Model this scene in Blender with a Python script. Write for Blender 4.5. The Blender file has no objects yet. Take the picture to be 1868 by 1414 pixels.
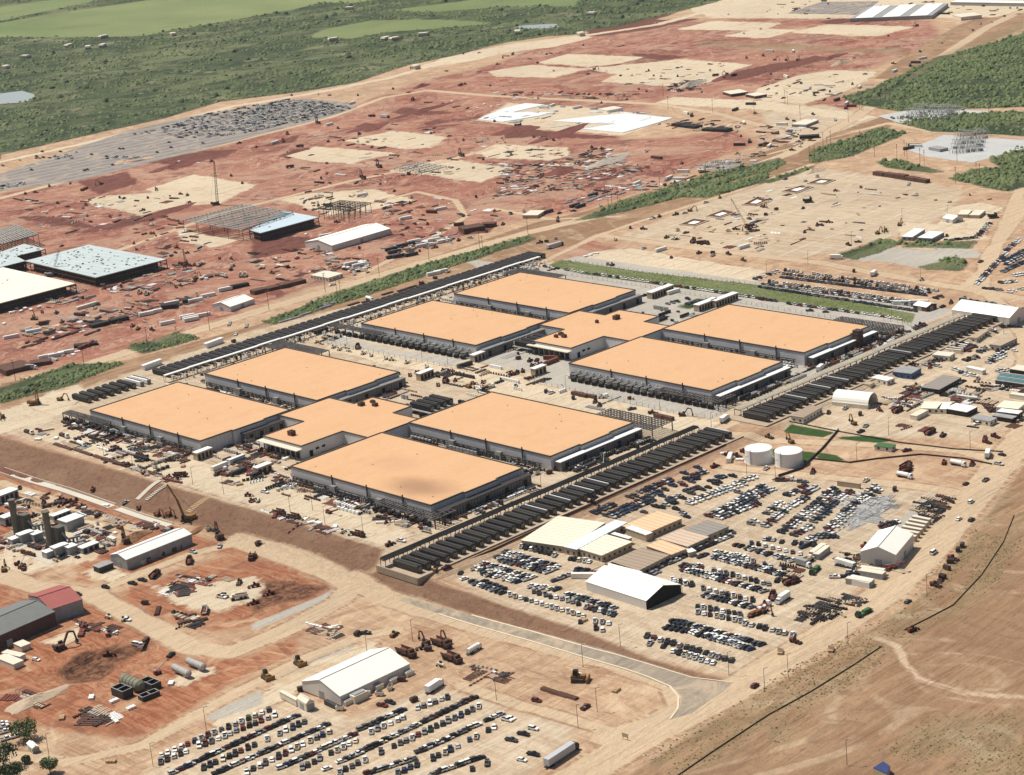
import bpy, math, random
import numpy as np
from mathutils import Vector, Matrix
rnd = random.Random(7)
C = bpy.context.scene.collection
# ---------------------------------------------------------------- camera
F_PX, PITCH, ROLL, YAW = 3764.07, 0.2925230, -0.0933226, 0.8217204
CX, CY = 934.0, 707.0
CAM = Vector((-9.6244247 * 72, -16.0960971 * 72, 5.3620028 * 72 + 9.0))
cp, sp, cw, sw = math.cos(PITCH), math.sin(PITCH), math.cos(YAW), math.sin(YAW)
FWD = Vector((cw * cp, sw * cp, -sp)); R0 = Vector((sw, -cw, 0)); U0 = R0.cross(FWD)
RGT = R0 * math.cos(ROLL) + U0 * math.sin(ROLL); UPV = -R0 * math.sin(ROLL) + U0 * math.cos(ROLL)
cd = bpy.data.cameras.new('camera'); cam = bpy.data.objects.new('camera', cd); C.objects.link(cam)
m = Matrix((RGT, UPV, -FWD)).transposed().to_4x4(); m.translation = CAM; cam.matrix_world = m
cd.sensor_width = 36.0; cd.lens = F_PX / 1868.0 * 36.0; cd.clip_start = 1.0; cd.clip_end = 40000.0
bpy.context.scene.camera = cam
# ---------------------------------------------------------------- sun and sky
SUN_EL, SUN_DIR = math.radians(60), Vector((-0.30, 0.95))     # horizontal direction TOWARDS the sun
az = math.atan2(SUN_DIR.x, SUN_DIR.y)
sl = bpy.data.lights.new('sun', 'SUN'); sl.energy = 5.0; sl.angle = math.radians(0.5); sl.color = (1.0, 0.95, 0.86)
so = bpy.data.objects.new('sun', sl); C.objects.link(so)
sd = Vector((math.sin(az) * math.cos(SUN_EL), math.cos(az) * math.cos(SUN_EL), math.sin(SUN_EL)))
so.rotation_euler = sd.to_track_quat('Z', 'Y').to_euler(); so.location = (0, 0, 900)
w = bpy.data.worlds.new('World'); bpy.context.scene.world = w; w.use_nodes = True
sky = w.node_tree.nodes.new('ShaderNodeTexSky'); sky.sky_type = 'NISHITA'; sky.sun_disc = False
sky.sun_elevation = SUN_EL; sky.sun_rotation = az; sky.dust_density = 2.0
w.node_tree.links.new(sky.outputs[0], w.node_tree.nodes['Background'].inputs[0])
w.node_tree.nodes['Background'].inputs[1].default_value = 0.075
vs = bpy.context.scene.view_settings
vs.view_transform = 'Standard'; vs.look = 'None'; vs.exposure = 0.05; vs.gamma = 1.0
# ---------------------------------------------------------------- terrain shape and photo points
def sst(v):
    v = np.clip(v, 0, 1); return v * v * (3 - 2 * v)
def hgt(x, y):
    a = sst((-46.0 - x) / 32.0) * sst((y + 648.0) / 230.0) * 7.0
    b = 2.5 * sst((-396.8 - y) / 8.0)
    pit = 3.2 * sst(2.2 * (1 - np.sqrt(((x + 210.0) / 29.0) ** 2 + ((y + 330.0) / 17.0) ** 2)))      # the dug basin at the lower left
    return -np.maximum(a, b) - pit
def H(x, y): return float(hgt(np.float64(x), np.float64(y)))
def at(px, py, z=None):
    d = FWD * F_PX + RGT * (px - CX) - UPV * (py - CY)
    zz = 0.0 if z is None else z
    for _ in range(1 if z is not None else 7):
        p = CAM + d * ((zz - CAM.z) / d.z)
        if z is None: zz = H(p.x, p.y)
    return Vector((p.x, p.y, zz))
def t(ox, oy, pts, s=3.892): return [(ox + x / s, oy + y / s) for x, y in pts]
TS = dict(r1=(0, 0), r2=(460, 0), r3=(920, 0), r4=(1388, 0), r5=(0, 350), r6=(460, 350), r7=(920, 350), r8=(1388, 350),
          s1=(0, 700), s2=(460, 700), s3=(920, 700), s4=(1388, 700), s5=(0, 1054), s6=(460, 1054), s7=(920, 1054), s8=(1388, 1054))
def T(k, *pts): return t(*TS[k], pts)
ZS = dict(a=(820, 960), b=(1080, 850), c=(1340, 850), d=(1180, 1000), e=(260, 1190), f=(540, 1190), g=(1568, 560), h=(0, 850),
          w1=(100, 670), w2=(360, 620), w3=(640, 700), w4=(900, 700), n=(680, 850), e3=(1180, 540), e4=(1400, 540), e1=(600, 480))
def Z(k, *pts): return t(*ZS[k], pts, 6.2267)
def px_of(v):
    d = Vector(v) - CAM; zc = d.dot(FWD)
    return CX + F_PX * d.dot(RGT) / zc, CY - F_PX * d.dot(UPV) / zc
# ---------------------------------------------------------------- node helpers
class N:
    def __init__(s, name):
        s.m = bpy.data.materials.new(name); s.m.use_nodes = True; s.nt = s.m.node_tree; s.b = s.nt.nodes['Principled BSDF']
        s.L = s.nt.links; s.tc = None
    def n(s, ty, **kw):
        o = s.nt.nodes.new('ShaderNode' + ty)
        for k, v in kw.items(): setattr(o, k, v)
        return o
    def co(s, kind='Object'):
        if not s.tc: s.tc = s.n('TexCoord')
        return s.tc.outputs[kind]
    def pos(s): return s.n('NewGeometry').outputs['Position']
    def mp(s, v, scale=(1, 1, 1), rot=(0, 0, 0)):
        o = s.n('Mapping'); s.L.new(v, o.inputs[0]); o.inputs[2].default_value = rot; o.inputs[3].default_value = scale; return o.outputs[0]
    def noise(s, v, sc, det=4, rough=0.55, dist=0.0):
        o = s.n('TexNoise'); s.L.new(v, o.inputs['Vector']); o.inputs['Scale'].default_value = sc
        o.inputs['Detail'].default_value = det; o.inputs['Roughness'].default_value = rough; o.inputs['Distortion'].default_value = dist
        return o.outputs[0]
    def ma(s, op, a, b=0.0, c=0.0, clamp=False):
        o = s.n('Math', operation=op, use_clamp=clamp)
        for i, v in enumerate((a, b, c)):
            if isinstance(v, (int, float)): o.inputs[i].default_value = v
            else: s.L.new(v, o.inputs[i])
        return o.outputs[0]
    def mr(s, v, a, b, c=0.0, d=1.0, smooth=False):
        o = s.n('MapRange'); o.interpolation_type = 'SMOOTHSTEP' if smooth else 'LINEAR'; s.L.new(v, o.inputs[0])
        for i, q in enumerate((a, b, c, d)): o.inputs[i + 1].default_value = q
        return o.outputs[0]
    def mix(s, f, a, b):
        o = s.n('Mix', data_type='RGBA')
        for i, v in ((0, f), (6, a), (7, b)):
            if isinstance(v, (int, float)): o.inputs[i].default_value = v
            elif isinstance(v, tuple): o.inputs[i].default_value = (*v, 1) if len(v) == 3 else v
            else: s.L.new(v, o.inputs[i])
        return o.outputs[2]
    def mul(s, col, f):
        o = s.n('VectorMath', operation='SCALE'); s.L.new(col, o.inputs[0]); s.L.new(f, o.inputs['Scale']); return o.outputs[0]
    def attr(s, nm):
        return s.n('Attribute', attribute_name=nm).outputs['Fac']
    def out(s, col, rough=0.9, bump=None, bs=0.3, bd=0.3):
        if isinstance(col, tuple): s.b.inputs['Base Color'].default_value = (*col, 1)
        else: s.L.new(col, s.b.inputs['Base Color'])
        s.b.inputs['Roughness'].default_value = rough; s.b.inputs['Specular IOR Level'].default_value = 0.25
        if bump is not None:
            o = s.n('Bump'); o.inputs['Strength'].default_value = bs; o.inputs['Distance'].default_value = bd
            s.L.new(bump, o.inputs['Height']); s.L.new(o.outputs[0], s.b.inputs['Normal'])
        return s.m
MATS = {}
def mat(name, col, rough=0.75, var=0.14, sc=0.5, metal=0.0, wear=None, stripes=None, world=False):
    """weathered paint/metal/concrete: base colour broken by noise; stripes=(axis, per metre, depth)"""
    if name in MATS: return MATS[name]
    k = N(name); v = k.pos() if world else k.co()
    n1 = k.noise(v, sc, 5, 0.6); n2 = k.noise(v, sc * 7, 3)
    f = k.mr(n1, 0.25, 0.75, 1 - var, 1 + var); f = k.ma('MULTIPLY', f, k.mr(n2, 0.2, 0.8, 1 - var * .5, 1 + var * .5))
    if stripes:
        ax, per, dep = stripes
        sx = k.n('SeparateXYZ'); k.L.new(v, sx.inputs[0])
        wv = k.ma('FRACT', k.ma('MULTIPLY', sx.outputs[ax], per))
        f = k.ma('MULTIPLY', f, k.ma('SUBTRACT', 1.0, k.ma('MULTIPLY', k.ma('LESS_THAN', wv, 0.22), dep)))
    rgb = k.n('RGB'); rgb.outputs[0].default_value = (*col, 1)
    c = k.mul(rgb.outputs[0], f)
    if wear: c = k.mix(k.mr(k.noise(v, sc * 2.3, 6, 0.7), 0.55, 0.72, 0, 0.7, True), c, wear)
    k.out(c, rough); k.b.inputs['Metallic'].default_value = metal
    MATS[name] = k.m; return k.m
# ---------------------------------------------------------------- mesh builder
class MB:
    def __init__(s): s.v = []; s.f = []; s.mi = []; s.cur = 0; s.pc = []
    def add(s, vs, fs):
        s.pc.append((len(s.v), len(s.f))); o = len(s.v); s.v += [tuple(q) for q in vs]; s.f += [tuple(i + o for i in f) for f in fs]; s.mi += [s.cur] * len(fs); return s
    def box(s, cx, cy, z, sx, sy, sz, rz=0.0, taper=1.0, tx=None):
        c, q = math.cos(rz), math.sin(rz); P = []
        ty = taper; tx = taper if tx is None else tx
        for k, (a, b) in ((0, (1, 1)), (1, (tx, ty))):
            for i, j in ((-1, -1), (1, -1), (1, 1), (-1, 1)):
                x, y = i * sx / 2 * a, j * sy / 2 * b
                P.append((cx + x * c - y * q, cy + x * q + y * c, z + sz * k))
        return s.add(P, [(3, 2, 1, 0), (4, 5, 6, 7), (0, 1, 5, 4), (1, 2, 6, 5), (2, 3, 7, 6), (3, 0, 4, 7)])
    def bar(s, p, q, w, h=None):
        p, q = Vector(p), Vector(q); d = (q - p)
        if d.length < 1e-6: return s
        d.normalize(); up = Vector((0, 0, 1)) if abs(d.z) < 0.95 else Vector((1, 0, 0))
        a = d.cross(up).normalized() * (w / 2); b = a.cross(d).normalized() * ((h or w) / 2)
        P = [e + i * a + j * b for e in (p, q) for i, j in ((-1, -1), (1, -1), (1, 1), (-1, 1))]
        return s.add(P, [(0, 1, 2, 3), (7, 6, 5, 4), (0, 4, 5, 1), (1, 5, 6, 2), (2, 6, 7, 3), (3, 7, 4, 0)])
    def cyl(s, p, q, r, n=10, r2=None, caps=True):
        p, q = Vector(p), Vector(q); d = (q - p).normalized(); up = Vector((0, 0, 1)) if abs(d.z) < 0.95 else Vector((1, 0, 0))
        a = d.cross(up).normalized(); b = a.cross(d).normalized(); r2 = r if r2 is None else r2
        P = [e + (a * math.cos(2 * math.pi * i / n) + b * math.sin(2 * math.pi * i / n)) * rr for e, rr in ((p, r), (q, r2)) for i in range(n)]
        Fs = [(i, i + n, (i + 1) % n + n, (i + 1) % n) for i in range(n)]
        if caps: Fs += [tuple(range(n)), tuple(range(2 * n - 1, n - 1, -1))]
        return s.add(P, Fs)
    def prism(s, poly, z0, z1):
        if sum(poly[i][0] * poly[(i + 1) % len(poly)][1] - poly[(i + 1) % len(poly)][0] * poly[i][1] for i in range(len(poly))) < 0: poly = poly[::-1]
        n = len(poly); P = [(x, y, z0) for x, y in poly] + [(x, y, z1) for x, y in poly]
        return s.add(P, [tuple(range(n - 1, -1, -1)), tuple(range(n, 2 * n))] + [(i, (i + 1) % n, (i + 1) % n + n, i + n) for i in range(n)])
    def side(s, prof, y0, y1):
        """profile in x,z extruded along y"""
        n = len(prof); P = [(x, y0, z) for x, z in prof] + [(x, y1, z) for x, z in prof]
        return s.add(P, [tuple(range(n)), tuple(range(2 * n - 1, n - 1, -1))] + [(i + n, (i + 1) % n + n, (i + 1) % n, i) for i in range(n)])
    def mesh(s, name, mats):
        me = bpy.data.meshes.new(name); me.from_pydata(s.v, [], s.f)
        for q in (mats if isinstance(mats, (list, tuple)) else [mats]): me.materials.append(q)
        if any(s.mi): me.polygons.foreach_set('material_index', s.mi)
        me.update(); return me
def link(name, data, parent=None, loc=(0, 0, 0), rz=0.0):
    o = bpy.data.objects.new(name, data); C.objects.link(o); o.location = loc; o.rotation_euler = (0, 0, rz)
    if parent: o.parent = parent
    return o
def tag(o, label=None, cat=None, group=None, kind=None):
    if label: o['label'] = label
    if cat: o['category'] = cat
    if group: o['group'] = group
    if kind: o['kind'] = kind
    return o
def thing(name, label, cat, loc=(0, 0, 0), rz=0.0, group=None):
    o = link(name, None, None, loc, rz); o.empty_display_size = 1; return tag(o, label, cat, group)
def each(name, mb, m_, parent, most=100):
    """every separate piece of mb as a part of its own; past the hundredth they stay together"""
    pc = mb.pc + [(len(mb.v), len(mb.f))]
    for i in range(min(len(mb.pc), most)):
        q = MB(); (v0, f0), (v1, f1) = pc[i], pc[i + 1]; q.add(mb.v[v0:v1], [tuple(k - v0 for k in f) for f in mb.f[f0:f1]]); part(name, q, m_, parent)
    if len(mb.pc) > most:
        q = MB(); v0, f0 = pc[most]; q.add(mb.v[v0:], [tuple(k - v0 for k in f) for f in mb.f[f0:]]); part(name, q, m_, parent)['kind'] = 'stuff'
def part(name, mb, m_, parent, label=None):
    return tag(link(name, mb.mesh(name, m_), parent), label)
def struct(name, mb, m_, label=None, kind='structure'):
    return tag(link(name, mb.mesh(name, m_)), label, None, None, kind)
# templates: list of (part name, MB, material key/obj, [sub parts])
TPL = {}
def tpl(key, parts):
    out = []
    for n_, mb, m_, sub in parts:
        if n_ == 'wheels':          # every wheel is a part of its own
            pc = mb.pc + [(len(mb.v), len(mb.f))]
            for (v0, f0), (v1, f1) in zip(pc, pc[1:]):
                q = MB(); q.add(mb.v[v0:v1], [tuple(k - v0 for k in f) for f in mb.f[f0:f1]]); out.append(('wheel', q.mesh('wheel', m_), []))
        else: out.append((n_, mb.mesh(n_, m_), [(a, b.mesh(a, c_)) for a, b, c_ in (sub or [])]))
    TPL[key] = out
def inst(key, name, label, cat, loc, rz=0.0, group=None, sc=1.0):
    r = thing(name, label, cat, loc, rz, group)
    if sc != 1.0: r.scale = (sc, sc, sc)
    for n_, me, sub in TPL[key]:
        c = link(n_, me, r)
        for a, b in sub: link(a, b, c)
    return r
def heading(px, py, v):
    """angle on the ground of a direction seen in the photograph"""
    a, b = at(px, py), at(px + v[0] * 2, py + v[1] * 2); return math.atan2(b.y - a.y, b.x - a.x)
PEND = []          # things that get their label at the end, from what stands next to them
def put(key, name, desc, cat, px, py, v=(10, -3), group=None, sc=1.0, rz=None, dz=0.0):
    p = at(px, py); p.z += dz
    o = inst(key, name, '', cat, p, heading(px, py, v) if rz is None else rz, group, sc)
    PEND.append((o, desc, px, py)); return o
# ================================================================ GROUND
def axis(lo, a, b, hi, st, g):
    c = list(np.arange(a, b + .1, st)); s_ = st; x = b
    while x < hi: s_ = min(s_ * g, 90); x += s_; c.append(x)
    s_ = st; x = a; pre = []
    while x > lo: s_ = min(s_ * g, 90); x -= s_; pre.append(x)
    return np.array(pre[::-1] + c)
gx = axis(-2600, -380, 1150, 14000, 3.0, 1.02); gy = axis(-5200, -880, 960, 14000, 3.0, 1.02)
GX, GY = np.meshgrid(gx, gy, indexing='ij'); nx, ny = len(gx), len(gy)
VX, VY = GX.ravel(), GY.ravel()
def sdf_poly(pts, out, margin=60.0):
    P = np.array([(p.x, p.y) for p in pts]); lo = P.min(0) - margin; hi = P.max(0) + margin
    ix = np.where((VX > lo[0]) & (VX < hi[0]) & (VY > lo[1]) & (VY < hi[1]))[0]
    if not len(ix): return
    x, y = VX[ix], VY[ix]; d = np.full(len(ix), 1e9); ins = np.zeros(len(ix), bool)
    for i in range(len(P)):
        a, b = P[i], P[(i + 1) % len(P)]; e = b - a; L2 = max(e @ e, 1e-9)
        tt = np.clip(((x - a[0]) * e[0] + (y - a[1]) * e[1]) / L2, 0, 1)
        d = np.minimum(d, np.hypot(x - a[0] - tt * e[0], y - a[1] - tt * e[1]))
        c = ((a[1] > y) != (b[1] > y)) & (x < (b[0] - a[0]) * (y - a[1]) / (b[1] - a[1] + 1e-12) + a[0]); ins ^= c
    out[ix] = np.maximum(out[ix], np.where(ins, d, -d))
def sdf_line(pts, wid, out):
    P = [(p.x, p.y) for p in pts]
    for (ax, ay), (bx, by) in zip(P[:-1], P[1:]):
        lo = (min(ax, bx) - 70, min(ay, by) - 70); hi = (max(ax, bx) + 70, max(ay, by) + 70)
        ix = np.where((VX > lo[0]) & (VX < hi[0]) & (VY > lo[1]) & (VY < hi[1]))[0]; x, y = VX[ix], VY[ix]
        ex, ey = bx - ax, by - ay; tt = np.clip(((x - ax) * ex + (y - ay) * ey) / (ex * ex + ey * ey + 1e-9), 0, 1)
        out[ix] = np.maximum(out[ix], wid / 2 - np.hypot(x - ax - tt * ex, y - ay - tt * ey))
LAY = {k: np.full(len(VX), -60.0) for k in ('red', 'orange', 'bare', 'olive', 'turf', 'dark', 'brown', 'cream', 'road', 'pale', 'grey', 'green', 'lush', 'field', 'wet')}
def poly(layer, pts): sdf_poly([at(*p) for p in pts], LAY[layer])
def line(layer, w_, pts): sdf_line([at(*p) for p in pts], w_, LAY[layer])
# red earth
poly('red', [(-60, 356), (0, 352), (150, 325), (420, 262), (600, 212), (650, 192), (760, 150), (900, 118), (1000, 80), (1100, 60), (1200, 38), (1500, 30), (1700, 38), (1720, 80), (1560, 135), (1500, 140),
    (1380, 170), (1340, 190), (1190, 190), (1130, 255), (1240, 250), (1330, 235), (1390, 262), (1300, 292), (1180, 345), (1060, 385), (960, 400), (850, 430), (700, 485), (560, 525), (330, 612), (160, 660), (-60, 700)])
poly('orange', [(-60, 1075), (40, 1040), (120, 1085), (230, 1120), (300, 1180), (380, 1205), (460, 1195), (560, 1150), (540, 1190), (430, 1240), (330, 1310), (240, 1350), (120, 1330), (-60, 1310)])
poly('orange', [(205, 1100), (240, 1070), (330, 1040), (420, 1012), (520, 1030), (600, 1068), (590, 1090), (500, 1130), (400, 1152), (330, 1142), (240, 1122)])
poly('orange', [(-60, 900), (20, 905), (60, 940), (30, 1010), (-60, 1060)]); poly('orange', [(150, 1020), (200, 1000), (300, 960), (345, 985), (420, 1000), (330, 1010), (230, 1062), (140, 1060)])
line('orange', 12, [(0, 868), (150, 915), (300, 965), (400, 1000), (480, 1010)]); line('red', 9, [(0, 790), (60, 800)])
line('red', 9, [(770, 1035), (900, 980), (1100, 900), (1320, 808)])
poly('red', [(1490, 180), (1560, 170), (1570, 190), (1480, 230), (1440, 215)]); poly('red', [(1000, 455), (1060, 437), (1130, 448), (1070, 470), (1020, 478)])
poly('red', [(1840, 735), (1868, 725), (1900, 760), (1868, 800), (1830, 780)]); poly('red', [(1660, 748), (1720, 735), (1800, 765), (1740, 780), (1670, 768)])
# dark, freshly turned or wet earth
for q in ([(105, 1222), (150, 1190), (215, 1178), (275, 1172), (262, 1190), (215, 1215), (190, 1240), (130, 1245)], T('r2', (730, 900), (800, 875), (950, 890), (900, 930), (800, 940)), T('r2', (990, 800), (1070, 765), (1430, 800), (1270, 820), (1100, 815)),
          T('r1', (1140, 1200), (1260, 1140), (1390, 1160), (1250, 1210)), T('r1', (900, 1150), (1500, 1070), (1700, 1060), (1600, 1120), (1250, 1170)), T('r3', (0, 900), (80, 900), (290, 930), (830, 975), (700, 985), (200, 975), (0, 990)),
          T('r3', (900, 380), (1330, 400), (1100, 430), (940, 410)), T('r3', (1440, 560), (1600, 520), (1868, 460), (1868, 520), (1640, 570)), T('r4', (0, 470), (380, 400), (540, 410), (420, 440), (60, 520)), T('r3', (650, 200), (900, 150), (1400, 130), (1100, 200), (640, 265)),
          T('r3', (570, 190), (1100, 80), (1250, 60), (1180, 110), (800, 220), (600, 260)), T('r5', (0, 1240), (180, 1215), (380, 1215), (200, 1270), (0, 1310)), [(0, 850), (30, 862), (75, 880), (60, 884), (0, 866)], T('r6', (1450, 290), (1640, 255), (1730, 250), (1680, 290), (1500, 310)),
          T('r5', (700, 265), (860, 200), (1080, 150), (1300, 130), (1060, 210), (800, 270)), T('r6', (0, 330), (250, 310), (600, 340), (300, 420), (0, 480)), T('r2', (0, 1050), (330, 960), (300, 1010), (0, 1060)), T('r5', (100, 180), (330, 170), (560, 210), (700, 260), (400, 240)),
          T('s6', (0, 20), (200, 30), (540, 60), (400, 150), (100, 200), (0, 260)), T('r1', (560, 1290), (900, 1220), (980, 1300), (700, 1390)), T('r4', (400, 160), (560, 130), (760, 150), (500, 175))): poly('dark', q)
# brown: erosion blanket slope, dry verges
poly('brown', [(-60, 786), (0, 797), (150, 838), (300, 884), (500, 942), (700, 1002), (690, 1030), (640, 1058), (480, 1005), (350, 958), (150, 905), (-60, 845)])
poly('brown', [(655, 1058), (700, 1035), (765, 1052), (830, 1072), (900, 1098), (1060, 1150), (1180, 1200), (1330, 1242), (1300, 1244), (1100, 1195), (900, 1132), (780, 1098)])
poly('bare', [(1133, 1424), (1290, 1322), (1388, 1262), (1500, 1202), (1640, 1118), (1710, 1066), (1800, 965), (1868, 850), (1960, 800), (1960, 1460), (1100, 1460)])
poly('bare', T('r4', (800, 560), (1100, 350), (1400, 180), (1868, 0), (1868, 200), (1500, 350), (1240, 400), (1000, 560)))
poly('bare', [(470, 592), (760, 478), (980, 405), (1070, 385), (1300, 310), (1500, 240), (1640, 205), (1620, 240), (1480, 305), (1280, 370), (1000, 462), (760, 530), (500, 618), (240, 700), (0, 745), (0, 700), (240, 655)])
# cream pads and slabs
for q in ([(890, 130), (971, 118), (1070, 126), (1010, 142), (905, 140)], [(976, 115), (1036, 98), (1177, 104), (1133, 116), (1074, 122)], [(1069, 125), (1244, 108), (1375, 118), (1341, 128), (1300, 150), (1215, 157), (1095, 149), (1125, 136)],
          [(1187, 190), (1228, 177), (1400, 184), (1600, 212), (1570, 222), (1388, 200)], [(868, 219), (928, 188), (1062, 195), (1228, 215), (1137, 247), (1000, 238)], [(627, 257), (717, 238), (817, 250), (786, 270), (743, 272), (678, 265)],
          [(524, 285), (576, 267), (727, 279), (640, 299), (568, 295)], [(868, 280), (900, 263), (1035, 270), (1045, 281), (1005, 293), (890, 288)], [(704, 313), (743, 303), (820, 290), (940, 308), (876, 333), (794, 321)],
          [(506, 363), (570, 352), (680, 345), (758, 365), (690, 381), (600, 393)], [(265, 345), (355, 318), (470, 337), (400, 372), (330, 375)], [(149, 368), (180, 358), (288, 352), (334, 373), (257, 393)], [(318, 414), (372, 427), (437, 437), (393, 453), (334, 442)],
          [(1439, 60), (1511, 44), (1670, 49), (1599, 67)], [(1231, 54), (1300, 38), (1425, 42), (1390, 56)], [(1315, 66), (1388, 52), (1460, 54), (1400, 70)], [(1230, -6), (1960, -6), (1960, 10), (1868, 16), (1820, 32), (1500, 34), (1300, 33), (1265, 22)],
          [(1378, 162), (1452, 139), (1511, 128), (1604, 131), (1552, 164), (1465, 190), (1388, 184)], [(1640, 435), (1645, 405), (1709, 409), (1735, 376), (1789, 369), (1830, 378), (1809, 401), (1799, 435), (1722, 442)],
          [(1079, 460), (1151, 453), (1398, 494), (1382, 517), (1292, 509), (1061, 476)], [(918, 82), (1060, 64), (1085, 68), (1010, 86), (925, 96), (860, 112), (760, 124), (800, 108)], T('s5', (300, 460), (530, 360), (640, 390), (430, 500)),
          [(285, 1070), (380, 1062), (470, 1050), (480, 1085), (400, 1120), (310, 1100)], T('s5', (1200, 700), (1500, 620), (1540, 680), (1300, 780)), T('s1', (0, 1200), (300, 1290), (200, 1350), (0, 1340)), T('s1', (590, 1340), (760, 1290), (980, 1380), (800, 1420)),
          [(380, 1320), (470, 1270), (560, 1205), (690, 1170), (700, 1200), (560, 1262), (400, 1330)], [(20, 960), (90, 930), (170, 950), (210, 975), (170, 1020), (60, 1040), (0, 1020)], [(-60, 770), (30, 740), (130, 700), (170, 715), (90, 770), (0, 790)],
          [(1000, 300), (1040, 296), (1050, 302), (1010, 308)]): poly('cream', q)
poly('cream', [(600, 610), (820, 668), (870, 660), (1000, 700), (1310, 770), (1230, 800), (1010, 790), (880, 705), (600, 640)])
poly('cream', [(140, 770), (380, 845), (510, 880), (540, 890), (760, 975), (700, 998), (500, 935), (300, 876), (60, 800)])
def wpoly(layer, pts): sdf_poly([p if isinstance(p, Vector) else Vector((*p, 0)) for p in pts], LAY[layer])
# the country goes on outside the picture
wpoly('bare', [at(1133, 1424), at(1290, 1322), at(1500, 1202), at(1640, 1118), at(1710, 1066), at(1868, 850), at(1960, 800), (700, -560), (1500, -1500), (3000, -5100), (-2500, -5100), (-2500, -2500), (-700, -1000), (-330, -760)])
wpoly('green', [(1000, -480), (2100, -380), (13500, -1500), (13500, -5000), (3000, -5100), (1500, -1500), (700, -700)]); wpoly('green', [at(0, 290), (-300, 900), (-2500, 500), (-2500, 13500), (13500, 13500), (9000, 7000), at(0, 40)]); wpoly('green', [(-2500, -900), (-500, -700), (-560, -200), (-900, 100), (-2500, 300)])
# the main campus platform: compacted pale gravel and concrete
poly('pale', [(0, 786), (130, 718), (470, 600), (985, 472), (1010, 480), (1400, 545), (1690, 600), (1640, 640), (1330, 775), (1310, 795), (700, 1030), (690, 1000), (300, 880)])
poly('pale', [(1388, 205), (1500, 190), (1600, 215), (1530, 240), (1440, 262), (1400, 235)])
poly('pale', [(1120, 435), (1270, 375), (1490, 306), (1700, 335), (1760, 350), (1720, 395), (1640, 430), (1530, 458), (1430, 475), (1180, 445)])
# car parks in the foreground and the contractors' yard
poly('pale', [(262, 1414), (400, 1330), (540, 1262), (640, 1310), (800, 1250), (930, 1295), (1060, 1330), (1000, 1380), (960, 1424), (262, 1424)])
poly('pale', [(820, 1052), (960, 990), (1340, 850), (1740, 905), (1690, 980), (1560, 1080), (1420, 1200), (1330, 1232), (1180, 1200), (900, 1100)])
poly('pale', [(1440, 790), (1400, 750), (1600, 690), (1720, 610), (1900, 570), (1900, 760), (1790, 800), (1640, 800)])
# roads of compacted caliche
line('road', 21, [(900, 1490), (1060, 1414), (1180, 1340), (1320, 1270), (1500, 1160), (1630, 1070), (1700, 1000), (1770, 915), (1868, 795), (1960, 690)])
line('road', 12, [(1868, 700), (1868, 610), (1790, 520), (1800, 470), (1868, 380), (1920, 300)]); line('road', 12, [(1868, 330), (1800, 490), (1760, 525)])
line('road', 15, [(640, 1055), (700, 1090), (800, 1122), (1000, 1178), (1230, 1245), (1300, 1262)]); line('road', 14, [(1230, 1245), (1245, 1290), (1190, 1320), (1100, 1345)])
line('road', 15, [(-60, 1030), (70, 1072), (170, 1085), (280, 1145), (350, 1182), (420, 1190), (520, 1150), (620, 1095), (645, 1068), (560, 1025), (430, 985)])
line('road', 9, [(170, 1082), (260, 1045), (350, 1010), (430, 990), (500, 1010)]); line('road', 9, [(0, 880), (120, 920), (250, 965)])
line('road', 10, [(0, 1375), (130, 1390), (260, 1360), (420, 1270), (560, 1200), (660, 1160), (720, 1150)]); line('road', 9, [(840, 1250), (960, 1290), (1100, 1330)])
line('road', 10, [(1310, 790), (1450, 805), (1600, 812), (1750, 822), (1850, 850)]); line('road', 10, [(1330, 852), (1500, 870), (1700, 890), (1780, 905)])
line('road', 10, [(1310, 785), (1390, 745), (1580, 670), (1770, 600), (1868, 590)]); line('road', 12, [(1100, 430), (1260, 452), (1500, 480), (1660, 510), (1868, 545), (1960, 560)])
line('road', 16, [(-60, 735), (0, 715), (240, 640), (480, 565), (700, 500), (960, 425), (1110, 390), (1290, 335), (1440, 280), (1560, 215), (1700, 115), (1800, 50), (1868, 18)])
line('cream', 17, [(-60, 306), (0, 296), (150, 262), (300, 228), (420, 195), (560, 172), (700, 145), (780, 122), (900, 95), (1000, 80), (1060, 66), (1200, 45), (1330, 10), (1400, 0)])
line('road', 12, [(0, 362), (160, 320), (400, 265), (600, 215), (700, 178), (780, 165), (900, 175), (1200, 190), (1300, 205), (1430, 240)])
line('road', 9, [(180, 470), (400, 390), (640, 330), (790, 300), (900, 270)]); line('road', 7, [(640, 380), (760, 350), (830, 365), (850, 395), (780, 440), (660, 500)]); line('road', 7, [(1130, 395), (1000, 400), (900, 380)])
line('road', 8, [(990, 478), (1090, 430), (1180, 400), (1340, 350), (1480, 300)]); line('road', 10, [(1560, 240), (1620, 225), (1700, 240), (1868, 248)]); line('road', 5, [(1770, 192), (1868, 195)]); line('road', 5, [(1388, 285), (1560, 240)])
line('road', 5, [(1720, 128), (1790, 95), (1868, 55)]); line('bare', 1, [(1868, 1272), (1760, 1265), (1680, 1240), (1650, 1210), (1640, 1180), (1600, 1165)]); line('road', 4.5, [(1868, 1272), (1760, 1265), (1680, 1240), (1650, 1210), (1640, 1180), (1600, 1165)])
line('road', 4, [(70, 140), (130, 128)]); line('road', 4, [(600, 130), (680, 115), (740, 105)]); line('road', 7, [(205, 108), (240, 105), (290, 125), (280, 140)]); line('road', 8, [(1290, 420), (1700, 455)])
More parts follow.
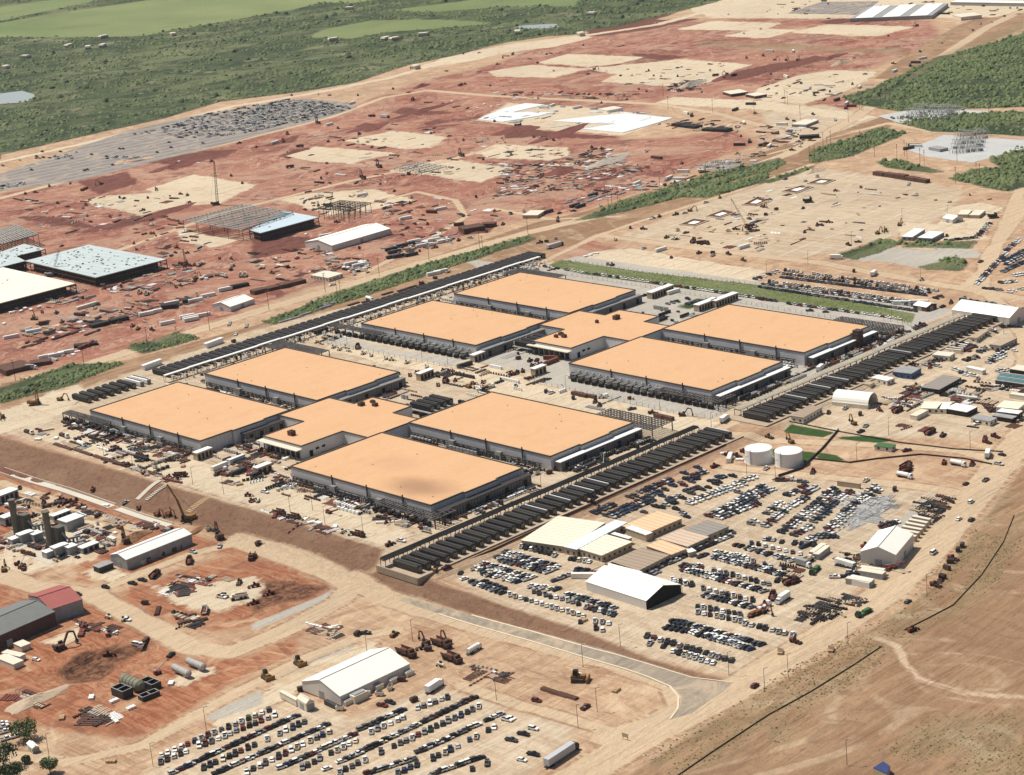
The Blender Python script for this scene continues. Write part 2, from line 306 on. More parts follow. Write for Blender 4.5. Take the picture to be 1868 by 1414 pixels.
# grey gravel and concrete
for q in ([(592, 606), (730, 640), (850, 655), (823, 668), (700, 645), (588, 624)], [(965, 692), (1000, 680), (1300, 745), (1332, 742), (1300, 764), (1150, 738)], [(880, 655), (1010, 620), (1040, 640), (940, 672)], T('s5', (1440, 980), (1868, 790), (1868, 900), (1500, 1020)),
          T('s6', (0, 760), (330, 640), (700, 470), (720, 500), (360, 640), (120, 740)), [(1540, 474), (1620, 446), (1780, 455), (1800, 470), (1740, 472), (1680, 490), (1618, 478)], [(1010, 800), (1110, 765), (1150, 782), (1060, 830)], T('s6', (0, 330), (0, 380), (500, 170), (620, 60), (480, 130)),
          [(1530, 610), (1700, 600), (1660, 630), (1500, 700), (1440, 690)], [(1600, 980), (1700, 900), (1740, 910), (1700, 960)]): poly('grey', q)
poly('grey', [(830, 470), (1000, 490), (1250, 530), (1640, 600), (1600, 615), (1300, 560), (900, 500)])
# paved ground of the finished far group
for q in ([(232, 22), (492, 22), (492, -352), (232, -352)], [(74, -6), (92, -6), (92, -122), (74, -122)], [(74, -216), (92, -216), (92, -336), (74, -336)]): sdf_poly([Vector((x, y, 0)) for x, y in q], LAY['grey'])
# vegetation
poly('green', [(-400, 330), (0, 283), (150, 249), (300, 216), (400, 186), (560, 166), (650, 150), (740, 120), (830, 101), (920, 78), (1000, 66), (1060, 58), (1130, 48), (1290, 8), (1420, -30), (1700, -110), (200, -150), (-900, -60)])
poly('green', [(1540, 178), (1600, 158), (1650, 135), (1710, 103), (1760, 95), (1868, 62), (2100, 0), (2100, 190), (1868, 195), (1640, 203), (1560, 190)])
for q in ([(1610, 215), (1868, 205), (1960, 205), (1960, 248), (1868, 248), (1700, 240)], [(1478, 275), (1545, 255), (1606, 234), (1655, 243), (1545, 288), (1480, 297)], T('r4', (0, 1180), (130, 1150), (140, 1180), (0, 1250)), T('r4', (0, 1290), (370, 1185), (300, 1220), (60, 1300)),
          [(1050, 402), (1120, 375), (1300, 318), (1422, 288), (1432, 300), (1250, 358), (1100, 396)], T('r3', (1250, 1400), (1868, 1240), (1868, 1290), (1450, 1401)), [(480, 588), (600, 540), (750, 490), (830, 468), (962, 430), (975, 437), (900, 462), (760, 508), (640, 548), (500, 592)],
          [(228, 635), (330, 607), (365, 618), (262, 645)], [(-60, 720), (0, 708), (130, 665), (228, 663), (130, 702), (-60, 752)], 
          [(1240, 560), (1270, 545), (1300, 547), (1285, 556), (1255, 563)], [(1521, 468), (1606, 437), (1650, 443), (1560, 474)], [(1650, 443), (1780, 440), (1765, 453), (1650, 451)], [(1675, 487), (1745, 468), (1763, 480), (1750, 494), (1690, 492)],
          T('r4', (820, 1150), (990, 1140), (1290, 1220), (1200, 1230), (900, 1190)), T('r4', (1340, 1270), (1500, 1200), (1868, 1180), (1960, 1300), (1750, 1360), (1560, 1320)), T('r4', (1620, 1140), (1868, 1030), (1960, 1010), (1960, 1180), (1700, 1190)),
          [(1000, 60), (1060, 56), (1060, 62), (1010, 66)]): poly('green', q)
poly('olive', [(1740, 1400), (1800, 1370), (1868, 1350), (1960, 1340), (1960, 1424), (1750, 1424)])
for q in (T('s8', (0, 1100), (250, 850), (600, 670), (850, 560), (700, 700), (400, 880), (100, 1170)), [(1200, 1440), (1290, 1362), (1450, 1262), (1592, 1176), (1612, 1188), (1480, 1285), (1330, 1370)], T('s8', (900, 1240), (1200, 1020), (1868, 950), (1868, 1250), (1400, 1260), (1100, 1290)), T('r4', (1000, 560), (1250, 400), (1500, 300), (1868, 150), (1868, 330), (1400, 420), (1100, 560)), T('r4', (0, 300), (600, 340), (1100, 350), (1000, 395), (700, 370), (0, 350)), T('r3', (1380, 290), (1868, 300), (1868, 360), (1400, 330))): poly('olive', q)
line('olive', 9, [(1860, 940), (1835, 995), (1795, 1055), (1742, 1108), (1690, 1134), (1640, 1158)]); line('olive', 7, [(1200, 1390), (1310, 1325), (1450, 1240), (1560, 1175), (1680, 1100), (1760, 1010), (1840, 900)])
poly('turf', [(1000, 484), (1023, 474), (1180, 497), (1400, 522), (1671, 573), (1662, 590), (1619, 580), (1400, 548), (1200, 520), (1060, 500)])
for q in ([(1427, 789), (1443, 771), (1524, 789), (1501, 798)], [(1527, 797), (1590, 795), (1640, 803), (1600, 808), (1530, 801)], [(1408, 818), (1493, 826), (1465, 852), (1411, 834)], [(1497, 826), (1525, 830), (1545, 842), (1488, 836)],
          [(1244, 559), (1270, 546), (1298, 548), (1283, 556), (1257, 562)]): poly('lush', q)
for q in ([(-60, 68), (150, 68), (260, 66), (300, 58), (450, 32), (560, 12), (620, -6), (270, 0), (100, 25), (-60, 52)], [(-60, 26), (0, 13), (90, 0), (200, -4), (0, 38), (-60, 46)], [(586, 55), (678, 37), (807, 36), (905, 42), (800, 52), (704, 59), (640, 71), (563, 68)],
          [(700, 20), (860, 0), (1060, -4), (1050, 12), (930, 12), (790, 22)], [(470, 0), (760, -40), (900, -30), (640, 6)], [(-200, -10), (400, -60), (900, -90), (500, -30)]): poly('field', q)
for q in ([(-60, 168), (0, 171), (40, 166), (62, 172), (64, 180), (45, 187), (0, 190), (-60, 192)], T('r3', (60, 195), (150, 180), (370, 170), (390, 190), (280, 205), (120, 208))): poly('wet', q)
zz = hgt(VX, VY)
def rough_hill(x, y): return 0.35 * np.sin(x * .031 + 1.3 * np.sin(y * .023)) * np.sin(y * .027 + 1.1 * np.sin(x * .019))
def build_grid(name, mt, z, lays):
    me = bpy.data.meshes.new(name); nv = nx * ny; nf = (nx - 1) * (ny - 1)
    me.vertices.add(nv); me.vertices.foreach_set('co', np.stack([VX, VY, z], 1).astype(np.float32).ravel())
    I = np.arange(nv).reshape(nx, ny); q = np.stack([I[:-1, :-1], I[1:, :-1], I[1:, 1:], I[:-1, 1:]], -1).reshape(-1, 4)
    me.loops.add(nf * 4); me.loops.foreach_set('vertex_index', q.astype(np.int32).ravel())
    me.polygons.add(nf); me.polygons.foreach_set('loop_start', np.arange(0, nf * 4, 4, dtype=np.int32))
    me.polygons.foreach_set('use_smooth', np.ones(nf, bool))
    for k, a in lays.items():
        at_ = me.attributes.new(k, 'FLOAT', 'POINT'); at_.data.foreach_set('value', np.clip(a, -60, 60).astype(np.float32))
    me.materials.append(mt); me.update(calc_edges=True); return link(name, me)
def ground_material():
    k = N('ground'); P = k.pos()
    big = k.noise(P, 0.006, 3, 0.5); mid = k.noise(P, 0.035, 5, 0.62, 0.8); fine = k.noise(P, 0.28, 5, 0.65); tiny = k.noise(P, 1.7, 3, 0.6)
    st = k.noise(k.mp(P, (0.012, 0.10, 1), (0, 0, 0.12)), 1.0, 6, 0.68, 1.6)       # long vehicle tracks along the site
    st2 = k.noise(k.mp(P, (0.16, 0.02, 1), (0, 0, 0.5)), 1.0, 5, 0.65, 2.2)
    st3 = k.noise(k.mp(P, (0.05, 0.45, 1), (0, 0, -0.25)), 1.0, 4, 0.6, 3.0)
    cen = k.ma('SUBTRACT', mid, 0.5); fin = k.ma('SUBTRACT', fine, 0.5); str_ = k.ma('SUBTRACT', st, 0.5)
    def fac(nm, amp, soft, off=0.0, famp=3.0, samp=0.0):
        d = k.ma('ADD', k.attr(nm), k.ma('MULTIPLY', cen, amp)); d = k.ma('ADD', d, k.ma('MULTIPLY', fin, famp))
        if samp: d = k.ma('ADD', d, k.ma('MULTIPLY', str_, samp))
        return k.mr(d, off - soft, off + soft, 0, 1, True)
    def var(a, b, s1=st, lo=.35, hi=.65): return k.mix(k.mr(s1, lo, hi), a, b)
    # curving wheel tracks: thin bands of a warped field
    def tracks(sc, fr, wd, seed):
        v = k.noise(k.mp(P, (sc, sc * .8, 1), (0, 0, seed)), 1.0, 2, .5, .6); v = k.ma('PINGPONG', k.ma('MULTIPLY', v, fr), .5)
        return k.ma('MULTIPLY', k.mr(v, wd, wd + .09, 1, 0, True), k.mr(mid, .42, .62))
    tr1 = tracks(.006, 16, .06, .3); tr2 = tracks(.013, 9, .05, 1.9)
    tan = k.mix(k.mr(st2, .42, .58), var((.44, .275, .17), (.56, .40, .26), st, .42, .58), (.37, .215, .125))
    tan = k.mix(k.mr(mid, .36, .66, 0, .8), tan, (.60, .42, .265)); tan = k.mix(k.ma('MULTIPLY', tr1, .55), tan, (.33, .175, .10)); tan = k.mix(k.ma('MULTIPLY', tr2, .5), tan, (.66, .49, .32))
    redc = k.mix(k.mr(st2, .40, .60), (.285, .098, .062), (.385, .158, .102)); redc = k.mix(k.mr(st, .54, .62, 0, .45), redc, (.48, .25, .17))
    w1 = k.noise(k.mp(P, (.0055, .019, 1), (0, 0, .18)), 1, 6, .66, 1.1); w2 = k.noise(k.mp(P, (.014, .008, 1), (0, 0, -.35)), 1, 6, .66, 1.6)
    redc = k.mix(k.mr(w2, .54, .60, 0, .75), redc, (.50, .27, .185)); redc = k.mix(k.mr(w1, .55, .60, 0, .85), redc, (.145, .045, .036)); redc = k.mix(k.mr(w1, .40, .45, .7, 0), redc, (.47, .235, .155))
    redc = k.mix(k.mr(w2, .38, .43, .7, 0), redc, (.20, .062, .046)); redc = k.mix(k.mr(fine, .56, .66, 0, .45), redc, (.15, .046, .036)); redc = k.mix(k.mr(mid, .58, .66, 0, .5), redc, (.58, .42, .29))
    redc = k.mix(k.mr(big, .42, .60, .0, .35), redc, (.40, .235, .155)); redc = k.mix(k.mr(k.noise(P, .011, 4, .6, 1.2), .52, .60, 0, .55), redc, (.49, .32, .215))
    redc = k.mix(k.ma('MULTIPLY', tr1, .75), redc, (.56, .34, .24)); redc = k.mix(k.ma('MULTIPLY', tr2, .6), redc, (.14, .042, .034))
    col = k.mix(fac('red', 34, 8, 0, 12, 24), tan, redc)
    orc = var((.28, .095, .044), (.43, .19, .098), st2, .42, .58); orc = k.mix(k.mr(mid, .45, .65, 0, .55), orc, (.47, .27, .15)); orc = k.mix(k.mr(fine, .55, .66, 0, .6), orc, (.20, .065, .034)); orc = k.mix(k.ma('MULTIPLY', tr2, .7), orc, (.58, .38, .23)); orc = k.mix(k.ma('MULTIPLY', tr1, .6), orc, (.19, .06, .035))
    col = k.mix(fac('orange', 22, 4, 0, 8, 12), col, orc)
    bare = k.mix(k.mr(k.noise(k.mp(P, (.02, .16, 1), (0, 0, -.55)), 1, 6, .68, .8), .40, .60), (.275, .152, .082), (.42, .262, .152)); bare = k.mix(k.mr(mid, .42, .60, 0, .6), bare, (.47, .31, .185)); bare = k.mix(k.mr(fine, .55, .66, 0, .6), bare, (.20, .125, .07)); bare = k.mix(k.mr(big, .45, .56, 0, .6), bare, (.235, .135, .072)); bare = k.mix(k.ma('MULTIPLY', tr1, .7), bare, (.52, .38, .25)); bare = k.mix(k.ma('MULTIPLY', tr2, .6), bare, (.22, .13, .075))
    col = k.mix(fac('bare', 4, 1.5, 0, 3), col, bare)
    def rim(nm, w0=.5, w1=2.0):  # dark edge band: windrow berm with its shadow painted into the colour
        return k.ma('MULTIPLY', k.mr(k.ma('ABSOLUTE', k.ma('ADD', k.attr(nm), k.ma('MULTIPLY', cen, 5))), w0, w1, 1, 0, True), k.mr(st2, .42, .55))
    pal = k.mix(k.mr(st2, .40, .60), (.48, .36, .24), (.60, .48, .34)); pal = k.mix(k.mr(st, .52, .62, 0, .7), pal, (.64, .54, .40)); pal = k.mix(k.ma('MULTIPLY', tr1, .45), pal, (.40, .27, .165)); pal = k.mix(k.mr(fine, .58, .70, 0, .4), pal, (.40, .27, .16))
    col = k.mix(fac('pale', 12, 4.0, 0, 6, 9), col, pal)
    brown = var((.19, .098, .056), (.26, .145, .088), st3); brown = k.mix(k.mr(mid, .45, .7), brown, (.275, .165, .10)); brown = k.mix(k.mr(k.noise(k.mp(P, (.03, .22, 1)), 1, 4, .6), .56, .64, 0, .5), brown, (.13, .068, .04))
    col = k.mix(fac('brown', 8, 2.0, 0, 4), col, brown)
    darkc = k.mix(fac('orange', 5, 3), var((.125, .042, .03), (.21, .08, .055)), k.mix(k.mr(fine, .42, .58), (.095, .04, .022), (.25, .115, .06))); col = k.mix(fac('dark', 12, 2.5, 0, 6, 6), col, darkc)
    creamc = k.mix(k.mr(st3, .35, .62), (.60, .48, .33), (.69, .58, .42)); creamc = k.mix(k.mr(fine, .54, .66, 0, .6), creamc, (.48, .33, .19)); creamc = k.mix(k.ma('MULTIPLY', tr2, .5), creamc, (.50, .34, .20))
    creamc = k.mix(k.mr(mid, .58, .68, 0, .5), creamc, (.50, .33, .19))
    gv = k.n('SeparateXYZ'); k.L.new(k.mp(P, (1, 1, 1), (0, 0, .02)), gv.inputs[0])
    def groove(ax, per, wd, msk): return k.ma('MULTIPLY', k.ma('LESS_THAN', k.ma('FRACT', k.ma('ADD', k.ma('MULTIPLY', gv.outputs[ax], per), k.ma('MULTIPLY', mid, .25))), wd), msk)
    creamc = k.mix(k.ma('MULTIPLY', groove(1, .055, .07, k.mr(w2, .44, .56)), .55), creamc, (.36, .25, .16)); creamc = k.mix(k.ma('MULTIPLY', groove(0, .021, .035, k.mr(w1, .46, .56)), .5), creamc, (.36, .25, .16))
    col = k.mix(k.ma('MULTIPLY', rim('cream'), .6), col, (.19, .08, .05)); col = k.mix(fac('cream', 18, 2.4, 0, 7, 14), col, creamc)
    col = k.mix(fac('grey', 3, 1.2, 0, 2), col, k.mix(mid, (.40, .365, .31), (.52, .475, .40)))
    roadc = k.mix(k.mr(st3, .35, .65), (.54, .395, .25), (.61, .475, .325)); roadc = k.mix(k.mr(fine, .3, .8, 0, .4), roadc, (.56, .38, .23))
    col = k.mix(fac('road', 3.0, 1.4, 0, 2.2, 3), col, roadc)
    col = k.mix(k.ma('MULTIPLY', rim('road', .3, 1.6), .65), col, (.27, .145, .085))
    g1 = k.mix(k.mr(mid, .35, .65), (.080, .108, .038), (.155, .182, .078)); g1 = k.mix(k.mr(fine, .35, .62), (.055, .080, .030), g1); g1 = k.mix(k.mr(big, .46, .60, 0, .7), g1, (.20, .215, .10)); g1 = k.mix(k.mr(k.noise(P, .02, 5, .7, 1.0), .46, .56, 0, .8), g1, (.034, .056, .025))
    g1 = k.mix(k.mr(k.noise(P, .012, 4, .7), .58, .68, 0, .65), g1, (.34, .29, .18))
    gf = k.ma('MAXIMUM', fac('green', 14, 2.5, 0, 9), 0.0); col = k.mix(gf, col, g1)
    f1 = k.mix(k.mr(k.noise(k.mp(P, (.004, .0012, 1)), 1.0, 4), .3, .7), (.185, .25, .088), (.29, .325, .135)); col = k.mix(fac('field', 20, 5, 0, 4), col, f1)
    col = k.mix(fac('lush', 1, .8, 0, .5), col, k.mix(fine, (.022, .058, .010), (.045, .095, .02)))
    ol = k.mix(k.mr(st3, .4, .6), (.17, .15, .065), (.33, .245, .14)); ol = k.mix(k.mr(fine, .5, .65, 0, .7), ol, (.11, .105, .04)); col = k.mix(k.ma('MULTIPLY', fac('olive', 26, 7, 0, 10), .45), col, ol)
    gs = k.noise(k.mp(P, (.002, .006, 1), (0, 0, .9)), 1, 5, .65, 1.2); col = k.mix(k.ma('MULTIPLY', k.ma('MULTIPLY', gf, k.mr(gs, .56, .62)), .7), col, (.21, .225, .10))
    tf = k.mix(k.mr(k.noise(k.mp(P, (.3, .05, 1)), 1, 4), .4, .6), (.125, .155, .055), (.20, .21, .095)); col = k.mix(fac('turf', 2, 1, 0, 2), col, tf)
    col = k.mul(col, k.mr(tiny, .2, .8, .86, 1.14)); col = k.mul(col, k.mr(fine, .2, .8, .88, 1.10)); col = k.mul(col, k.mr(big, .3, .7, .80, .93))
    bh = k.ma('ADD', k.ma('MULTIPLY', fine, 1.0), k.ma('MULTIPLY', st, 2.0)); bh = k.ma('ADD', bh, k.ma('MULTIPLY', gf, k.ma('MULTIPLY', fine, 5.0)))
    return k.out(col, 0.95, bh, 0.8, 1.0)
bump = np.clip((LAY['dark'] + 20) / 20, 0, 1) * 0.8 * (np.sin(VX * .21 + 2 * np.sin(VY * .13)) * np.sin(VY * .19 + 1.7 * np.sin(VX * .11)) + .2)
bump += np.clip((LAY['red'] - 3) / 12, 0, 1) * np.clip(1 - np.abs(VX) / 4000, 0, 1) * .45 * np.sin(VX * .12 + 3 * np.sin(VY * .051)) * np.sin(VY * .10 + 2.3 * np.sin(VX * .043))
flat = (np.maximum.reduce([LAY['road'], LAY['pale'], LAY['cream'], LAY['grey']]) > -8) | ((VX > -60) & (VX < 520) & (VY > -400) & (VY < 90))
bump[flat] = 0
g = build_grid('ground', ground_material(), zz + bump, LAY); tag(g, 'red and pale construction dirt with compacted roads, pads and brushland', None, None, 'structure')
# sheets laid on the ground
def sheet(name, pts, m_, dz, label=None, kind='structure', dens=8.0):
    """flat sheet whose rim wobbles slightly, following the terrain"""
    P = [at(*p) for p in pts]; R = []
    for a, b in zip(P, P[1:] + P[:1]):
        n_ = max(1, min(60, int((b - a).length / dens)))
        for i in range(n_):
            q = a.lerp(b, i / n_); R.append((q.x + rnd.uniform(-.5, .5), q.y + rnd.uniform(-.5, .5)))
    area = sum(R[i][0] * R[(i + 1) % len(R)][1] - R[(i + 1) % len(R)][0] * R[i][1] for i in range(len(R)))
    if area < 0: R = R[::-1]
    mb = MB(); mb.add([(x, y, H(x, y) + dz) for x, y in R], [tuple(range(len(R)))]); me = mb.mesh(name, m_)
    return tag(link(name, me), label, None, None, kind)
def ribbon(name, pts, wid, m_, dz, label=None):
    P = [at(*p) for p in pts]; Q = []
    for a, b in zip(P[:-1], P[1:]):
        n_ = max(1, int((b - a).length / 6)); Q += [a.lerp(b, i / n_) for i in range(n_)]
    Q.append(P[-1]); mb = MB(); vs_ = []
    for i, q in enumerate(Q):
        d = (Q[min(i + 3, len(Q) - 1)] - Q[max(i - 3, 0)]); d.z = 0; d.normalize(); s_ = Vector((-d.y, d.x, 0))
        ww = wid[0] + (wid[1] - wid[0]) * i / len(Q) if isinstance(wid, tuple) else wid
        for e in (1, 0, -1):
            p = q + s_ * ww / 2 * e; vs_.append((p.x, p.y, H(p.x, p.y) + dz))
    fs = []
    for i in range(len(Q) - 1):
        for j in (0, 1): fs.append((3 * i + j, 3 * i + j + 1, 3 * i + j + 4, 3 * i + j + 3))
    mb.add(vs_, fs); return tag(link(name, mb.mesh(name, m_)), label, None, None, 'structure')
def asphalt(name, base, hi, stripes=None):
    k = N(name); P = k.pos(); st = k.noise(k.mp(P, (.02, .15, 1), (0, 0, .5)), 1, 5, .65, 1.0); c = k.mix(k.mr(st, .35, .65), base, hi)
    c = k.mix(k.mr(k.noise(P, .05, 5, .7, 1.0), .50, .64, 0, .7), c, (.46, .35, .24))
    if stripes:
        sx = k.n('SeparateXYZ'); k.L.new(k.mp(P, (1, 1, 1), (0, 0, stripes[1])), sx.inputs[0])
        c = k.mix(k.ma('MULTIPLY', k.ma('LESS_THAN', k.ma('FRACT', k.ma('MULTIPLY', sx.outputs[1], stripes[0])), .38), .7), c, stripes[2])
    return k.out(k.mul(c, k.mr(k.noise(P, .6, 4), .2, .8, .9, 1.1)), .9)
M_ASPH = asphalt('asphalt', (.20, .168, .13), (.32, .265, .20)); M_LOT = asphalt('old_asphalt', (.175, .155, .14), (.225, .20, .18), (1 / 19., 0.10, (.30, .265, .235)))
ribbon('asphalt_road', [(735, 1093), (790, 1110), (850, 1128), (960, 1158), (1080, 1192), (1180, 1222), (1240, 1244), (1285, 1262)], (4, 14), M_ASPH, .07, 'dusty grey asphalt road curving below the main car park')
ribbon('kerb', [(800, 1120), (850, 1136), (960, 1167), (1080, 1203), (1180, 1234), (1222, 1252), (1238, 1272), (1236, 1294), (1222, 1312)], .9, mat('pale_kerb', (.62, .52, .38), .9, .1, .3, world=True), .2, 'pale kerb along the lower side of the asphalt road')
ribbon('kerb', [(860, 1122), (960, 1149), (1080, 1183), (1180, 1211), (1262, 1236), (1336, 1245)], .7, mat('pale_kerb', (0, 0, 0)), .18, 'pale kerb along the upper side of the asphalt road')
sheet('road_junction', [(1195, 1222), (1260, 1237), (1336, 1246), (1300, 1275), (1262, 1300), (1225, 1313), (1238, 1295), (1242, 1272), (1225, 1252), (1185, 1238)], M_ASPH, .05, 'grey flared asphalt junction where the road meets the highway')
sheet('parking_lot', [(-80, 345), (0, 318), (230, 240), (330, 216), (470, 192), (560, 180), (640, 187), (652, 196), (600, 213), (400, 265), (150, 328), (0, 349), (-80, 366)], M_LOT, .12, 'long dark asphalt parking lot beside the brush', dens=25)
M_SLAB = mat('substation_gravel', (.43, .43, .41), .95, .10, .05, world=True)
sheet('gravel_pad', [(1655, 274), (1722, 246), (1868, 256), (1900, 262), (1773, 297), (1696, 287)], M_SLAB, .15, 'pale grey gravel pad under the near substation')
sheet('gravel_pad', [(1600, 212), (1680, 197), (1805, 203), (1745, 226), (1640, 224)], M_SLAB, .15, 'pale grey gravel pad under the far substation')
k = N('pond_water'); k.out((.36, .38, .36), .12); M_WATER = k.m
sheet('water', [(-60, 168), (0, 171), (40, 166), (62, 172), (64, 180), (45, 187), (0, 190), (-60, 192)], M_WATER, .25, 'small pale stock pond at the left edge', dens=12)
sheet('water', T('r3', (60, 195), (150, 180), (370, 170), (390, 190), (280, 205), (120, 208)), M_WATER, .25, 'thin pale pond beyond the pads', dens=12)
M_CONC = mat('concrete_slab', (.55, .50, .41), .85, .08, .06, world=True)
k = N('lined_sheet'); k.out(k.mix(k.noise(k.pos(), .05, 4), (.60, .62, .62), (.70, .71, .70)), .6); M_WHITE = k.m
for i, q in enumerate((T('r3', (-190, 850), (0, 770), (150, 735), (290, 745), (60, 800), (330, 800), (250, 825), (-10, 868)), T('r3', (330, 862), (650, 825), (850, 808), (1200, 840), (1020, 895), (840, 945), (550, 918), (770, 885)))):
    P = [at(*p) for p in q]; mb = MB(); mb.prism([(p.x, p.y) for p in P], 0.0, .6)
    tag(link('insulation_sheeting', mb.mesh('insulation_sheeting', M_WHITE)), ['bright white sheeting over the left foundation slab', 'bright white sheeting over the larger right foundation slab'][i], 'sheeting', 'white sheeting on foundation slabs')
# ================================================================ CAMPUS BUILDINGS
def roofmat():
    k = N('orange_roof'); P = k.pos(); n1 = k.noise(P, .02, 5, .6); n2 = k.noise(P, .5, 4)
    c = k.mix(n1, (.555, .325, .165), (.605, .37, .205)); c = k.mix(k.mr(k.noise(P, .06, 6, .7, .8), .5, .66, 0, .4), c, (.53, .285, .135)); c = k.mix(k.mr(k.noise(k.mp(P, (.01, .12, 1)), 1, 4), .45, .62, 0, .25), c, (.61, .385, .22))
    # window reflection painted into the near roof's colour as a broad dark smudge
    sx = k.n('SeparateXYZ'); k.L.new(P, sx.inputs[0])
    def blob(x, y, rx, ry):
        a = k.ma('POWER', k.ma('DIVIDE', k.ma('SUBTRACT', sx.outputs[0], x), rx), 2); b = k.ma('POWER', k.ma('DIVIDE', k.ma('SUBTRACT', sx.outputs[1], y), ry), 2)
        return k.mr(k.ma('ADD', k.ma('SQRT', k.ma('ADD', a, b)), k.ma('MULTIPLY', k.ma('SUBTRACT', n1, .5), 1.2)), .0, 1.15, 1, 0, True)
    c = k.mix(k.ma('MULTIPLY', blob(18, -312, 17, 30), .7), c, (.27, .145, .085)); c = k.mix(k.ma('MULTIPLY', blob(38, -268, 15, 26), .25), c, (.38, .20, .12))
    return k.out(k.mul(c, k.mr(n2, .2, .8, .96, 1.04)), .85)
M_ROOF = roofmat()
M_WALL = mat('grey_wall_panel', (.56, .54, .525), .7, .08, .1, stripes=(0, .33, .12), world=True)
M_WALLX = mat('grey_wall_panel_end', (.60, .58, .56), .7, .08, .1, stripes=(1, .33, .10), world=True)
M_CAP = mat('parapet_cap', (.10, .085, .07), .6, .2, .2)
M_STEEL = mat('dark_steel', (.045, .04, .038), .6, .25, .5); M_GALV = mat('galvanised_steel', (.26, .25, .235), .55, .2, .4, .3)
M_DARK = mat('dark_louvre', (.022, .019, .017), .6, .3, .6); M_BLK = mat('black_opening', (.015, .013, .012), .9, .1)
M_CREAM = mat('cream_metal', (.66, .60, .48), .6, .08, .3, wear=(.45, .33, .22)); M_WHT = mat('white_metal', (.78, .77, .73), .55, .06, .3, wear=(.68, .62, .54))
M_TENT = mat('white_tent_fabric', (.84, .81, .72), .6, .04, .05); M_TENTW = mat('tent_wall_fabric', (.62, .58, .52), .7, .06, .1)
M_GLASS = mat('dark_glass', (.02, .022, .026), .12, .1); M_TYRE = mat('rubber', (.02, .018, .017), .85, .2)
M_YEL = mat('machine_yellow', (.25, .13, .035), .55, .2, .6, wear=(.22, .12, .07)); M_RED = mat('machine_red', (.17, .035, .025), .55, .2, .6, wear=(.1, .05, .03)); M_ORG = mat('machine_orange', (.20, .07, .03), .55, .2, .6, wear=(.2, .1, .06))
M_GRNM = mat('machine_green', (.06, .14, .05), .5, .2, .6); M_RUST = mat('rust_brown', (.105, .052, .036), .85, .3, .6); M_TAN = mat('tan_metal', (.42, .32, .22), .7, .15, .4)
M_WOOD = mat('timber', (.42, .28, .16), .85, .25, .6); M_PIPE = mat('grey_pipe', (.36, .35, .33), .6, .2, .5); M_BLUE = mat('blue_metal', (.05, .10, .22), .5, .2, .5); M_TEAL = mat('teal_metal', (.12, .24, .24), .5, .25, .5)
M_GRY = mat('grey_metal', (.30, .30, .29), .6, .2, .4); M_CONCB = mat('precast_concrete', (.50, .44, .36), .9, .12, .5); M_DIRTB = mat('piled_brown_earth', (.22, .115, .06), .98, .35, .3); M_DIRTP = mat('piled_red_earth', (.17, .06, .046), .98, .3, .3); M_ROCK = mat('grey_rubble', (.36, .31, .25), .95, .3, .4)
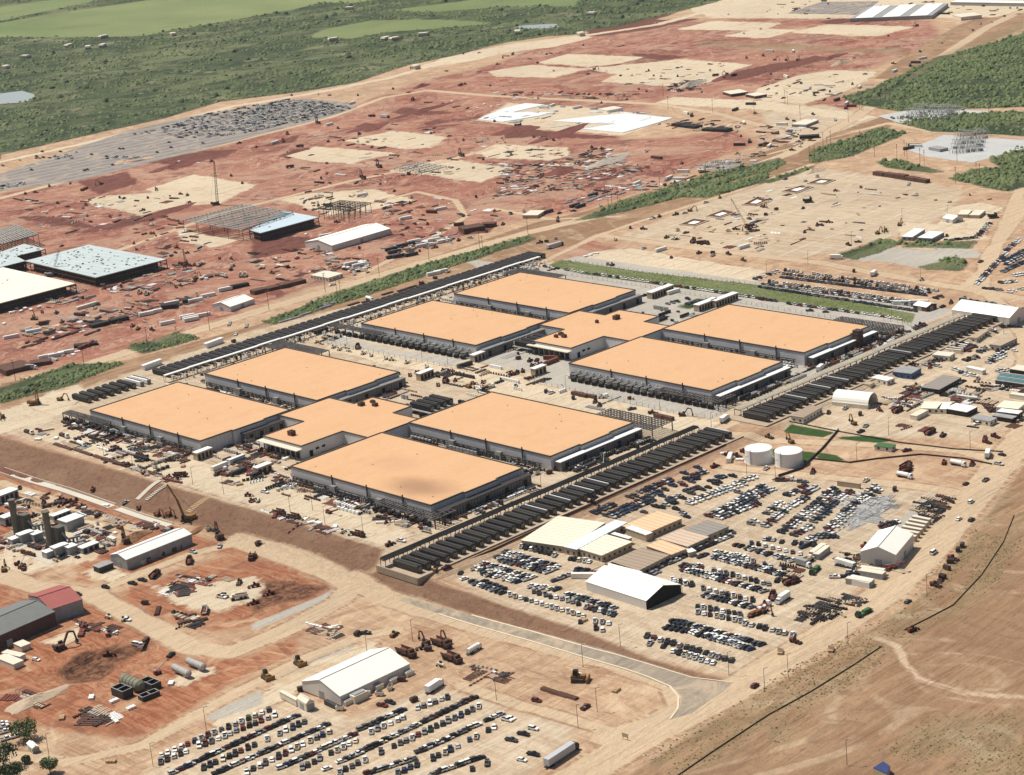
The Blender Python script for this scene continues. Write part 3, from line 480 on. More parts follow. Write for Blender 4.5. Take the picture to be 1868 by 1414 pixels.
def hall(x0, y0, label, gal, top):
    """x0,y0 = near-left corner; y runs down to y0-124"""
    a, b, h = 72.0, 124.3, 9.0; r = thing('data_hall', label, 'hall', (x0, y0, 0), 0, 'orange roofed data halls')
    # the near long side steps out in its middle third
    out = [(0, 0), (a, 0), (a, -b), (a * .70, -b), (a * .70, -b - 1.6), (a * .34, -b - 1.6), (a * .34, -b), (0, -b)]
    mb = MB(); mb.prism(out, 0, h - .5); part('wall', mb, [M_WALL], r)
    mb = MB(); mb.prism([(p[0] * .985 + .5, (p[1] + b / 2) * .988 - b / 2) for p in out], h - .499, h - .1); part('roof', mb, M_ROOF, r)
    mb = MB()
    for p, q in zip(out, out[1:] + out[:1]): mb.bar((p[0], p[1], h - .1), (q[0], q[1], h - .1), .55, .9)
    part('coping', mb, M_CAP, r)
    mb = MB()
    for i in (1, 2, 3): mb.bar((-.5, -b * i / 4 - 8, 1), (-.5, -b * i / 4 - 8, h + 1.8), .6)
    each('wall_mast', mb, M_STEEL, r)  # dark upright masts on the wall, rising past the roof edge
    if gal:      # lean-to service gallery with ribbed wall along the lower right side
        g0 = 2 if gal > 0 else 30
        mb = MB(); mb.box((g0 + a) / 2, -b - 3.9, 0, a - g0, 4.4, 5.6); part('gallery_wall', mb, mat('ribbed_wall', (.17, .155, .145), .7, .2, .3, stripes=(0, .45, .55), world=True), r)
        mb = MB(); mb.box((g0 + a) / 2, -b - 4.2, 5.6, a - g0 + 1, 4.0 if top else 4.6, .35); part('gallery_roof', mb, M_WHT if top == 2 else (M_GALV if top else M_STEEL), r)
        for i in range(5):
            mb = MB(); mb.box(g0 + 5 + i * (a - g0 - 10) / 4.0, -b - 6.2, 0, 2.6, .3, 4.2); part('door', mb, M_BLK, r)
    # dark pipework gallery hugging the lower left wall
    rr = random.Random(int(x0 * 3 + y0)); mb = MB()
    for z in (1.6, 2.9): mb.bar((-2.4, -4, z), (-2.4, -b + 6, z), .5)
    for z in (4.0,): mb.bar((-2.0, -4, z), (-2.0, -b + 6, z), .9, .35)
    each('wall_pipe', mb, M_STEEL, r); mb = MB()
    for i in range(20): mb.bar((-2.6, -5 - i * (b - 12) / 19., 0), (-2.6, -5 - i * (b - 12) / 19., 4.2), .35)
    each('pipe_bracket', mb, M_STEEL, r)
    for i in range(26):
        if rr.random() < .8: mb = MB(); mb.box(-.12, -5 - i * (b - 10) / 26., rr.choice((1.2, 1.2, 0)), .25, rr.uniform(1.4, 2.6), rr.uniform(1.2, 2.6)); part('louvre', mb, M_STEEL, r)
    mb = MB()
    for i in range(2):
        cy = -b * (.33 + .33 * i); mb.box(-1.6, cy, 0, 2.8, 5.5, 5.0, taper=.85)
    each('wall_duct', mb, M_GALV, r)
    mb = MB(); rr = random.Random(int(x0 * 7 + y0))
    for i in range(5): mb.box(rr.uniform(5, a - 5), rr.uniform(-b + 5, -5), h - .1, .5, .5, .5)
    each('roof_vent', mb, M_TAN, r); return r
HW, HE = 0.0, 238.4
hall(HW, 0, 'orange roofed data hall at the far left of the near group', -1, 0)
hall(HW + 94.4, 0, 'orange roofed data hall behind the far left one in the near group', 1, 1)
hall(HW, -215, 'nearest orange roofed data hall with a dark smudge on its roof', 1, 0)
hall(HW + 94.4, -215, 'orange roofed data hall at the right end of the near group', 1, 2)
hall(HE, 0, 'orange roofed data hall at the left of the far group', 1, 1)
hall(HE + 94.4, 0, 'farthest orange roofed data hall, at the top of the far group', 1, 1)
hall(HE, -215, 'near right orange roofed data hall of the far group, above the gravel yard', 1, 2)
hall(HE + 94.4, -215, 'orange roofed data hall at the far right beside the green slope', 1, 2)
def connector(x0, label, units):
    h = 8.4; r = thing('connector_building', label, 'connector building', (x0, 0, 0), 0, 'cross shaped connector buildings')
    out = [(62, -125.2), (62, -151), (29, -151), (29, -189), (62, -189), (62, -214), (104, -214), (104, -189), (120, -189), (120, -151), (104, -151), (104, -125.2)]
    mb = MB(); mb.prism(out, 0, h - .5); part('wall', mb, M_WALLX, r)
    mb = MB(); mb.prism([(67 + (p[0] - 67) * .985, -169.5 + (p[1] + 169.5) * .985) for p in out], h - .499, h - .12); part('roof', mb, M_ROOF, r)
    mb = MB()
    for p, q in zip(out, out[1:] + out[:1]): mb.bar((p[0], p[1], h - .1), (q[0], q[1], h - .1), .5, .8)
    part('coping', mb, M_CAP, r)
    for px, py, sx, sy, sz in units:
        mb = MB(); mb.box(px, py, h - .1, sx, sy, sz); u = part('rooftop_unit', mb, M_RUST, r)
        mb = MB(); mb.cyl((px, py, h - .1 + sz), (px, py, h + sz + .3), min(sx, sy) * .3, 8); link('fan', mb.mesh('fan', M_STEEL), u)
    mb = MB(); mb.box(26.6, -170, 6.2, 5.0, 40, .5); part('entrance_canopy', mb, M_CREAM, r)
    for i in range(7): mb = MB(); mb.box(28.85, -155 - i * 5, .1, .4, 3.2, 5.0); part('window', mb, M_GLASS, r)
    mb = MB()
    for i in range(8): mb.bar((24.6, -152 - i * 5.1, 0), (24.6, -152 - i * 5.1, 6.2), .4)
    each('column', mb, M_STEEL, r)
    for i in range(3): mb = MB(); mb.box(36 + i * 5, -189.2, 3.0 if i else 0, 2.4, .5, 1.2 if i else 3.6); part('door' if not i else 'window', mb, M_BLK, r)
connector(HW, 'orange roofed cross shaped building joining the four near data halls', [(40, -166, 3.6, 4, 3), (104, -158, 4, 3, 2.2), (112, -160, 2.5, 3, 1.6), (108, -167, 3, 3, 2)])
connector(HE, 'orange roofed cross shaped building joining the four far data halls', [(47, -165, 3, 3, 2), (50, -159, 3, 3, 2), (44, -160, 2, 2.5, 2), (86, -160, 2, 2, 2), (100, -166, 5, 3, 3)])
# ---------------- steel canopies
def canopy(x0, x1, y0, y1, z, label, solid=False, ext=None):
    r = thing('steel_canopy', label, 'steel canopy', ((x0 + x1) / 2, (y0 + y1) / 2, 0), 0, 'open steel canopies at the hall corners')
    mb = MB(); cx, cy = (x0 + x1) / 2, (y0 + y1) / 2
    rects = [(x0, x1, y0, y1)] + ([ext] if ext else [])
    for a, b, c, d in rects:
        n_ = int((d - c) / (1.7 if solid else 2.4)); 
        for i in range(n_ + 1):
            y = c + (d - c) * i / n_; mb.bar((a - cx, y - cy, z), (b - cx, y - cy, z), .6, .3)
        m_ = max(2, int((b - a) / 2.6))
        for i in range(m_ + 1):
            x = a + (b - a) * i / m_; mb.bar((x - cx, c - cy, z - .35), (x - cx, d - cy, z - .35), .42, .5)
    part('beam_grid', mb, mat('canopy_steel', (.11, .10, .095), .5, .2, .4), r)
    for a, b, c, d in rects:
        k_ = max(2, int((d - c) / 8))
        for i in range(k_ + 1):
            for x in (a + .3, b - .3):
                mb = MB(); mb.bar((x - cx, c + (d - c) * i / k_ - cy, 0), (x - cx, c + (d - c) * i / k_ - cy, z - .5), .5); part('post', mb, M_STEEL, r)
canopy(-8, -1.2, -26, 22, 5.9, 'slatted steel canopy at the left corner of the far left near hall', True)
canopy(-8.5, -1.2, -351, -301, 5.9, 'open steel canopy wrapping the bottom corner of the nearest hall', False, (-1.2, 8, -351, -346.5))
canopy(168, 185, -27, 27, 5.9, 'slatted steel canopy behind the second near hall', True)
canopy(168.2, 187, -352, -301, 5.9, 'open steel canopy at the right corner of the near group')
canopy(230, 237.2, -27, 27, 5.9, 'slatted steel canopy at the left corner of the far group', True)
canopy(229.5, 237.2, -352, -301, 5.9, 'open steel canopy at the bottom corner of the far group', False, (237.2, 247, -352, -346.5))
canopy(406.5, 424, -32, 20, 5.9, 'steel canopy behind the farthest data hall', True)
canopy(406.5, 425, -353, -301, 5.9, 'open steel canopy at the far right corner of the far group')
# ---------------- cooling yards
def cooler(L=19.4, W=3.7, Hh=3.2):
    a = MB(); a.side([(-W / 2 + .2, 0), (W / 2 - .2, 0), (W / 2, .8), (W / 2, Hh - .25), (W / 2 - .25, Hh), (-W / 2 + .25, Hh), (-W / 2, Hh - .25), (-W / 2, .8)], -L / 2, L / 2)
    b = MB(); b.box(0, 0, Hh - .01, 1.3, L - 1.2, .3)
    c = MB(); c.box(0, -L / 2 - .12, .2, W - 1.0, .2, Hh - .9)
    d = MB(); d.box(0, 0, -.6, W - .9, L - 1, .58)
    e = MB(); e.box(0, L / 2 + .9, 0, 2.0, 1.5, 2.2)
    return [('casing', a, M_DARK, [('fan_deck', b, M_STEEL)]), ('end_panel', c, mat('olive_grey_panel', (.19, .17, .135), .6, .15), None), ('skid_frame', d, M_STEEL, None), ('pump_cabinet', e, M_WHT, None)]
tpl('cool_dark', cooler()); tpl('cool_wide', cooler(19.4, 4.6, 3.2)); tpl('cool_lined', [(n_, mb, m_, [('fan_deck', MB().box(1.3, 0, 3.19, .5, 17, .35), M_WHT)] if n_ == 'casing' else s_) for n_, mb, m_, s_ in cooler()]); tpl('cool_olive', [(n_, mb, (mat('olive_dark_louvre', (.042, .038, .03), .6, .3, .6) if n_ == 'casing' else m_), s_) for n_, mb, m_, s_ in cooler(18.6, 3.7, 3.4)])
cp_ = cooler(); tpl('cool_pale', [(n_, mb, (M_WHT if n_ == 'casing' else m_), s_) for n_, mb, m_, s_ in cp_])
def ordn(i):
    s_ = {1: 'first', 2: 'second', 3: 'third', 4: 'fourth', 5: 'fifth', 6: 'sixth', 7: 'seventh', 8: 'eighth', 9: 'ninth', 10: 'tenth'}
    return s_.get(i) or '%d%s' % (i, 'th' if 10 < i % 100 < 14 else {1: 'st', 2: 'nd', 3: 'rd'}.get(i % 10, 'th'))
def yard(name, x0, n, yc, z, rowname, skip=(), pale=()):
    for i in range(n):
        if i in skip: continue
        pl = i in pale
        inst('cool_pale' if pl else ('cool_wide' if name == 'T' and i > 10 else rnd.choice(('cool_dark', 'cool_dark', 'cool_olive', 'cool_olive', 'cool_dark', 'cool_lined'))), 'cooling_unit', '%s cooling unit, %s from the left in the %s' % ('white' if pl else 'dark', ordn(i + 1), rowname), 'cooling unit', (x0 + i * 6.22 + rnd.uniform(-.25, .25), yc + rnd.uniform(-.5, .5), z), rnd.uniform(-.012, .012), 'cooling units in the ' + rowname)
def platform(x0, x1, y0, y1, zt, label):
    r = thing('equipment_platform', label, 'platform', (x0, y0, 0)); mb = MB(); mb.box((x1 - x0) / 2, (y1 - y0) / 2, -3.2, x1 - x0, y1 - y0, 3.2 + zt); part('slab', mb, mat('dusty_slab', (.40, .31, .22), .9, .15, .1, world=True), r)
    mb = MB(); mb.box((x1 - x0) / 2, -.35, -3.2, x1 - x0 + .8, .7, 3.2 + zt + .25); mb.box(-.35, (y1 - y0) / 2, -3.2, .7, y1 - y0, 3.2 + zt + .2); part('retaining_wall', mb, mat('block_wall', (.36, .29, .21), .9, .15, .2, stripes=(2, 1.2, .35), world=True), r)
    return r
platform(-62, 199, -396.5, -364, .35, 'long concrete platform with retaining wall under the near cooling row')
platform(221, 486, -396.5, -364, .35, 'long concrete platform with retaining wall under the far cooling row')
yard('A', -56.8, 41, -383.2, .95, 'near cooling row'); yard('B', 228.5, 41, -383.2, .95, 'far right cooling row')
yard('T', 26, 73, 51.5, .6, 'top cooling row', skip=(9, 10), pale=(7, 8))
def rack(x0, x1, y0, y1, z, mt, label, dx=6.2):
    r = thing('pipe_rack', label, 'pipe rack', (x0, y0, 0), 0, 'elevated pipe racks along the cooling rows'); L = x1 - x0; mb = MB(); n_ = int(L / 20)
    for i in range(n_): mb.box(L * (i + .5) / n_, (y1 - y0) / 2, z + (.25 if i % 3 == 1 else 0), L / n_ - .15, y1 - y0, .55)
    part('deck', mb, mt, r); mb = MB()
    for i in range(0 if mt is M_WHT else 4): mb.cyl((0, .7 + i * (y1 - y0 - 1.4) / 3, z + .95), (L, .7 + i * (y1 - y0 - 1.4) / 3, z + .95), .22, 6)
    each('pipe', mb, mt, r); k_ = int(L / dx)
    for i in range(k_ + 1):
        mb = MB()
        for y in (.3, y1 - y0 - .3): mb.bar((L * i / k_, y, 0), (L * i / k_, y, z), .26)
        mb.bar((L * i / k_, 0, z - .3), (L * i / k_, y1 - y0, z - .3), .35); part('trestle', mb, M_STEEL if mt is not M_WHT else M_PIPE, r)
rack(-62, 189, -371.6, -367.0, 4.5, M_STEEL, 'dark elevated pipe rack along the near cooling row')
rack(228, 470, -372, -366.3, 4.5, M_CREAM, 'pale elevated pipe rack along the far right cooling row')
rack(84, 461, 32.8, 35.6, 5.0, M_WHT, 'long white topped pipe rack beside the top cooling row')
# pale valves and headers between racks and coolers
def clutter(name, label, gen, mats, kind='stuff'):
    mb = MB(); gen(mb); return tag(link(name, mb.mesh(name, mats)), label, None, None, kind)
def valves(mb):
    for x0, x1, y0, y1, n_ in ((-60, 194, -373.2, -370.5, 210), (230, 474, -373.2, -370.5, 210), (88, 460, 24, 38, 300)):
        for _ in range(n_):
            mb.cur = rnd.choice((0, 0, 1, 2)); x, y = rnd.uniform(x0, x1), rnd.uniform(y0, y1)
            if rnd.random() < .5: mb.box(x, y, 0.3, rnd.uniform(.6, 1.6), rnd.uniform(.6, 1.8), rnd.uniform(.8, 2.8))
            else: mb.cyl((x, y, .3), (x, y, rnd.uniform(1.5, 3.6)), .4, 6)
clutter('valve_stations', 'pale valves, headers and small cabinets between pipe racks and coolers', valves, [M_WHT, M_PIPE, M_STEEL])
# transformers along the halls
tp = MB(); tp.box(0, 0, .2, 2.6, 3.0, 2.5); tf = MB(); [tf.box(-1.6, -1 + i * .5, .5, .5, .2, 1.8) for i in range(5)]; tb = MB(); [tb.cyl((.4, -.8 + i * .8, 2.7), (.4, -.8 + i * .8, 3.5), .18, 6) for i in range(3)]; td = MB(); td.box(0, 0, 0, 3.6, 4.0, .2)
tpl('transformer', [('tank', tp, M_STEEL, [('bushing', tb, M_PIPE)]), ('radiator', tf, M_DARK, None), ('plinth', td, M_CONC, None)])
fr = MB(); [fr.bar((x, y, 0), (x, y, 4.4), .25) for x in (-1.8, 1.8) for y in (-1.5, 1.5)]; [fr.bar((-2.6, y, 4.4), (3.0, y, 4.4), .3) for y in (-1.5, 0, 1.5)]; [fr.bar((x, -1.7, 4.4), (x, 1.7, 4.4), .25) for x in (-2, 0, 2, 3.4)]
tpl('busframe', [('frame', fr, M_PIPE, None), ('bus_duct', MB().bar((2.8, 0, 4.6), (4.3, 0, 5.6), .6), M_GRY, None)])
for hx, y0, y1, n_, nm in ((HW, 20, -44, 9, 'far left near hall'), (HE, 20, -118, 21, 'left hall of the far group'), (HW, -300, -344, 8, 'nearest hall'), (HE, -226, -345, 20, 'near right hall of the far group'), (HE + 94.4 + 86, -345, -305, 6, 'far right hall')):
    for i in range(n_):
        y = y0 + (y1 - y0) * i / max(1, n_ - 1)
        inst('transformer', 'transformer', 'dark transformer, %s from the far end, beside the %s' % (ordn(i + 1), nm), 'transformer', (hx - 7.2, y, .0), 0, 'transformers beside the ' + nm)
        if i % 1 == 0 and n_ > 15 and y < -28 and y > -300: inst('busframe', 'bus_frame', 'steel bus frame, %s from far end, by the %s' % (ordn(i + 1), nm), 'steel frame', (hx - 4.4, y + 1, .0), 0, 'bus frames against the ' + nm)
# loose equipment and building material around the halls
def gear(mb, x0, x1, y0, y1, n_, zmax=3.0, smax=4.0, ncol=5):
    """short straight rows of like items, as a crew sets them down"""
    k_ = 0
    while k_ < n_:
        x, y = rnd.uniform(x0, x1), rnd.uniform(y0, y1); run = rnd.choice((1, 2, 3, 4, 6, 8)); alongx = rnd.random() < .5; mb.cur = rnd.randrange(ncol); q = rnd.random(); a, b, h = rnd.uniform(1.0, smax), rnd.uniform(.8, smax * .6), rnd.uniform(.5, zmax)
        if q > .75: a, b, h = rnd.uniform(4, 9), rnd.uniform(.8, 1.4), rnd.uniform(.3, .9)
        elif q > .55: a = b = rnd.uniform(.8, 1.3)
        if rnd.random() < .5: a, b = b, a
        st = (a if alongx else b) + rnd.uniform(.4, 1.4)
        for i in range(run):
            X, Y = x + (i * st if alongx else 0), y - (0 if alongx else i * st); k_ += 1
            if not (x0 <= X <= x1 and y0 <= Y <= y1): continue
            if .55 < q < .65: mb.cyl((X, Y, H(X, Y)), (X, Y, H(X, Y) + h), a / 2, 7)
            else: mb.box(X, Y, H(X, Y), a, b, h, rnd.uniform(-.03, .03))
GD = [M_STEEL, M_DARK, M_RUST, M_STEEL, M_GRY, M_PIPE, M_DARK]
GM = [M_PIPE, M_RUST, M_STEEL, M_WHT, M_TAN, M_RUST, M_DARK]
for nm, lab, rects in (('building_material', 'scattered material and equipment along the lower left side of the near halls', [(-34, -9, -20, -118, 230), (-20, -3, -215, -300, 110), (0, 60, -352, -344, 50), (-38, -10, -120, -128, 20)]),
    ('building_material', 'material and small machines between the near halls', [(76, 92, -6, -120, 160), (76, 92, -220, -335, 160), (10, 60, -130, -150, 60), (0, 56, -192, -212, 70), (108, 160, -128, -148, 60), (108, 165, -192, -212, 60), (120, 165, -350, -344, 60)]),
    ('building_material', 'equipment between the far halls and along their right sides', [(314, 330, -8, -118, 120), (314, 330, -220, -335, 120), (250, 400, -352, -346, 150), (400, 430, -300, -350, 70), (247, 300, -128, -148, 50), (345, 395, -195, -212, 40)]),
    ('building_material', 'material stacked along the top side of the halls behind the white pipe rack', [(-10, 90, 4, 26, 90), (90, 230, 4, 22, 200), (240, 455, 4, 22, 240)]),
    ('building_material', 'material in the open ground between the two groups of halls', [(172, 228, -130, -210, 170), (170, 200, -60, -128, 40), (195, 222, -215, -290, 25)])):
    def gg(mb, rects=rects):
        for x0, x1, y0, y1, n_ in rects: gear(mb, x0, x1, min(y0, y1), max(y0, y1), n_, 2.2, 2.8, 7)
    clutter(nm, lab, gg, GM)
def gd(mb):
    for hx in (HW, HE):
        for x0, x1, y0, y1, n_ in ((2, 62, -131, -126.5, 60), (2, 74, -356, -347, 120), (96, 168, -356, -347, 130), (76, 93, -3, -122, 170), (76, 93, -218, -337, 170), (-5.5, -1, -2, -124, 150), (-5.5, -1, -216, -338, 150), (106, 166, -131, -126.5, 60), (5, 60, 2, 9, 60), (97, 165, 2, 9, 80), (120, 158, -150, -210, 70)):
            gear(mb, hx + x0, hx + x1, min(y0, y1), max(y0, y1), n_, 3.0, 3.0, 7)
clutter('plant_equipment', 'dark grey ducts, cabinets and pumps crowded against the hall walls', gd, GD)
# cooling units in the courts
for cx_, nm in ((HW, 'near'), (HE, 'far')):
    for i in range(4): inst('cool_dark', 'cooling_unit', 'dark raised cooling unit, %s of four behind the %s connector building' % (ordn(i + 1), nm), 'cooling unit', (129.5 + i * 5.6 if nm == 'near' else 267 + i * 6, -188 if nm == 'near' else -145, 3.9), 0, 'raised cooling units in the %s court' % nm)
    r = thing('steel_stand', 'dark steel stand carrying four cooling units beside the %s connector building' % nm, 'steel stand', (138 if cx_ == 0 else 276, -188 if cx_ == 0 else -145, 0))
    mb = MB(); mb.box(0, 0, 2.8, 24, 22, .4); part('deck', mb, M_GRY, r); mb = MB(); [mb.bar((x, y, 0), (x, y, 2.8), .5) for x in (-11, -4, 4, 11) for y in (-11, 0, 11)]; each('leg', mb, M_STEEL, r)
# switchgear houses by the halls
def house(px, py, L, W, h, mt, mr, label, v=(10, -3.8), name='switchgear_house', cat='equipment house', ribs=True):
    p = at(px, py); r = thing(name, label, cat, p, heading(px, py, v)); mb = MB(); mb.box(0, 0, 0, L, W, h); part('wall', mb, mt, r)
    mb = MB(); mb.box(0, 0, h, L + .6, W + .6, .3); part('roof', mb, mr, r)
    if ribs:
        n_ = max(2, int(L / 3))
        for i in range(n_): mb = MB(); mb.box(-L / 2 + (i + .5) * L / n_, -W / 2 - .06, .3, L / n_ * .62, .14, h * .72); part('door', mb, M_DARK, r)
    return r
for q in ((1, (371, 835), 12), (2, (480, 863), 11), (3, (776, 690), 13), (4, (872, 657), 11), (5, (983, 682), 11)):
    house(*q[1], q[2], 4.2, 5.0, M_TAN, M_WHT, 'olive switchgear house with pale roof ' + {1: 'below the far left hall', 2: 'left of the nearest hall', 3: 'between the hall groups', 4: 'at the gravel yard corner of the far group', 5: 'above the long gravel yard'}[q[0]])
house(1205, 538, 26, 5, 5, M_TAN, M_WHT, 'long olive equipment house beside the farthest hall'); house(1322, 553, 26, 5, 5, M_TAN, M_WHT, 'olive equipment house at the far tip of the right hall'); house(1288, 562, 22, 5, 5, M_TAN, M_WHT, 'olive equipment house behind the far connector building')
# stair tower
p = at(1566, 634); r = thing('stair_tower', 'dark brown tower standing against the far right hall', 'tower', p); mb = MB(); mb.box(0, 0, 0, 5, 5, 12); part('frame', mb, M_RUST, r); mb = MB(); [mb.box(0, 0, 2.4 + i * 2.4, 5.5, 5.5, .25) for i in range(5)]; part('landing', mb, M_STEEL, r)
# ---------------- fences
def fence(pts, label, h=2.6, step=5.0, solid=None, z0=0.0, name='fence'):
    P = [at(*p) if isinstance(p, tuple) and len(p) == 2 else Vector((p[0], p[1], 0)) for p in pts]; r = thing(name, label, 'fence' if name == 'fence' else 'wall', P[0]); o = P[0]; rail, post = MB(), MB()
    for a, b in zip(P[:-1], P[1:]):
        a2, b2 = a - o, b - o; n_ = max(1, int((b - a).length / step))
        for i in range(n_):
            p, q = a2.lerp(b2, i / n_), a2.lerp(b2, (i + 1) / n_); post.bar((p.x, p.y, p.z), (p.x, p.y, p.z + h), .14)
            if solid: rail.bar((p.x, p.y, p.z + h / 2), (q.x, q.y, q.z + h / 2), .12, h)
            else:
                for hh in (.15, .55, 1.0): rail.bar((p.x, p.y, p.z + h * hh), (q.x, q.y, q.z + h * hh), .06)
    each('post', post, M_STEEL, r); part('mesh_panel' if not solid else 'panel', rail, solid or M_PIPE, r); return r
fence([(590, 625), (645, 637), (700, 648), (760, 660), (823, 671), (860, 680)], 'wire fence along the lower edge of the left gravel yard')
fence([(965, 697), (1050, 715), (1150, 737), (1240, 757), (1300, 764), (1335, 742)], 'wire fence curving round the right gravel yard'); fence([(1016, 500), (1100, 512), (1250, 537), (1400, 562), (1570, 590)], 'low pale fence behind the far halls')
fence([(1000, 478), (1050, 479), (1180, 499), (1400, 523), (1680, 572)], 'fence along the top of the green slope'); fence([(1668, 600), (1650, 590), (1600, 585)], 'fence at the far right corner of the far group')
# ================================================================ SHEDS, TENTS, TANKS
def frame3(L, B, R, z=None):
    a, b, c = at(*L, z), at(*B, z), at(*R, z); u = a - b; v = c - b; u.z = v.z = 0; lu, lv = u.length, v.length
    if lu >= lv: ang = math.atan2(u.y, u.x)
    else: ang = math.atan2(v.y, v.x) + math.pi / 2 * (1 if (v.x * u.y - v.y * u.x) > 0 else -1)
    uu = Vector((math.cos(ang), math.sin(ang), 0)); vv = Vector((-uu.y, uu.x, 0)); sgn = 1 if vv.dot(v) > 0 else -1
    return b, ang, lu, lv * sgn          # local x runs B->L, local y runs B->R (signed)
def gable(L, B, R, eave, ridge, along, label, name='frame_tent', cat='tent', mw=None, mr=None, group=None, dark_end=None, trim=None):
    b, ang, lu, lv = frame3(L, B, R); b = b.copy(); r = thing(name, label, cat, b, ang, group); mw = mw or M_TENTW; mr = mr or M_TENT
    def P(x, y, z): return (x * lu, y * lv, z)
    w_ = MB(); fx = [P(0, 0, 0), P(1, 0, 0), P(1, 1, 0), P(0, 1, 0), P(0, 0, eave), P(1, 0, eave), P(1, 1, eave), P(0, 1, eave)]
    if along == 'x': fx += [P(0, .5, ridge), P(1, .5, ridge)]; ends = [(3, 0, 4, 8, 7), (1, 2, 6, 9, 5)]; sides = [(0, 1, 5, 4), (2, 3, 7, 6)]; rf = [(4, 5, 9, 8), (6, 7, 8, 9)]
    else: fx += [P(.5, 0, ridge), P(.5, 1, ridge)]; ends = [(0, 1, 5, 8, 4), (2, 3, 7, 9, 6)]; sides = [(1, 2, 6, 5), (3, 0, 4, 7)]; rf = [(5, 6, 9, 8), (7, 4, 8, 9)]
    w_.add(fx, sides + [e for i, e in enumerate(ends) if i != dark_end]); part('wall', w_, mw, r)
    up = Vector((0, 0, .22)); q = MB(); ov = .6
    for f in rf:
        pts = [Vector(fx[i]) for i in f]; cc = sum(pts, Vector()) / 4; pts = [p + (p - cc).normalized() * ov * .5 + up for p in pts]; q.add([tuple(p) for p in pts] + [(p.x, p.y, p.z - .2) for p in pts], [(0, 1, 2, 3), (7, 6, 5, 4), (0, 4, 5, 1), (1, 5, 6, 2), (2, 6, 7, 3), (3, 7, 4, 0)])
    part('roof', q, mr, r)
    q = MB(); a0, a1 = Vector(fx[8]) + up * 1.6, Vector(fx[9]) + up * 1.6; q.bar(a0, a1, .5, .25); part('ridge_cap', q, trim or mr, r)
    if dark_end is not None:
        q = MB(); e_ = ends[dark_end]; q.add([fx[i] for i in e_], [tuple(range(len(e_)))]); o = part('end_opening', q, M_BLK, r)
    else:
        for i, (sx, sy) in enumerate(((-.004, .5), (.5, -.004))):
            q = MB(); x, y = sx * lu, sy * lv
            if i == 0: q.box(-.08, y, 0, .16, 3.4, min(3.6, eave * .8))
            else: q.box(x, -.08 * (1 if lv > 0 else -1), 0, 3.4, .16, min(3.6, eave * .8))
            part('door', q, M_GRY, r)
    return r
gable(*Z('f', (100, 440), (515, 608), (1300, 235)), 4.6, 9.2, 'y', 'large white ridge tent above the bottom car park')
gable(*T('s7', (585, 90), (1010, 228), (1235, 105)), 4.6, 8.6, 'x', 'white ridge tent with open dark end in the middle of the main car park', dark_end=0)
gable(*T('s4', (712, 1282), (962, 1310), (1085, 1160)), 7, 10.5, 'y', 'tall white ridge tent beside the highway at the right')
gable(*T('s1', (808, 1280), (908, 1325), (1370, 1140)), 6, 8.2, 'y', 'white low pitched metal shed below the brown slope', 'metal_shed', 'shed', M_GRY, M_WHT)
gable(*T('r6', (398, 388), (570, 422), (985, 300)), 5, 8.5, 'y', 'long white roofed shed in the red dirt left of the tree belt', 'metal_shed', 'shed', M_TENTW, M_TENT)
gable(*T('r5', (1520, 830), (1640, 852), (1805, 795)), 4, 6.8, 'y', 'small white ridge tent beside the dirt road at the left', 'frame_tent', 'tent')
gable(*Z('g', (1050, 100), (1700, 212), (1900, 110)), 6, 10.5, 'x', 'big white ridge tent at the far end of the right cooling row')
gable((-70, 1217), (104, 1141), (62, 1113), 7.5, 10.5, 'x', 'long dark grey roofed open shed at the left edge', 'metal_shed', 'shed', mat('dark_shed_wall', (.09, .05, .045), .8, .2), mat('slate_roof', (.17, .175, .165), .6, .1, .3, stripes=(0, .8, .2)))
gable((105, 1140.6), (154, 1118), (112, 1092), 7.6, 10.6, 'x', 'red roofed end bay of the shed at the left edge', 'metal_shed', 'shed', M_GRY, mat('red_roof', (.34, .10, .085), .6, .1, .3, stripes=(0, .8, .2)))
gable((1722, 404), (1738, 408), (1757, 403), 3.2, 5.2, 'x', 'small bright white canopy tent in the far right yard')
gable((1673, 563), (1690, 569), (1709, 562), 3.2, 4.8, 'x', 'small white canopy with dark sides beside the green slope', mw=M_RUST)
gable(*Z('f', (20, 620), (122, 680), (210, 640)), 4, 5.6, 'x', 'small cream shed at the lower left of the large tent', 'small_shed', 'shed', M_CREAM, M_CREAM)
gable(*T('s5', (195, 1215), (235, 1250), (272, 1230)), 2.6, 3.3, 'x', 'small white hut beside the trees in the bottom left corner', 'small_shed', 'shed', M_CREAM, M_TENT)
# barrel-roofed shelter
L, B, R = Z('e4', (735, 1210), (1145, 1285), (1285, 1215)); b, ang, lu, lv = frame3(L, B, R); r = thing('barrel_shelter', 'cream barrel roofed shelter with open end beside the right cooling row', 'shelter', b, ang); sg = 1 if lv > 0 else -1; W = abs(lv)
mb = MB(); n_ = 12; arc = [(W / 2 - W / 2 * math.cos(math.pi * i / n_), 2.6 + 5.6 * math.sin(math.pi * i / n_)) for i in range(n_ + 1)]
vs_ = [(x, sg * y, z) for x in (0, lu) for y, z in arc] + [(x, sg * y * .97 + sg * .1, z - .25) for x in (0, lu) for y, z in arc]; k_ = n_ + 1
fs = [(i, i + 1, i + 1 + k_, i + k_) for i in range(n_)] + [(i + 2 * k_, i + 3 * k_, i + 1 + 3 * k_, i + 1 + 2 * k_) for i in range(n_)] + [(i, i + 2 * k_, i + 1 + 2 * k_, i + 1) for i in range(n_)] + [(i + k_, i + 1 + k_, i + 1 + 3 * k_, i + 3 * k_) for i in range(n_)]
mb.add(vs_, fs); part('barrel_roof', mb, M_TENT, r)
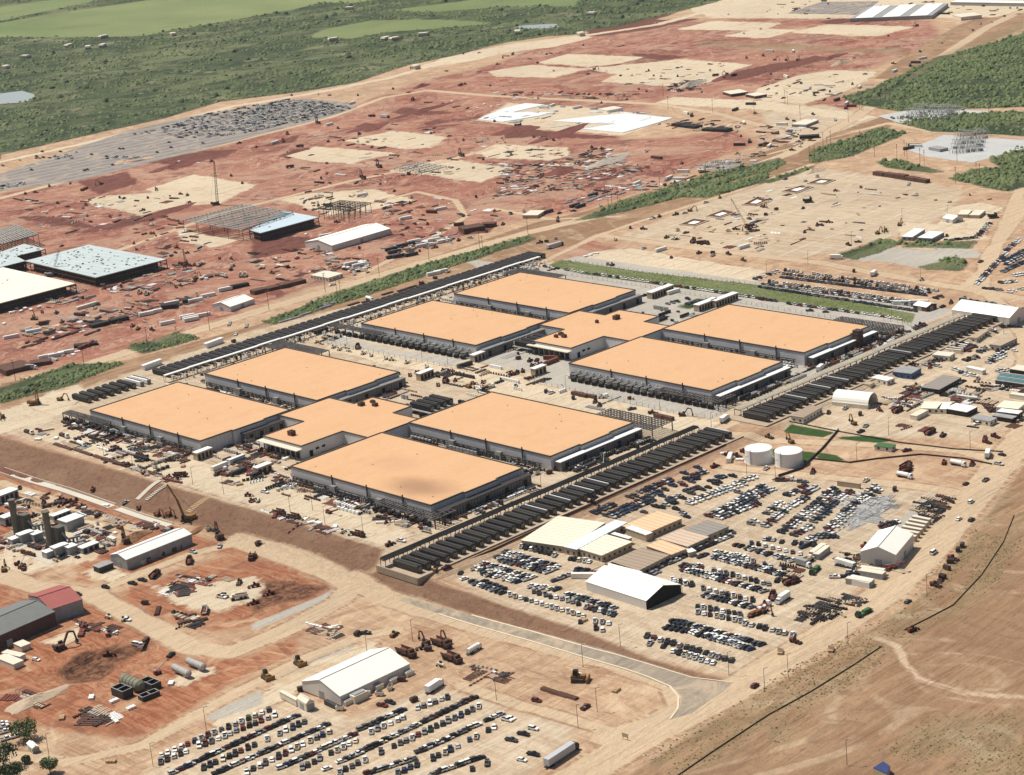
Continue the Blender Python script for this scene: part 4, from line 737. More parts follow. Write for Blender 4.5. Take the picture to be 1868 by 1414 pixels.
for y in (.3, W - .3): mb = MB(); mb.box(lu / 2, sg * y, 0, lu, 2.4, 2.7); part('side_container', mb, M_CREAM, r)
mb = MB(); mb.add([(lu, sg * y, z) for y, z in arc], [tuple(range(k_))]); part('end_wall', mb, M_TENTW, r)
# flat roofed modular buildings; corners are roof corners in the photo
M_STR = {k_: mat('striped_roof_' + k_, c_, .7, .06, .15, stripes=(1, .29, .28)) for k_, c_ in (('cream', (.76, .68, .52)), ('orange', (.72, .47, .29)), ('brown', (.34, .26, .19)), ('grey', (.27, .24, .21)), ('white', (.78, .76, .70)), ('pale_blue', (.66, .73, .75)), ('tan', (.55, .42, .31)))}
M_OFF = mat('beige_office_wall', (.40, .33, .24), .8, .1, .4)
def flat(L, B, R, h, roof, label, wall=None, name='site_office', cat='office building', win=True, group='flat roofed site offices', over=.5):
    gz = H(*at(*B, h)[:2]); b, ang, lu, lv = frame3(L, B, R, gz + h); b = b.copy(); b.z = gz; r = thing(name, label, cat, b, ang, group); sg = 1 if lv > 0 else -1; W = abs(lv)
    mb = MB(); mb.box(lu / 2, sg * W / 2, 0, lu, W, h - .35); part('wall', mb, wall or M_OFF, r)
    mb = MB(); mb.box(lu / 2, sg * W / 2, h - .35, lu + over, W + over, .35); part('roof', mb, roof, r)
    if win:
        n_ = max(1, int(lu / 3.6))
        for i in range(min(n_, 14)): mb = MB(); mb.box((i + .5) * lu / n_, -sg * .05, 1.0, 1.3, .14, 1.2); part('window', mb, M_GLASS, r)
        n_ = max(1, int(W / 3.6))
        for i in range(min(n_, 14)): mb = MB(); mb.box(-.05, sg * (i + .5) * W / n_, 1.0, .14, 1.3, 1.2); part('window', mb, M_GLASS, r)
    return r
S_ = M_STR
flat(*T('s3', (190, 1075), (458, 1160), (715, 985)), 4, S_['cream'], 'broad cream striped flat roofed office nearest the cooling row')
flat(*T('s3', (440, 1152), (512, 1176), (870, 985)), 4.2, S_['pale_blue'], 'narrow pale blue roofed walkway building between cream offices')
flat(*T('s3', (512, 1165), (690, 1218), (905, 1122)), 4, S_['cream'], 'cream striped office with dark windows at the lower left of the office cluster')
flat(*T('s3', (865, 1000), (1012, 1060), (1258, 955)), 4, S_['orange'], 'orange striped flat roofed office in the middle of the cluster')
flat(*T('s3', (840, 1005), (862, 1022), (1005, 1072)), 4.1, S_['white'], 'thin white roofed strip in front of the orange office', win=False)
flat(*T('s3', (760, 1065), (880, 1100), (905, 1090)), 3.6, S_['white'], 'small white roofed block in the dark court between offices', win=False)
flat(*T('s3', (1275, 1038), (1435, 1080), (1592, 1012)), 4, S_['grey'], 'dark grey striped flat roofed office at the right of the cluster')
flat(*T('s3', (1108, 1100), (1300, 1155), (1440, 1085)), 4, S_['tan'], 'tan striped flat roofed office left of the dark grey one')
flat(*T('s3', (1010, 1150), (1185, 1212), (1275, 1165)), 4, S_['orange'], 'small orange striped office between tan and brown roofs')
flat(*T('s3', (775, 1262), (955, 1325), (1170, 1215)), 4, S_['brown'], 'dark brown striped flat roofed office in the lower cluster')
flat(*T('s3', (690, 1300), (900, 1368), (965, 1332)), 4, S_['white'], 'white roofed office strip nearest the open ended tent')
flat(*T('s3', (1275, 1175), (1310, 1198), (1345, 1180)), 2.8, S_['white'], 'tiny white square roofed kiosk beside the parked cars', win=False)
# contractors' yard, right
YD = [((395, 722), (588, 757), (700, 690), 4, M_GRY, 'grey roofed shed with deep blue walls', M_BLUE), ((825, 540), (1020, 560), (1098, 520), 3.6, M_CREAM, 'square cream flat roofed cabin', None), ((128, 800), (312, 838), (398, 805), 3.4, S_['white'], 'white roofed double cabin beside the retaining wall', None),
      ((12, 870), (120, 882), (152, 850), 3, M_TAN, 'low tan cabin next to the barrel shelter', None), ((705, 905), (905, 938), (1155, 800), 3.4, S_['grey'], 'long grey striped block of cabins in the yard middle', M_DARK), ((1210, 680), (1395, 722), (1418, 705), 3, M_WHT, 'thin white container above the grey striped cabins', None),
      ((735, 1120), (905, 1155), (945, 1075), 3.2, S_['cream'], 'cream striped cabins near the barrel shelter', None), ((920, 1135), (985, 1160), (1050, 1085), 3.2, S_['white'], 'narrow cream cabin between two wider ones', None), ((975, 1150), (1220, 1192), (1270, 1125), 3.4, M_WHT, 'bright white flat roofed cabin with dark front', M_DARK),
      ((605, 1215), (650, 1238), (780, 1170), 3, M_CREAM, 'single cream container lying diagonally', None), ((1265, 1262), (1480, 1300), (1562, 1258), 3.2, M_GRY, 'grey white flat cabin at the lower edge of the yard', None), ((1550, 1135), (1800, 1160), (1900, 1085), 3.6, S_['cream'], 'cream striped cabins at the right edge', None),
      ((1560, 1185), (1800, 1215), (1860, 1180), 3.4, S_['white'], 'white roofed cabin in front of the cream striped ones', M_DARK), ((1510, 1232), (1735, 1268), (1795, 1240), 3, M_GRY, 'low lilac grey roofed cabin with dark walls', M_DARK), ((1705, 700), (1900, 730), (1950, 680), 4, M_CREAM, 'cream shed at the right edge above the teal stacks', M_DARK),
      ((1490, 420), (1600, 440), (1790, 350), 4, M_TAN, 'tan flat roofed building near the big white tent', M_GRY), ((1248, 345), (1330, 352), (1470, 260), 3.6, M_TAN, 'tan building close to the end of the cooling row', None), ((1700, 985), (1900, 1015), (1950, 995), 3, M_CREAM, 'long cream container at the right edge', None),
      ((1100, 1000), (1330, 1030), (1345, 1020), 2.4, M_CREAM, 'long cream skid among pipes in the yard', None)]
for L, B, R, h, rm, lab, wm in YD: flat(*Z('g', L, B, R), h, rm, lab, wm or M_CREAM, 'site_cabin', 'cabin', win=h > 3.1, group='cabins in the contractors yard', over=.2)
for i in range(5):
    a, b_, c_ = Z('g', (955 + 24 * i, 470 - 20 * i), (1150 + 22 * i, 490 - 20 * i), (1165 + 22 * i, 484 - 20 * i)); flat(a, b_, c_, 2.8, M_CREAM if i < 3 else M_WHT, 'thin cream container, %s of five lying side by side above the square cabin' % ordn(i + 1), M_CREAM, 'shipping_container', 'container', win=False, group='five thin containers side by side', over=.05)
for i in range(7): flat(*Z('g', (1540 + 10 * i, 830 - 14 * i), (1890, 880 - 16 * i), (1905, 872 - 16 * i)), 2.6 + .2 * (i % 2), M_TEAL if i % 3 else M_GRY, 'blue green material stack, %s of seven at the right edge of the yard' % ordn(i + 1), M_STEEL, 'material_stack', 'stack', win=False, group='blue green stacks at the right edge', over=.05)
for i in range(6): flat(*T('s4', (950 + 24 * i, 1060 - 24 * i), (1095 + 20 * i, 1085 - 24 * i), (1108 + 20 * i, 1075 - 24 * i)), 3.0, M_CREAM, 'long cream container, %s of six behind the tall tent by the highway' % ordn(i + 1), M_TAN, 'shipping_container', 'container', win=False, group='containers behind the tall tent', over=.05)
for q, lab in ((((692, 1325), (862, 1352), (888, 1330)), 'nearer cream container in front of the tall white tent'), (((700, 1300), (870, 1325), (890, 1312)), 'farther cream container in front of the tall white tent'), (((600, 1380), (780, 1408), (800, 1392)), 'white trailer box parked below the tall white tent'), (((355, 1185), (382, 1198), (468, 1135)), 'left one of two grey boxes at the corner of the car park'), (((378, 1200), (410, 1212), (492, 1150)), 'right one of two grey boxes at the corner of the car park')):
    flat(*T('s4', *q), 3.2, M_CREAM, lab, M_GRY, 'shipping_container', 'container', win=False, group='containers by the tall tent', over=.05)
flat(*T('s4', (245, 215), (300, 240), (435, 165)), 4, S_['brown'], 'brown roofed guard office with white windowed wall by the lawn', M_CREAM); flat(*T('s4', (805, 440), (925, 455), (935, 430)), 2.8, M_GRNM, 'green roofed gatehouse cabin in the pale forecourt', M_CREAM, 'gatehouse', 'gatehouse')
flat(*T('s4', (540, 690), (700, 712), (712, 706)), 3, M_TAN, 'tan container beside the road above the car rows', M_TAN, 'shipping_container', 'container', win=False, over=.05)
# sheds and cabins elsewhere
for k_, q, h, rm, lab, wm in (('r6', ((412, 590), (540, 610), (655, 580)), 3.6, M_CREAM, 'cream walled double cabin by the dirt road', M_CREAM), ('r3', ((1550, 650), (1610, 668), (1680, 645)), 3.4, M_CREAM, 'left cream cabin at the upper right pads', M_RUST), ('r3', ((1712, 668), (1780, 682), (1835, 665)), 3.4, M_CREAM, 'right cream cabin at the upper right pads', M_RUST),
      ('r8', ((1040, 305), (1075, 320), (1165, 262)), 3.4, M_WHT, 'narrow white cabin beside the dry pond', M_GRY), ('r8', ((1150, 312), (1215, 330), (1300, 285)), 3.6, M_WHT, 'wide white cabin beside the dry pond', M_GRY), ('r4', ((1190, 1045), (1270, 1060), (1290, 1045)), 3, M_GRY, 'grey control house inside the near substation', M_GRY),
      ('r4', ((270, 870), (320, 885), (410, 850)), 3, M_CREAM, 'pale cabin among stacks beyond the dirt road', M_GRY), ('r7', ((175, 150), (235, 165), (290, 130)), 3.2, M_CREAM, 'cream cabin beside the road left of the tree belt', M_TAN), ('s5', ((-30, 565), (95, 615), (140, 580)), 3, M_CREAM, 'nearest white trailer by the grey shed', M_CREAM),
      ('s5', ((10, 530), (140, 560), (185, 540)), 3, M_CREAM, 'middle white trailer by the grey shed', M_CREAM), ('s5', ((95, 465), (150, 490), (205, 460)), 3, M_CREAM, 'farthest white trailer by the grey shed', M_CREAM), ('s6', ((192, 805), (310, 868), (332, 858)), 3.2, M_CREAM, 'long cream cabin at the left of the large tent', M_CREAM),
      ('r3', ((655, 775), (730, 785), (840, 765)), 3, M_CREAM, 'pale box beside the white sheeting', M_WHT), ('r8', ((1420, 150), (1470, 160), (1500, 128)), 3, M_CREAM, 'left small cabin in the far right yard', M_TAN), ('r8', ((1500, 155), (1550, 165), (1595, 130)), 3, M_CREAM, 'right small cabin in the far right yard', M_TAN)):
    flat(*T(k_, *q), h, rm, lab, wm, 'site_cabin', 'cabin', win=h > 3.2, group=None, over=.3)
# far-off factory shed and yards at the top
b, ang, lu, lv = frame3(*T('r4', (728, 85), (1215, 95), (1330, 10)), 8); r = thing('factory_building', 'huge low white roofed building at the top right horizon', 'factory', Vector((b.x, b.y, 0)), ang); sg = 1 if lv > 0 else -1
mb = MB(); mb.box(lu / 2, lv / 2, 0, lu, abs(lv), 5.0); part('wall', mb, M_GRY, r); mb = MB()
for i in range(3): mb.box(lu * (i + .5) / 3, lv / 2, 5.0, lu / 3 - 14, abs(lv), .8)
part('roof', mb, M_TENT, r); mb = MB(); mb.box(lu / 2, lv / 2, 5.0, lu, abs(lv), .3); part('roof_valley', mb, M_GRY, r)
flat(*T('r4', (1360, 105), (1420, 122), (1450, 100)), 5, M_CREAM, 'small pale shed beside the far factory', M_CREAM, 'metal_shed', 'shed', win=False, group=None); flat(*T('r4', (1345, 14), (1868, 22), (1930, 8)), 5, M_WHT, 'long white roof beyond the far factory', M_GRY, 'metal_shed', 'shed', win=False, group=None)
sheet('gravel_pad', T('r4', (190, 95), (430, 15), (840, 10), (700, 105)), M_LOT, .3, 'grey striped yard left of the far factory', dens=40)
# water tanks
for px, py, lab in ((1388, 848, 'left white water tank on the lawn'), (1443, 853, 'right white water tank on the lawn')):
    p = at(px, py) + Vector((4.5, 5, 0)); r = thing('water_tank', lab, 'tank', p, 0, 'two white water tanks'); mb = MB(); mb.cyl((0, 0, 0), (0, 0, 8.2), 7.9, 36, caps=False); part('shell', mb, mat('white_tank', (.70, .70, .68), .5, .04, .1), r)
    mb = MB(); mb.cyl((0, 0, 8.2), (0, 0, 8.9), 8.0, 36, .6); part('roof', mb, mat('white_tank', (0, 0, 0)), r); mb = MB(); mb.bar((-8.1, -1, 0), (-8.1, -1, 9.3), .12); mb.bar((-8.1, -.4, 0), (-8.1, -.4, 9.3), .12); [mb.bar((-8.1, -1, .5 + i * .6), (-8.1, -.4, .5 + i * .6), .06) for i in range(14)]; part('ladder', mb, M_STEEL, r)
    mb = MB(); mb.cyl((0, 0, .0), (0, 0, .25), 8.6, 36); part('foundation', mb, M_CONCB, r)
fence([(1420, 870), (1463, 856), (1500, 820), (1530, 785)], 'dark screen wall running past the water tanks', 1.5, 6, M_STEEL, name='screen_wall'); fence([(1480, 838), (1550, 845), (1600, 838), (1680, 830), (1760, 838), (1810, 848)], 'low dark wall curving round the forecourt', 1.0, 6, M_STEEL, name='low_wall')
fence([(1440, 768), (1530, 788), (1640, 808), (1740, 820), (1830, 825)], 'low dark wall above the forecourt lawn', .8, 6, M_STEEL, name='low_wall')
fence([(772, 1060), (900, 1003), (1050, 935), (1200, 868), (1324, 812)], 'low dark red wall between the near cooling row and the car park', .9, 6, mat('dark_red_wall', (.10, .03, .024), .9, .2, .3), name='low_wall')
# buildings going up on the left
M_DECK = mat('metal_roof_deck', (.47, .53, .52), .5, .08, .05, stripes=(0, .12, .10)); M_MEM = mat('cream_roof_membrane', (.74, .70, .56), .7, .06, .03)
def shell(pts, h, mt, label, openings=0, bays=9.0):
    """steel building under construction: roof outline given at roof height"""
    P = [at(*p, h) for p in pts]; o = Vector((P[0].x, P[0].y, 0)); r = thing('unfinished_building', label, 'building', o, 0, 'steel buildings going up'); L = [(p.x - o.x, p.y - o.y) for p in P]
    mb = MB(); mb.prism(L, h - .5, h); part('roof_deck', mb, mt, r); col, gir, dk = MB(), MB(), MB()
    for a, b in zip(L, L[1:] + L[:1]):
        A, B_ = Vector((*a, 0)), Vector((*b, 0)); n_ = max(1, int((B_ - A).length / bays))
        for i in range(n_ + 1): p = A.lerp(B_, i / n_); col.bar((p.x, p.y, 0), (p.x, p.y, h - .5), .55)
        for z in (h * .5, h - .9): gir.bar((A.x, A.y, z), (B_.x, B_.y, z), .3, .5)
    each('column', col, M_STEEL, r); each('girder', gir, M_RUST, r)
    c_ = sum((Vector((*a, 0)) for a in L), Vector()) / len(L); mb = MB(); mb.prism([tuple((Vector((*a, 0)) - c_) * .88 + c_)[:2] for a in L], 0, h - .9); part('interior_shade_core', mb, mat('painted_interior_shade', (.055, .04, .034), .9, .4, .3), r)  # dark solid core: the shadow inside the open frame, painted as a block
    if openings:
        mb = MB(); xs = [a[0] for a in L]; ys = [a[1] for a in L]; rr = random.Random(openings)
        for i in range(openings):
            x, y = rr.uniform(.0, 1), rr.uniform(.0, 1); A, B_, D_ = Vector((*L[0], 0)), Vector((*L[1], 0)), Vector((*L[-1], 0)); p = A + (B_ - A) * (.06 + .88 * x) + (D_ - A) * (.06 + .88 * y); mb.box(p.x, p.y, h, rr.uniform(.9, 2.2), rr.uniform(.7, 1.3), .12 + rr.random() * .4)
        each('roof_opening', mb, M_DARK, r, 130)
    return r
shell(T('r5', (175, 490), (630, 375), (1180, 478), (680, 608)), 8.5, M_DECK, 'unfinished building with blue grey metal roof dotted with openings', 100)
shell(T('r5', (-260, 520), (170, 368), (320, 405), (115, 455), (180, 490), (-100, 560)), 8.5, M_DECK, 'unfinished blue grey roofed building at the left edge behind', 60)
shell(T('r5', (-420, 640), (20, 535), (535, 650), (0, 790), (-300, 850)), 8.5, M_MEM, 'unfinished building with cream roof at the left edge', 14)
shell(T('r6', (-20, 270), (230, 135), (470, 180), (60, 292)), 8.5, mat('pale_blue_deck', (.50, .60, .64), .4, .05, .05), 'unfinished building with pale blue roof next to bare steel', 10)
M_LGALV = mat('pale_galvanised_joist', (.40, .40, .37), .5, .15, .3)
def skeleton(pts, h, label, nj=30, na=6, bays=10.0, mt=None, jw=.5):
    P = [at(*p, h) for p in pts]; o = Vector((P[0].x, P[0].y, 0)); r = thing('steel_building', label, 'steel building frame', o, 0, 'bare steel building frames'); A, B_, C_, D_ = [p - o for p in P]; g_, j_, c_ = MB(), MB(), MB()
    for i in range(nj + 1):
        p, q = A.lerp(B_, i / nj), D_.lerp(C_, i / nj); j_.bar((p.x, p.y, h), (q.x, q.y, h), jw, .5)
    for i in range(na + 1):
        p, q = A.lerp(D_, i / na), B_.lerp(C_, i / na); g_.bar((p.x, p.y, h - .5), (q.x, q.y, h - .5), .4, .5); n_ = max(2, int((q - p).length / bays))
        for k_ in range(n_ + 1): s_ = p.lerp(q, k_ / n_); c_.bar((s_.x, s_.y, 0), (s_.x, s_.y, h - .5), .34)
    each('joist', j_, mt or M_LGALV, r); each('girder', g_, M_STEEL, r); each('column', c_, M_STEEL, r)
skeleton(T('r5', (1300, 200), (1720, 90), (2080, 145), (1720, 270)), 11, 'bare grey steel roof frame with many joists beside the pale blue roof', 15, 4, 12, mat('greenish_joist', (.24, .265, .245), .6, .15, .3), 1.5)
skeleton(T('r5', (-80, 300), (110, 235), (270, 300), (20, 370)), 11, 'bare steel roof frame at the left edge', 12, 4, 12, mat('greenish_joist', (0, 0, 0)), 1.5)
skeleton(T('r6', (470, 110), (620, 60), (840, 80), (680, 145)), 10, 'skeletal steel frame with bare columns on the pale pad', 9, 6, 9, M_STEEL)
skeleton(T('r2', (1010, 1190), (1180, 1150), (1380, 1180), (1200, 1225)), 3, 'low formwork frame on a distant pad', 8, 5)
# long container trains and dark stacks
def stack(k_, a, b_, wd, h, mt, label, n_=None, name='material_stack', cat='stack', group=None, gap=.06):
    (p0, p1) = TS.get(k_) and T(k_, a, b_) or Z(k_, a, b_); A, B_ = at(*p0), at(*p1); L = (B_ - A).length; n_ = n_ or max(1, int(L / 12)); ang = math.atan2(B_.y - A.y, B_.x - A.x); r = thing(name, label, cat, A, ang, group); rr = random.Random(int(p0[0] * 13))
    for i in range(n_):
        mb = MB(); hh = h * rr.uniform(.8, 1.1); ww = wd * rr.uniform(.8, 1.1); mb.box((i + .5) * L / n_, rr.uniform(-.4, .4), 0, L / n_ * (1 - gap), ww, hh); part('bundle', mb, mt, r)
for a in (('r6', (0, 730), (370, 640), 9, 3.5, M_RUST, 'long dark red row of stacked steel beside the left dirt road'), ('r5', (0, 1290), (200, 1240), 20, 3.5, M_RUST, 'dark red stack of steel at the left edge'), ('r5', (210, 1235), (370, 1215), 10, 3, M_RUST, 'short dark red stack next to a small trailer'),
    ('r5', (640, 970), (910, 905), 6, 3, M_DARK, 'row of dark covered bundles in the red laydown yard'), ('r5', (1140, 830), (1260, 815), 8, 3, M_DARK, 'dark bundles beside pale boxes'), ('r5', (1300, 785), (1360, 780), 8, 3, M_DARK, 'small dark stack in the red yard'), ('r5', (1630, 690), (1770, 665), 5, 3, M_DARK, 'dark container row near the small tent'),
    ('r6', (1480, 290), (1640, 262), 14, 4, M_RUST, 'dark red heap of stacked beams by the dirt road'), ('r6', (1630, 250), (1735, 245), 9, 3.5, M_RUST, 'dark red stack next to the beam heap'), ('r4', (810, 1240), (1190, 1300), 7, 4, M_RUST, 'long dark brown row of stacks on the big tan pad'), ('r3', (1210, 890), (1380, 912), 12, 3, M_DARK, 'black stack near the dirt road'),
    ('r3', (1420, 925), (1600, 935), 12, 3.2, M_DARK, 'larger black stack near the dirt road'), ('r3', (270, 985), (400, 955), 6, 2.5, M_RUST, 'rusty row on the red bank'), ('r4', (270, 985), (420, 975), 9, 3, M_DARK, 'black flat stack beside the roadside poles'), ('r5', (520, 1105), (700, 1080), 6, 2.5, M_DARK, 'dark bundles along the left dirt road'),
    ('s8', (360, 240), (700, 150), 1, 1, M_RUST, 'x')): 
    if a[-1] != 'x': stack(*a)
for a in (('s1', (2, 1050), (2, 1051), 1, 1, M_RUST, 'x'),): pass
for i, (k_, a, b_) in enumerate((('r6', (1240, 150), (1312, 152)), ('r6', (1430, 245), (1505, 235)), ('r3', (1045, 1122), (1120, 1130)), ('r5', (530, 880), (600, 885)), ('r5', (540, 845), (690, 800)), ('r5', (275, 950), (340, 940)), ('r6', (330, 400), (330, 401)))):
    if a != (330, 400): stack(k_, a, b_, 3, 3, M_RUST if i != 4 else M_CREAM, ['dark red container standing alone on pale dirt', 'rusty container beside the winding track', 'dark red container in the middle of the red clearing', 'dark container in the red laydown yard', 'long pale trailer in the red laydown yard', 'rusty container at the left of the red yard'][i], 1, 'shipping_container', 'container')
stack('s3', (480, 75), (650, 108), 3, 2.6, M_RUST, 'long rusty trailer bed beside the gravel yard fence', 3, 'flatbed_trailer', 'trailer'); stack('s3', (1070, 232), (1200, 262), 3, 2, M_RUST, 'rusty trailer bed by the right fence corner', 2, 'flatbed_trailer', 'trailer')
for q, lab in (((80, 1195), 'white trailer box beside the top cooling row, farther'), ((1010, 1262), '')): pass
for (x, y), lab in (((1080, 1245), 'nearer white trailer box parked beside the top cooling row'), ((1520, 1090), 'farther white trailer box parked beside the top cooling row')):
    px, py = T('r5', (x, y))[0]; house(px, py, 17, 3, 3.6, M_WHT, M_WHT, lab, (10, -3.6), 'trailer_box', 'trailer', False)
# ================================================================ POLES, CRANES, PLANT, SUBSTATIONS
ORIG = {}
def poles(lst, hgt_, kind, label, cat, group, arm=2.4):
    a, b, c = MB(), MB(), MB(); rp = .2 if kind == 'utility' else .13; a.cyl((0, 0, 0), (0, 0, hgt_), rp, 6, rp * .7)
    if kind == 'utility':
        for z in (hgt_ - .6, hgt_ - 2.2): b.bar((-arm / 2, 0, z), (arm / 2, 0, z), .25)
        for x in (-arm / 2, 0, arm / 2): c.cyl((x, 0, hgt_ - .5), (x, 0, hgt_ - .1), .14, 6)
        key = 'pole%d' % hgt_; tpl(key, [('post', a, M_RUST, None), ('crossarm', b, M_RUST, [('insulator', c, M_PIPE)])]); nm = 'utility_pole'
    else:
        b.bar((-.2, 0, hgt_), (1.6, 0, hgt_ + .2), .16); c.box(1.6, 0, hgt_ + .1, 1.0, .5, .25); key = 'lamp%d' % hgt_; tpl(key, [('post', a, M_STEEL, None), ('arm', b, M_STEEL, [('lamp_head', c, M_PIPE)])]); nm = 'light_pole'
    for px, py in lst: put(key, nm, label, cat, px, py, (10, -3), group)
def bt(k_, s_): return [t(*TS[k_], [(x, y)])[0] for x, y in s_]
poles(bt('r5', [(1490, 985), (1050, 1105), (1265, 1100), (597, 1230), (110, 1340)]) + bt('r6', [(120, 840), (520, 712), (605, 745), (632, 765), (903, 600), (1257, 490), (1617, 405), (1640, 440)]) + bt('r7', [(168, 300), (740, 110), (765, 100), (808, 90)]) +
      bt('r3', [(1130, 690), (1163, 780), (1480, 800), (1775, 820), (1108, 1370), (1530, 1290), (1560, 1280), (1678, 1200), (1400, 1310)]) + bt('r4', [(172, 740), (190, 745), (280, 850), (622, 870), (657, 1115), (347, 1150), (382, 1145), (420, 1150), (443, 1050), (472, 1090), (497, 1040), (705, 1040), (715, 1055), (745, 1050), (808, 1115), (967, 1140), (1020, 1110), (1038, 1130), (1130, 1170), (1160, 1185), (1383, 1310), (1530, 1280), (1555, 1285), (1805, 1300), (1620, 870), (1393, 1150), (850, 720), (885, 715), (915, 720), (700, 780), (715, 785), (725, 790), (1050, 895), (1075, 900), (1130, 905), (1580, 740)]),
      16, 'utility', 'brown wooden utility pole', 'utility pole', 'utility poles')
poles(bt('r8', [(335, 520), (1135, 640), (645, 380), (1003, 215), (1325, 190), (42, 590), (335, 790), (930, 875), (1585, 920), (1725, 1010), (1008, 1000)]) + bt('s1', [(740, 530), (945, 600), (1155, 680), (1370, 720), (1590, 790)]) + bt('s2', [(272, 920), (430, 900), (518, 1005), (788, 1060)]) + bt('s3', [(440, 60), (1105, 190), (1472, 330), (1722, 650), (545, 700), (265, 770)]) + bt('s4', [(908, 370), (682, 555), (1487, 470), (105, 680)]) +
      bt('s5', [(350, 1270), (1465, 1080), (1088, 1340)]) + bt('s6', [(1735, 870), (1140, 450), (818, 545)]) + bt('s7', [(525, 1070), (660, 950), (1265, 130), (1595, 690), (825, 490), (560, 635)]) + bt('s8', [(1180, 130), (620, 480), (612, 1330), (195, 705), (28, 810)]) + bt('r6', [(675, 1080), (1205, 1180), (1390, 1230), (880, 1060)]), 11, 'lamp', 'slim light mast', 'light pole', 'light masts')
# lattice boom cranes
def lattice(mb, p, q, w_, n_):
    p, q = Vector(p), Vector(q); d = (q - p).normalized(); up = Vector((0, 0, 1)) if abs(d.z) < .9 else Vector((1, 0, 0)); a = d.cross(up).normalized() * w_ / 2; b = a.cross(d).normalized() * w_ / 2; cs = [a + b, a - b, -a - b, -a + b]
    for c in cs: mb.bar(p + c, q + c * .5, .16 * max(1, w_ / 1.4))
    for i in range(n_):
        f0, f1 = i / n_, (i + 1) / n_
        for k_ in range(4):
            u, v = cs[k_], cs[(k_ + 1) % 4]; mb.bar(p.lerp(q, f0) + u * (1 - f0 / 2), p.lerp(q, f1) + v * (1 - f1 / 2), .12 * max(1, w_ / 1.4))
def crane(k_, base, tip, col, label, L=None, lat=True, w_=1.6, out=None):
    """tip given in the photo; the boom stands in the vertical plane facing the camera"""
    b = at(*T(k_, base)[0]); tx, ty = T(k_, tip)[0]; d = FWD * F_PX + RGT * (tx - CX) - UPV * (ty - CY); n_ = Vector((FWD.x, FWD.y, 0)).normalized(); tt = (b - CAM).dot(n_) / d.dot(n_); tp_ = CAM + d * tt - b
    r = thing('crane', label, 'crane', b, math.atan2(tp_.y, tp_.x)); bx, bz = math.hypot(tp_.x, tp_.y), tp_.z
    mb = MB(); [mb.box(0, y, 0, 7, 1.0, 1.3) for y in (-2.2, 2.2)]; mb.box(0, 0, .6, 4.5, 3.6, .7); part('crawler_track', mb, M_STEEL, r); mb = MB(); mb.box(-1, 0, 1.4, 7, 3.2, 1.8); mb.box(-4.4, 0, 1.5, 1.5, 3.4, 2.2); h_ = part('upperworks', mb, col, r); mb = MB(); mb.box(2.2, 1.3, 1.6, 1.6, 1.4, 2.2); link('cab', mb.mesh('cab', M_GLASS), h_)
    mb = MB(); (lattice(mb, (1.5, 0, 2), (bx, 0, bz), w_, max(8, int(bz / 2.6))) if lat else (mb.bar((1.5, 0, 2.2), (bx * .5, 0, 2 + bz * .5), 1.2), mb.bar((bx * .45, 0, 2 + bz * .45), (bx, 0, bz), .8))); part('boom', mb, col if not lat else M_RUST if col is M_RUST else col, r)
    mb = MB(); mb.bar((bx, 0, bz), (-4.5, 0, 5.5), .12); mb.bar((bx, 0, bz), (bx + .3, 0, max(2, bz - 14)), .1); mb.box(bx + .3, 0, max(1.5, bz - 15), .7, .5, 1.1); part('hoist_rope', mb, M_STEEL, r); return r
crane('s1', (1330, 970), (1185, 715), M_YEL, 'tall crane with yellow and dark boom at the foot of the brown slope', lat=False); crane('r7', (1735, 255), (1610, 50), M_RUST, 'rust coloured crane with long boom on the big tan pad', w_=1.6); crane('r5', (1535, 95), (1520, -215), M_RUST, 'tall slender crane behind the bare steel roof frame', w_=2.2)
crane('r5', (362, 600), (420, 415), M_GRY, 'grey crane standing in front of the dotted blue grey roof'); crane('r5', (1310, 520), (1298, 405), M_ORG, 'orange boom crane in the red laydown yard'); crane('r6', (545, 105), (570, 10), M_STEEL, 'dark crane on the pale pad with skeletal steel'); crane('s1', (250, 150), (255, 0), M_YEL, 'yellow mast crane on the pale ground at the left end of the halls', w_=2.0)
crane('r3', (1410, 1225), (1440, 1140), M_CREAM, 'pale crane beside the grey steel laydown near the tree belt', lat=False); crane('r3', (105, 900), (115, 855), M_STEEL, 'small dark crane on the distant red bank'); crane('r8', (340, 75), (350, 30), M_STEEL, 'dark drilling crane on the big tan pad'); crane('r8', (1655, 185), (1660, 145), M_STEEL, 'small dark crane at the far right yard')
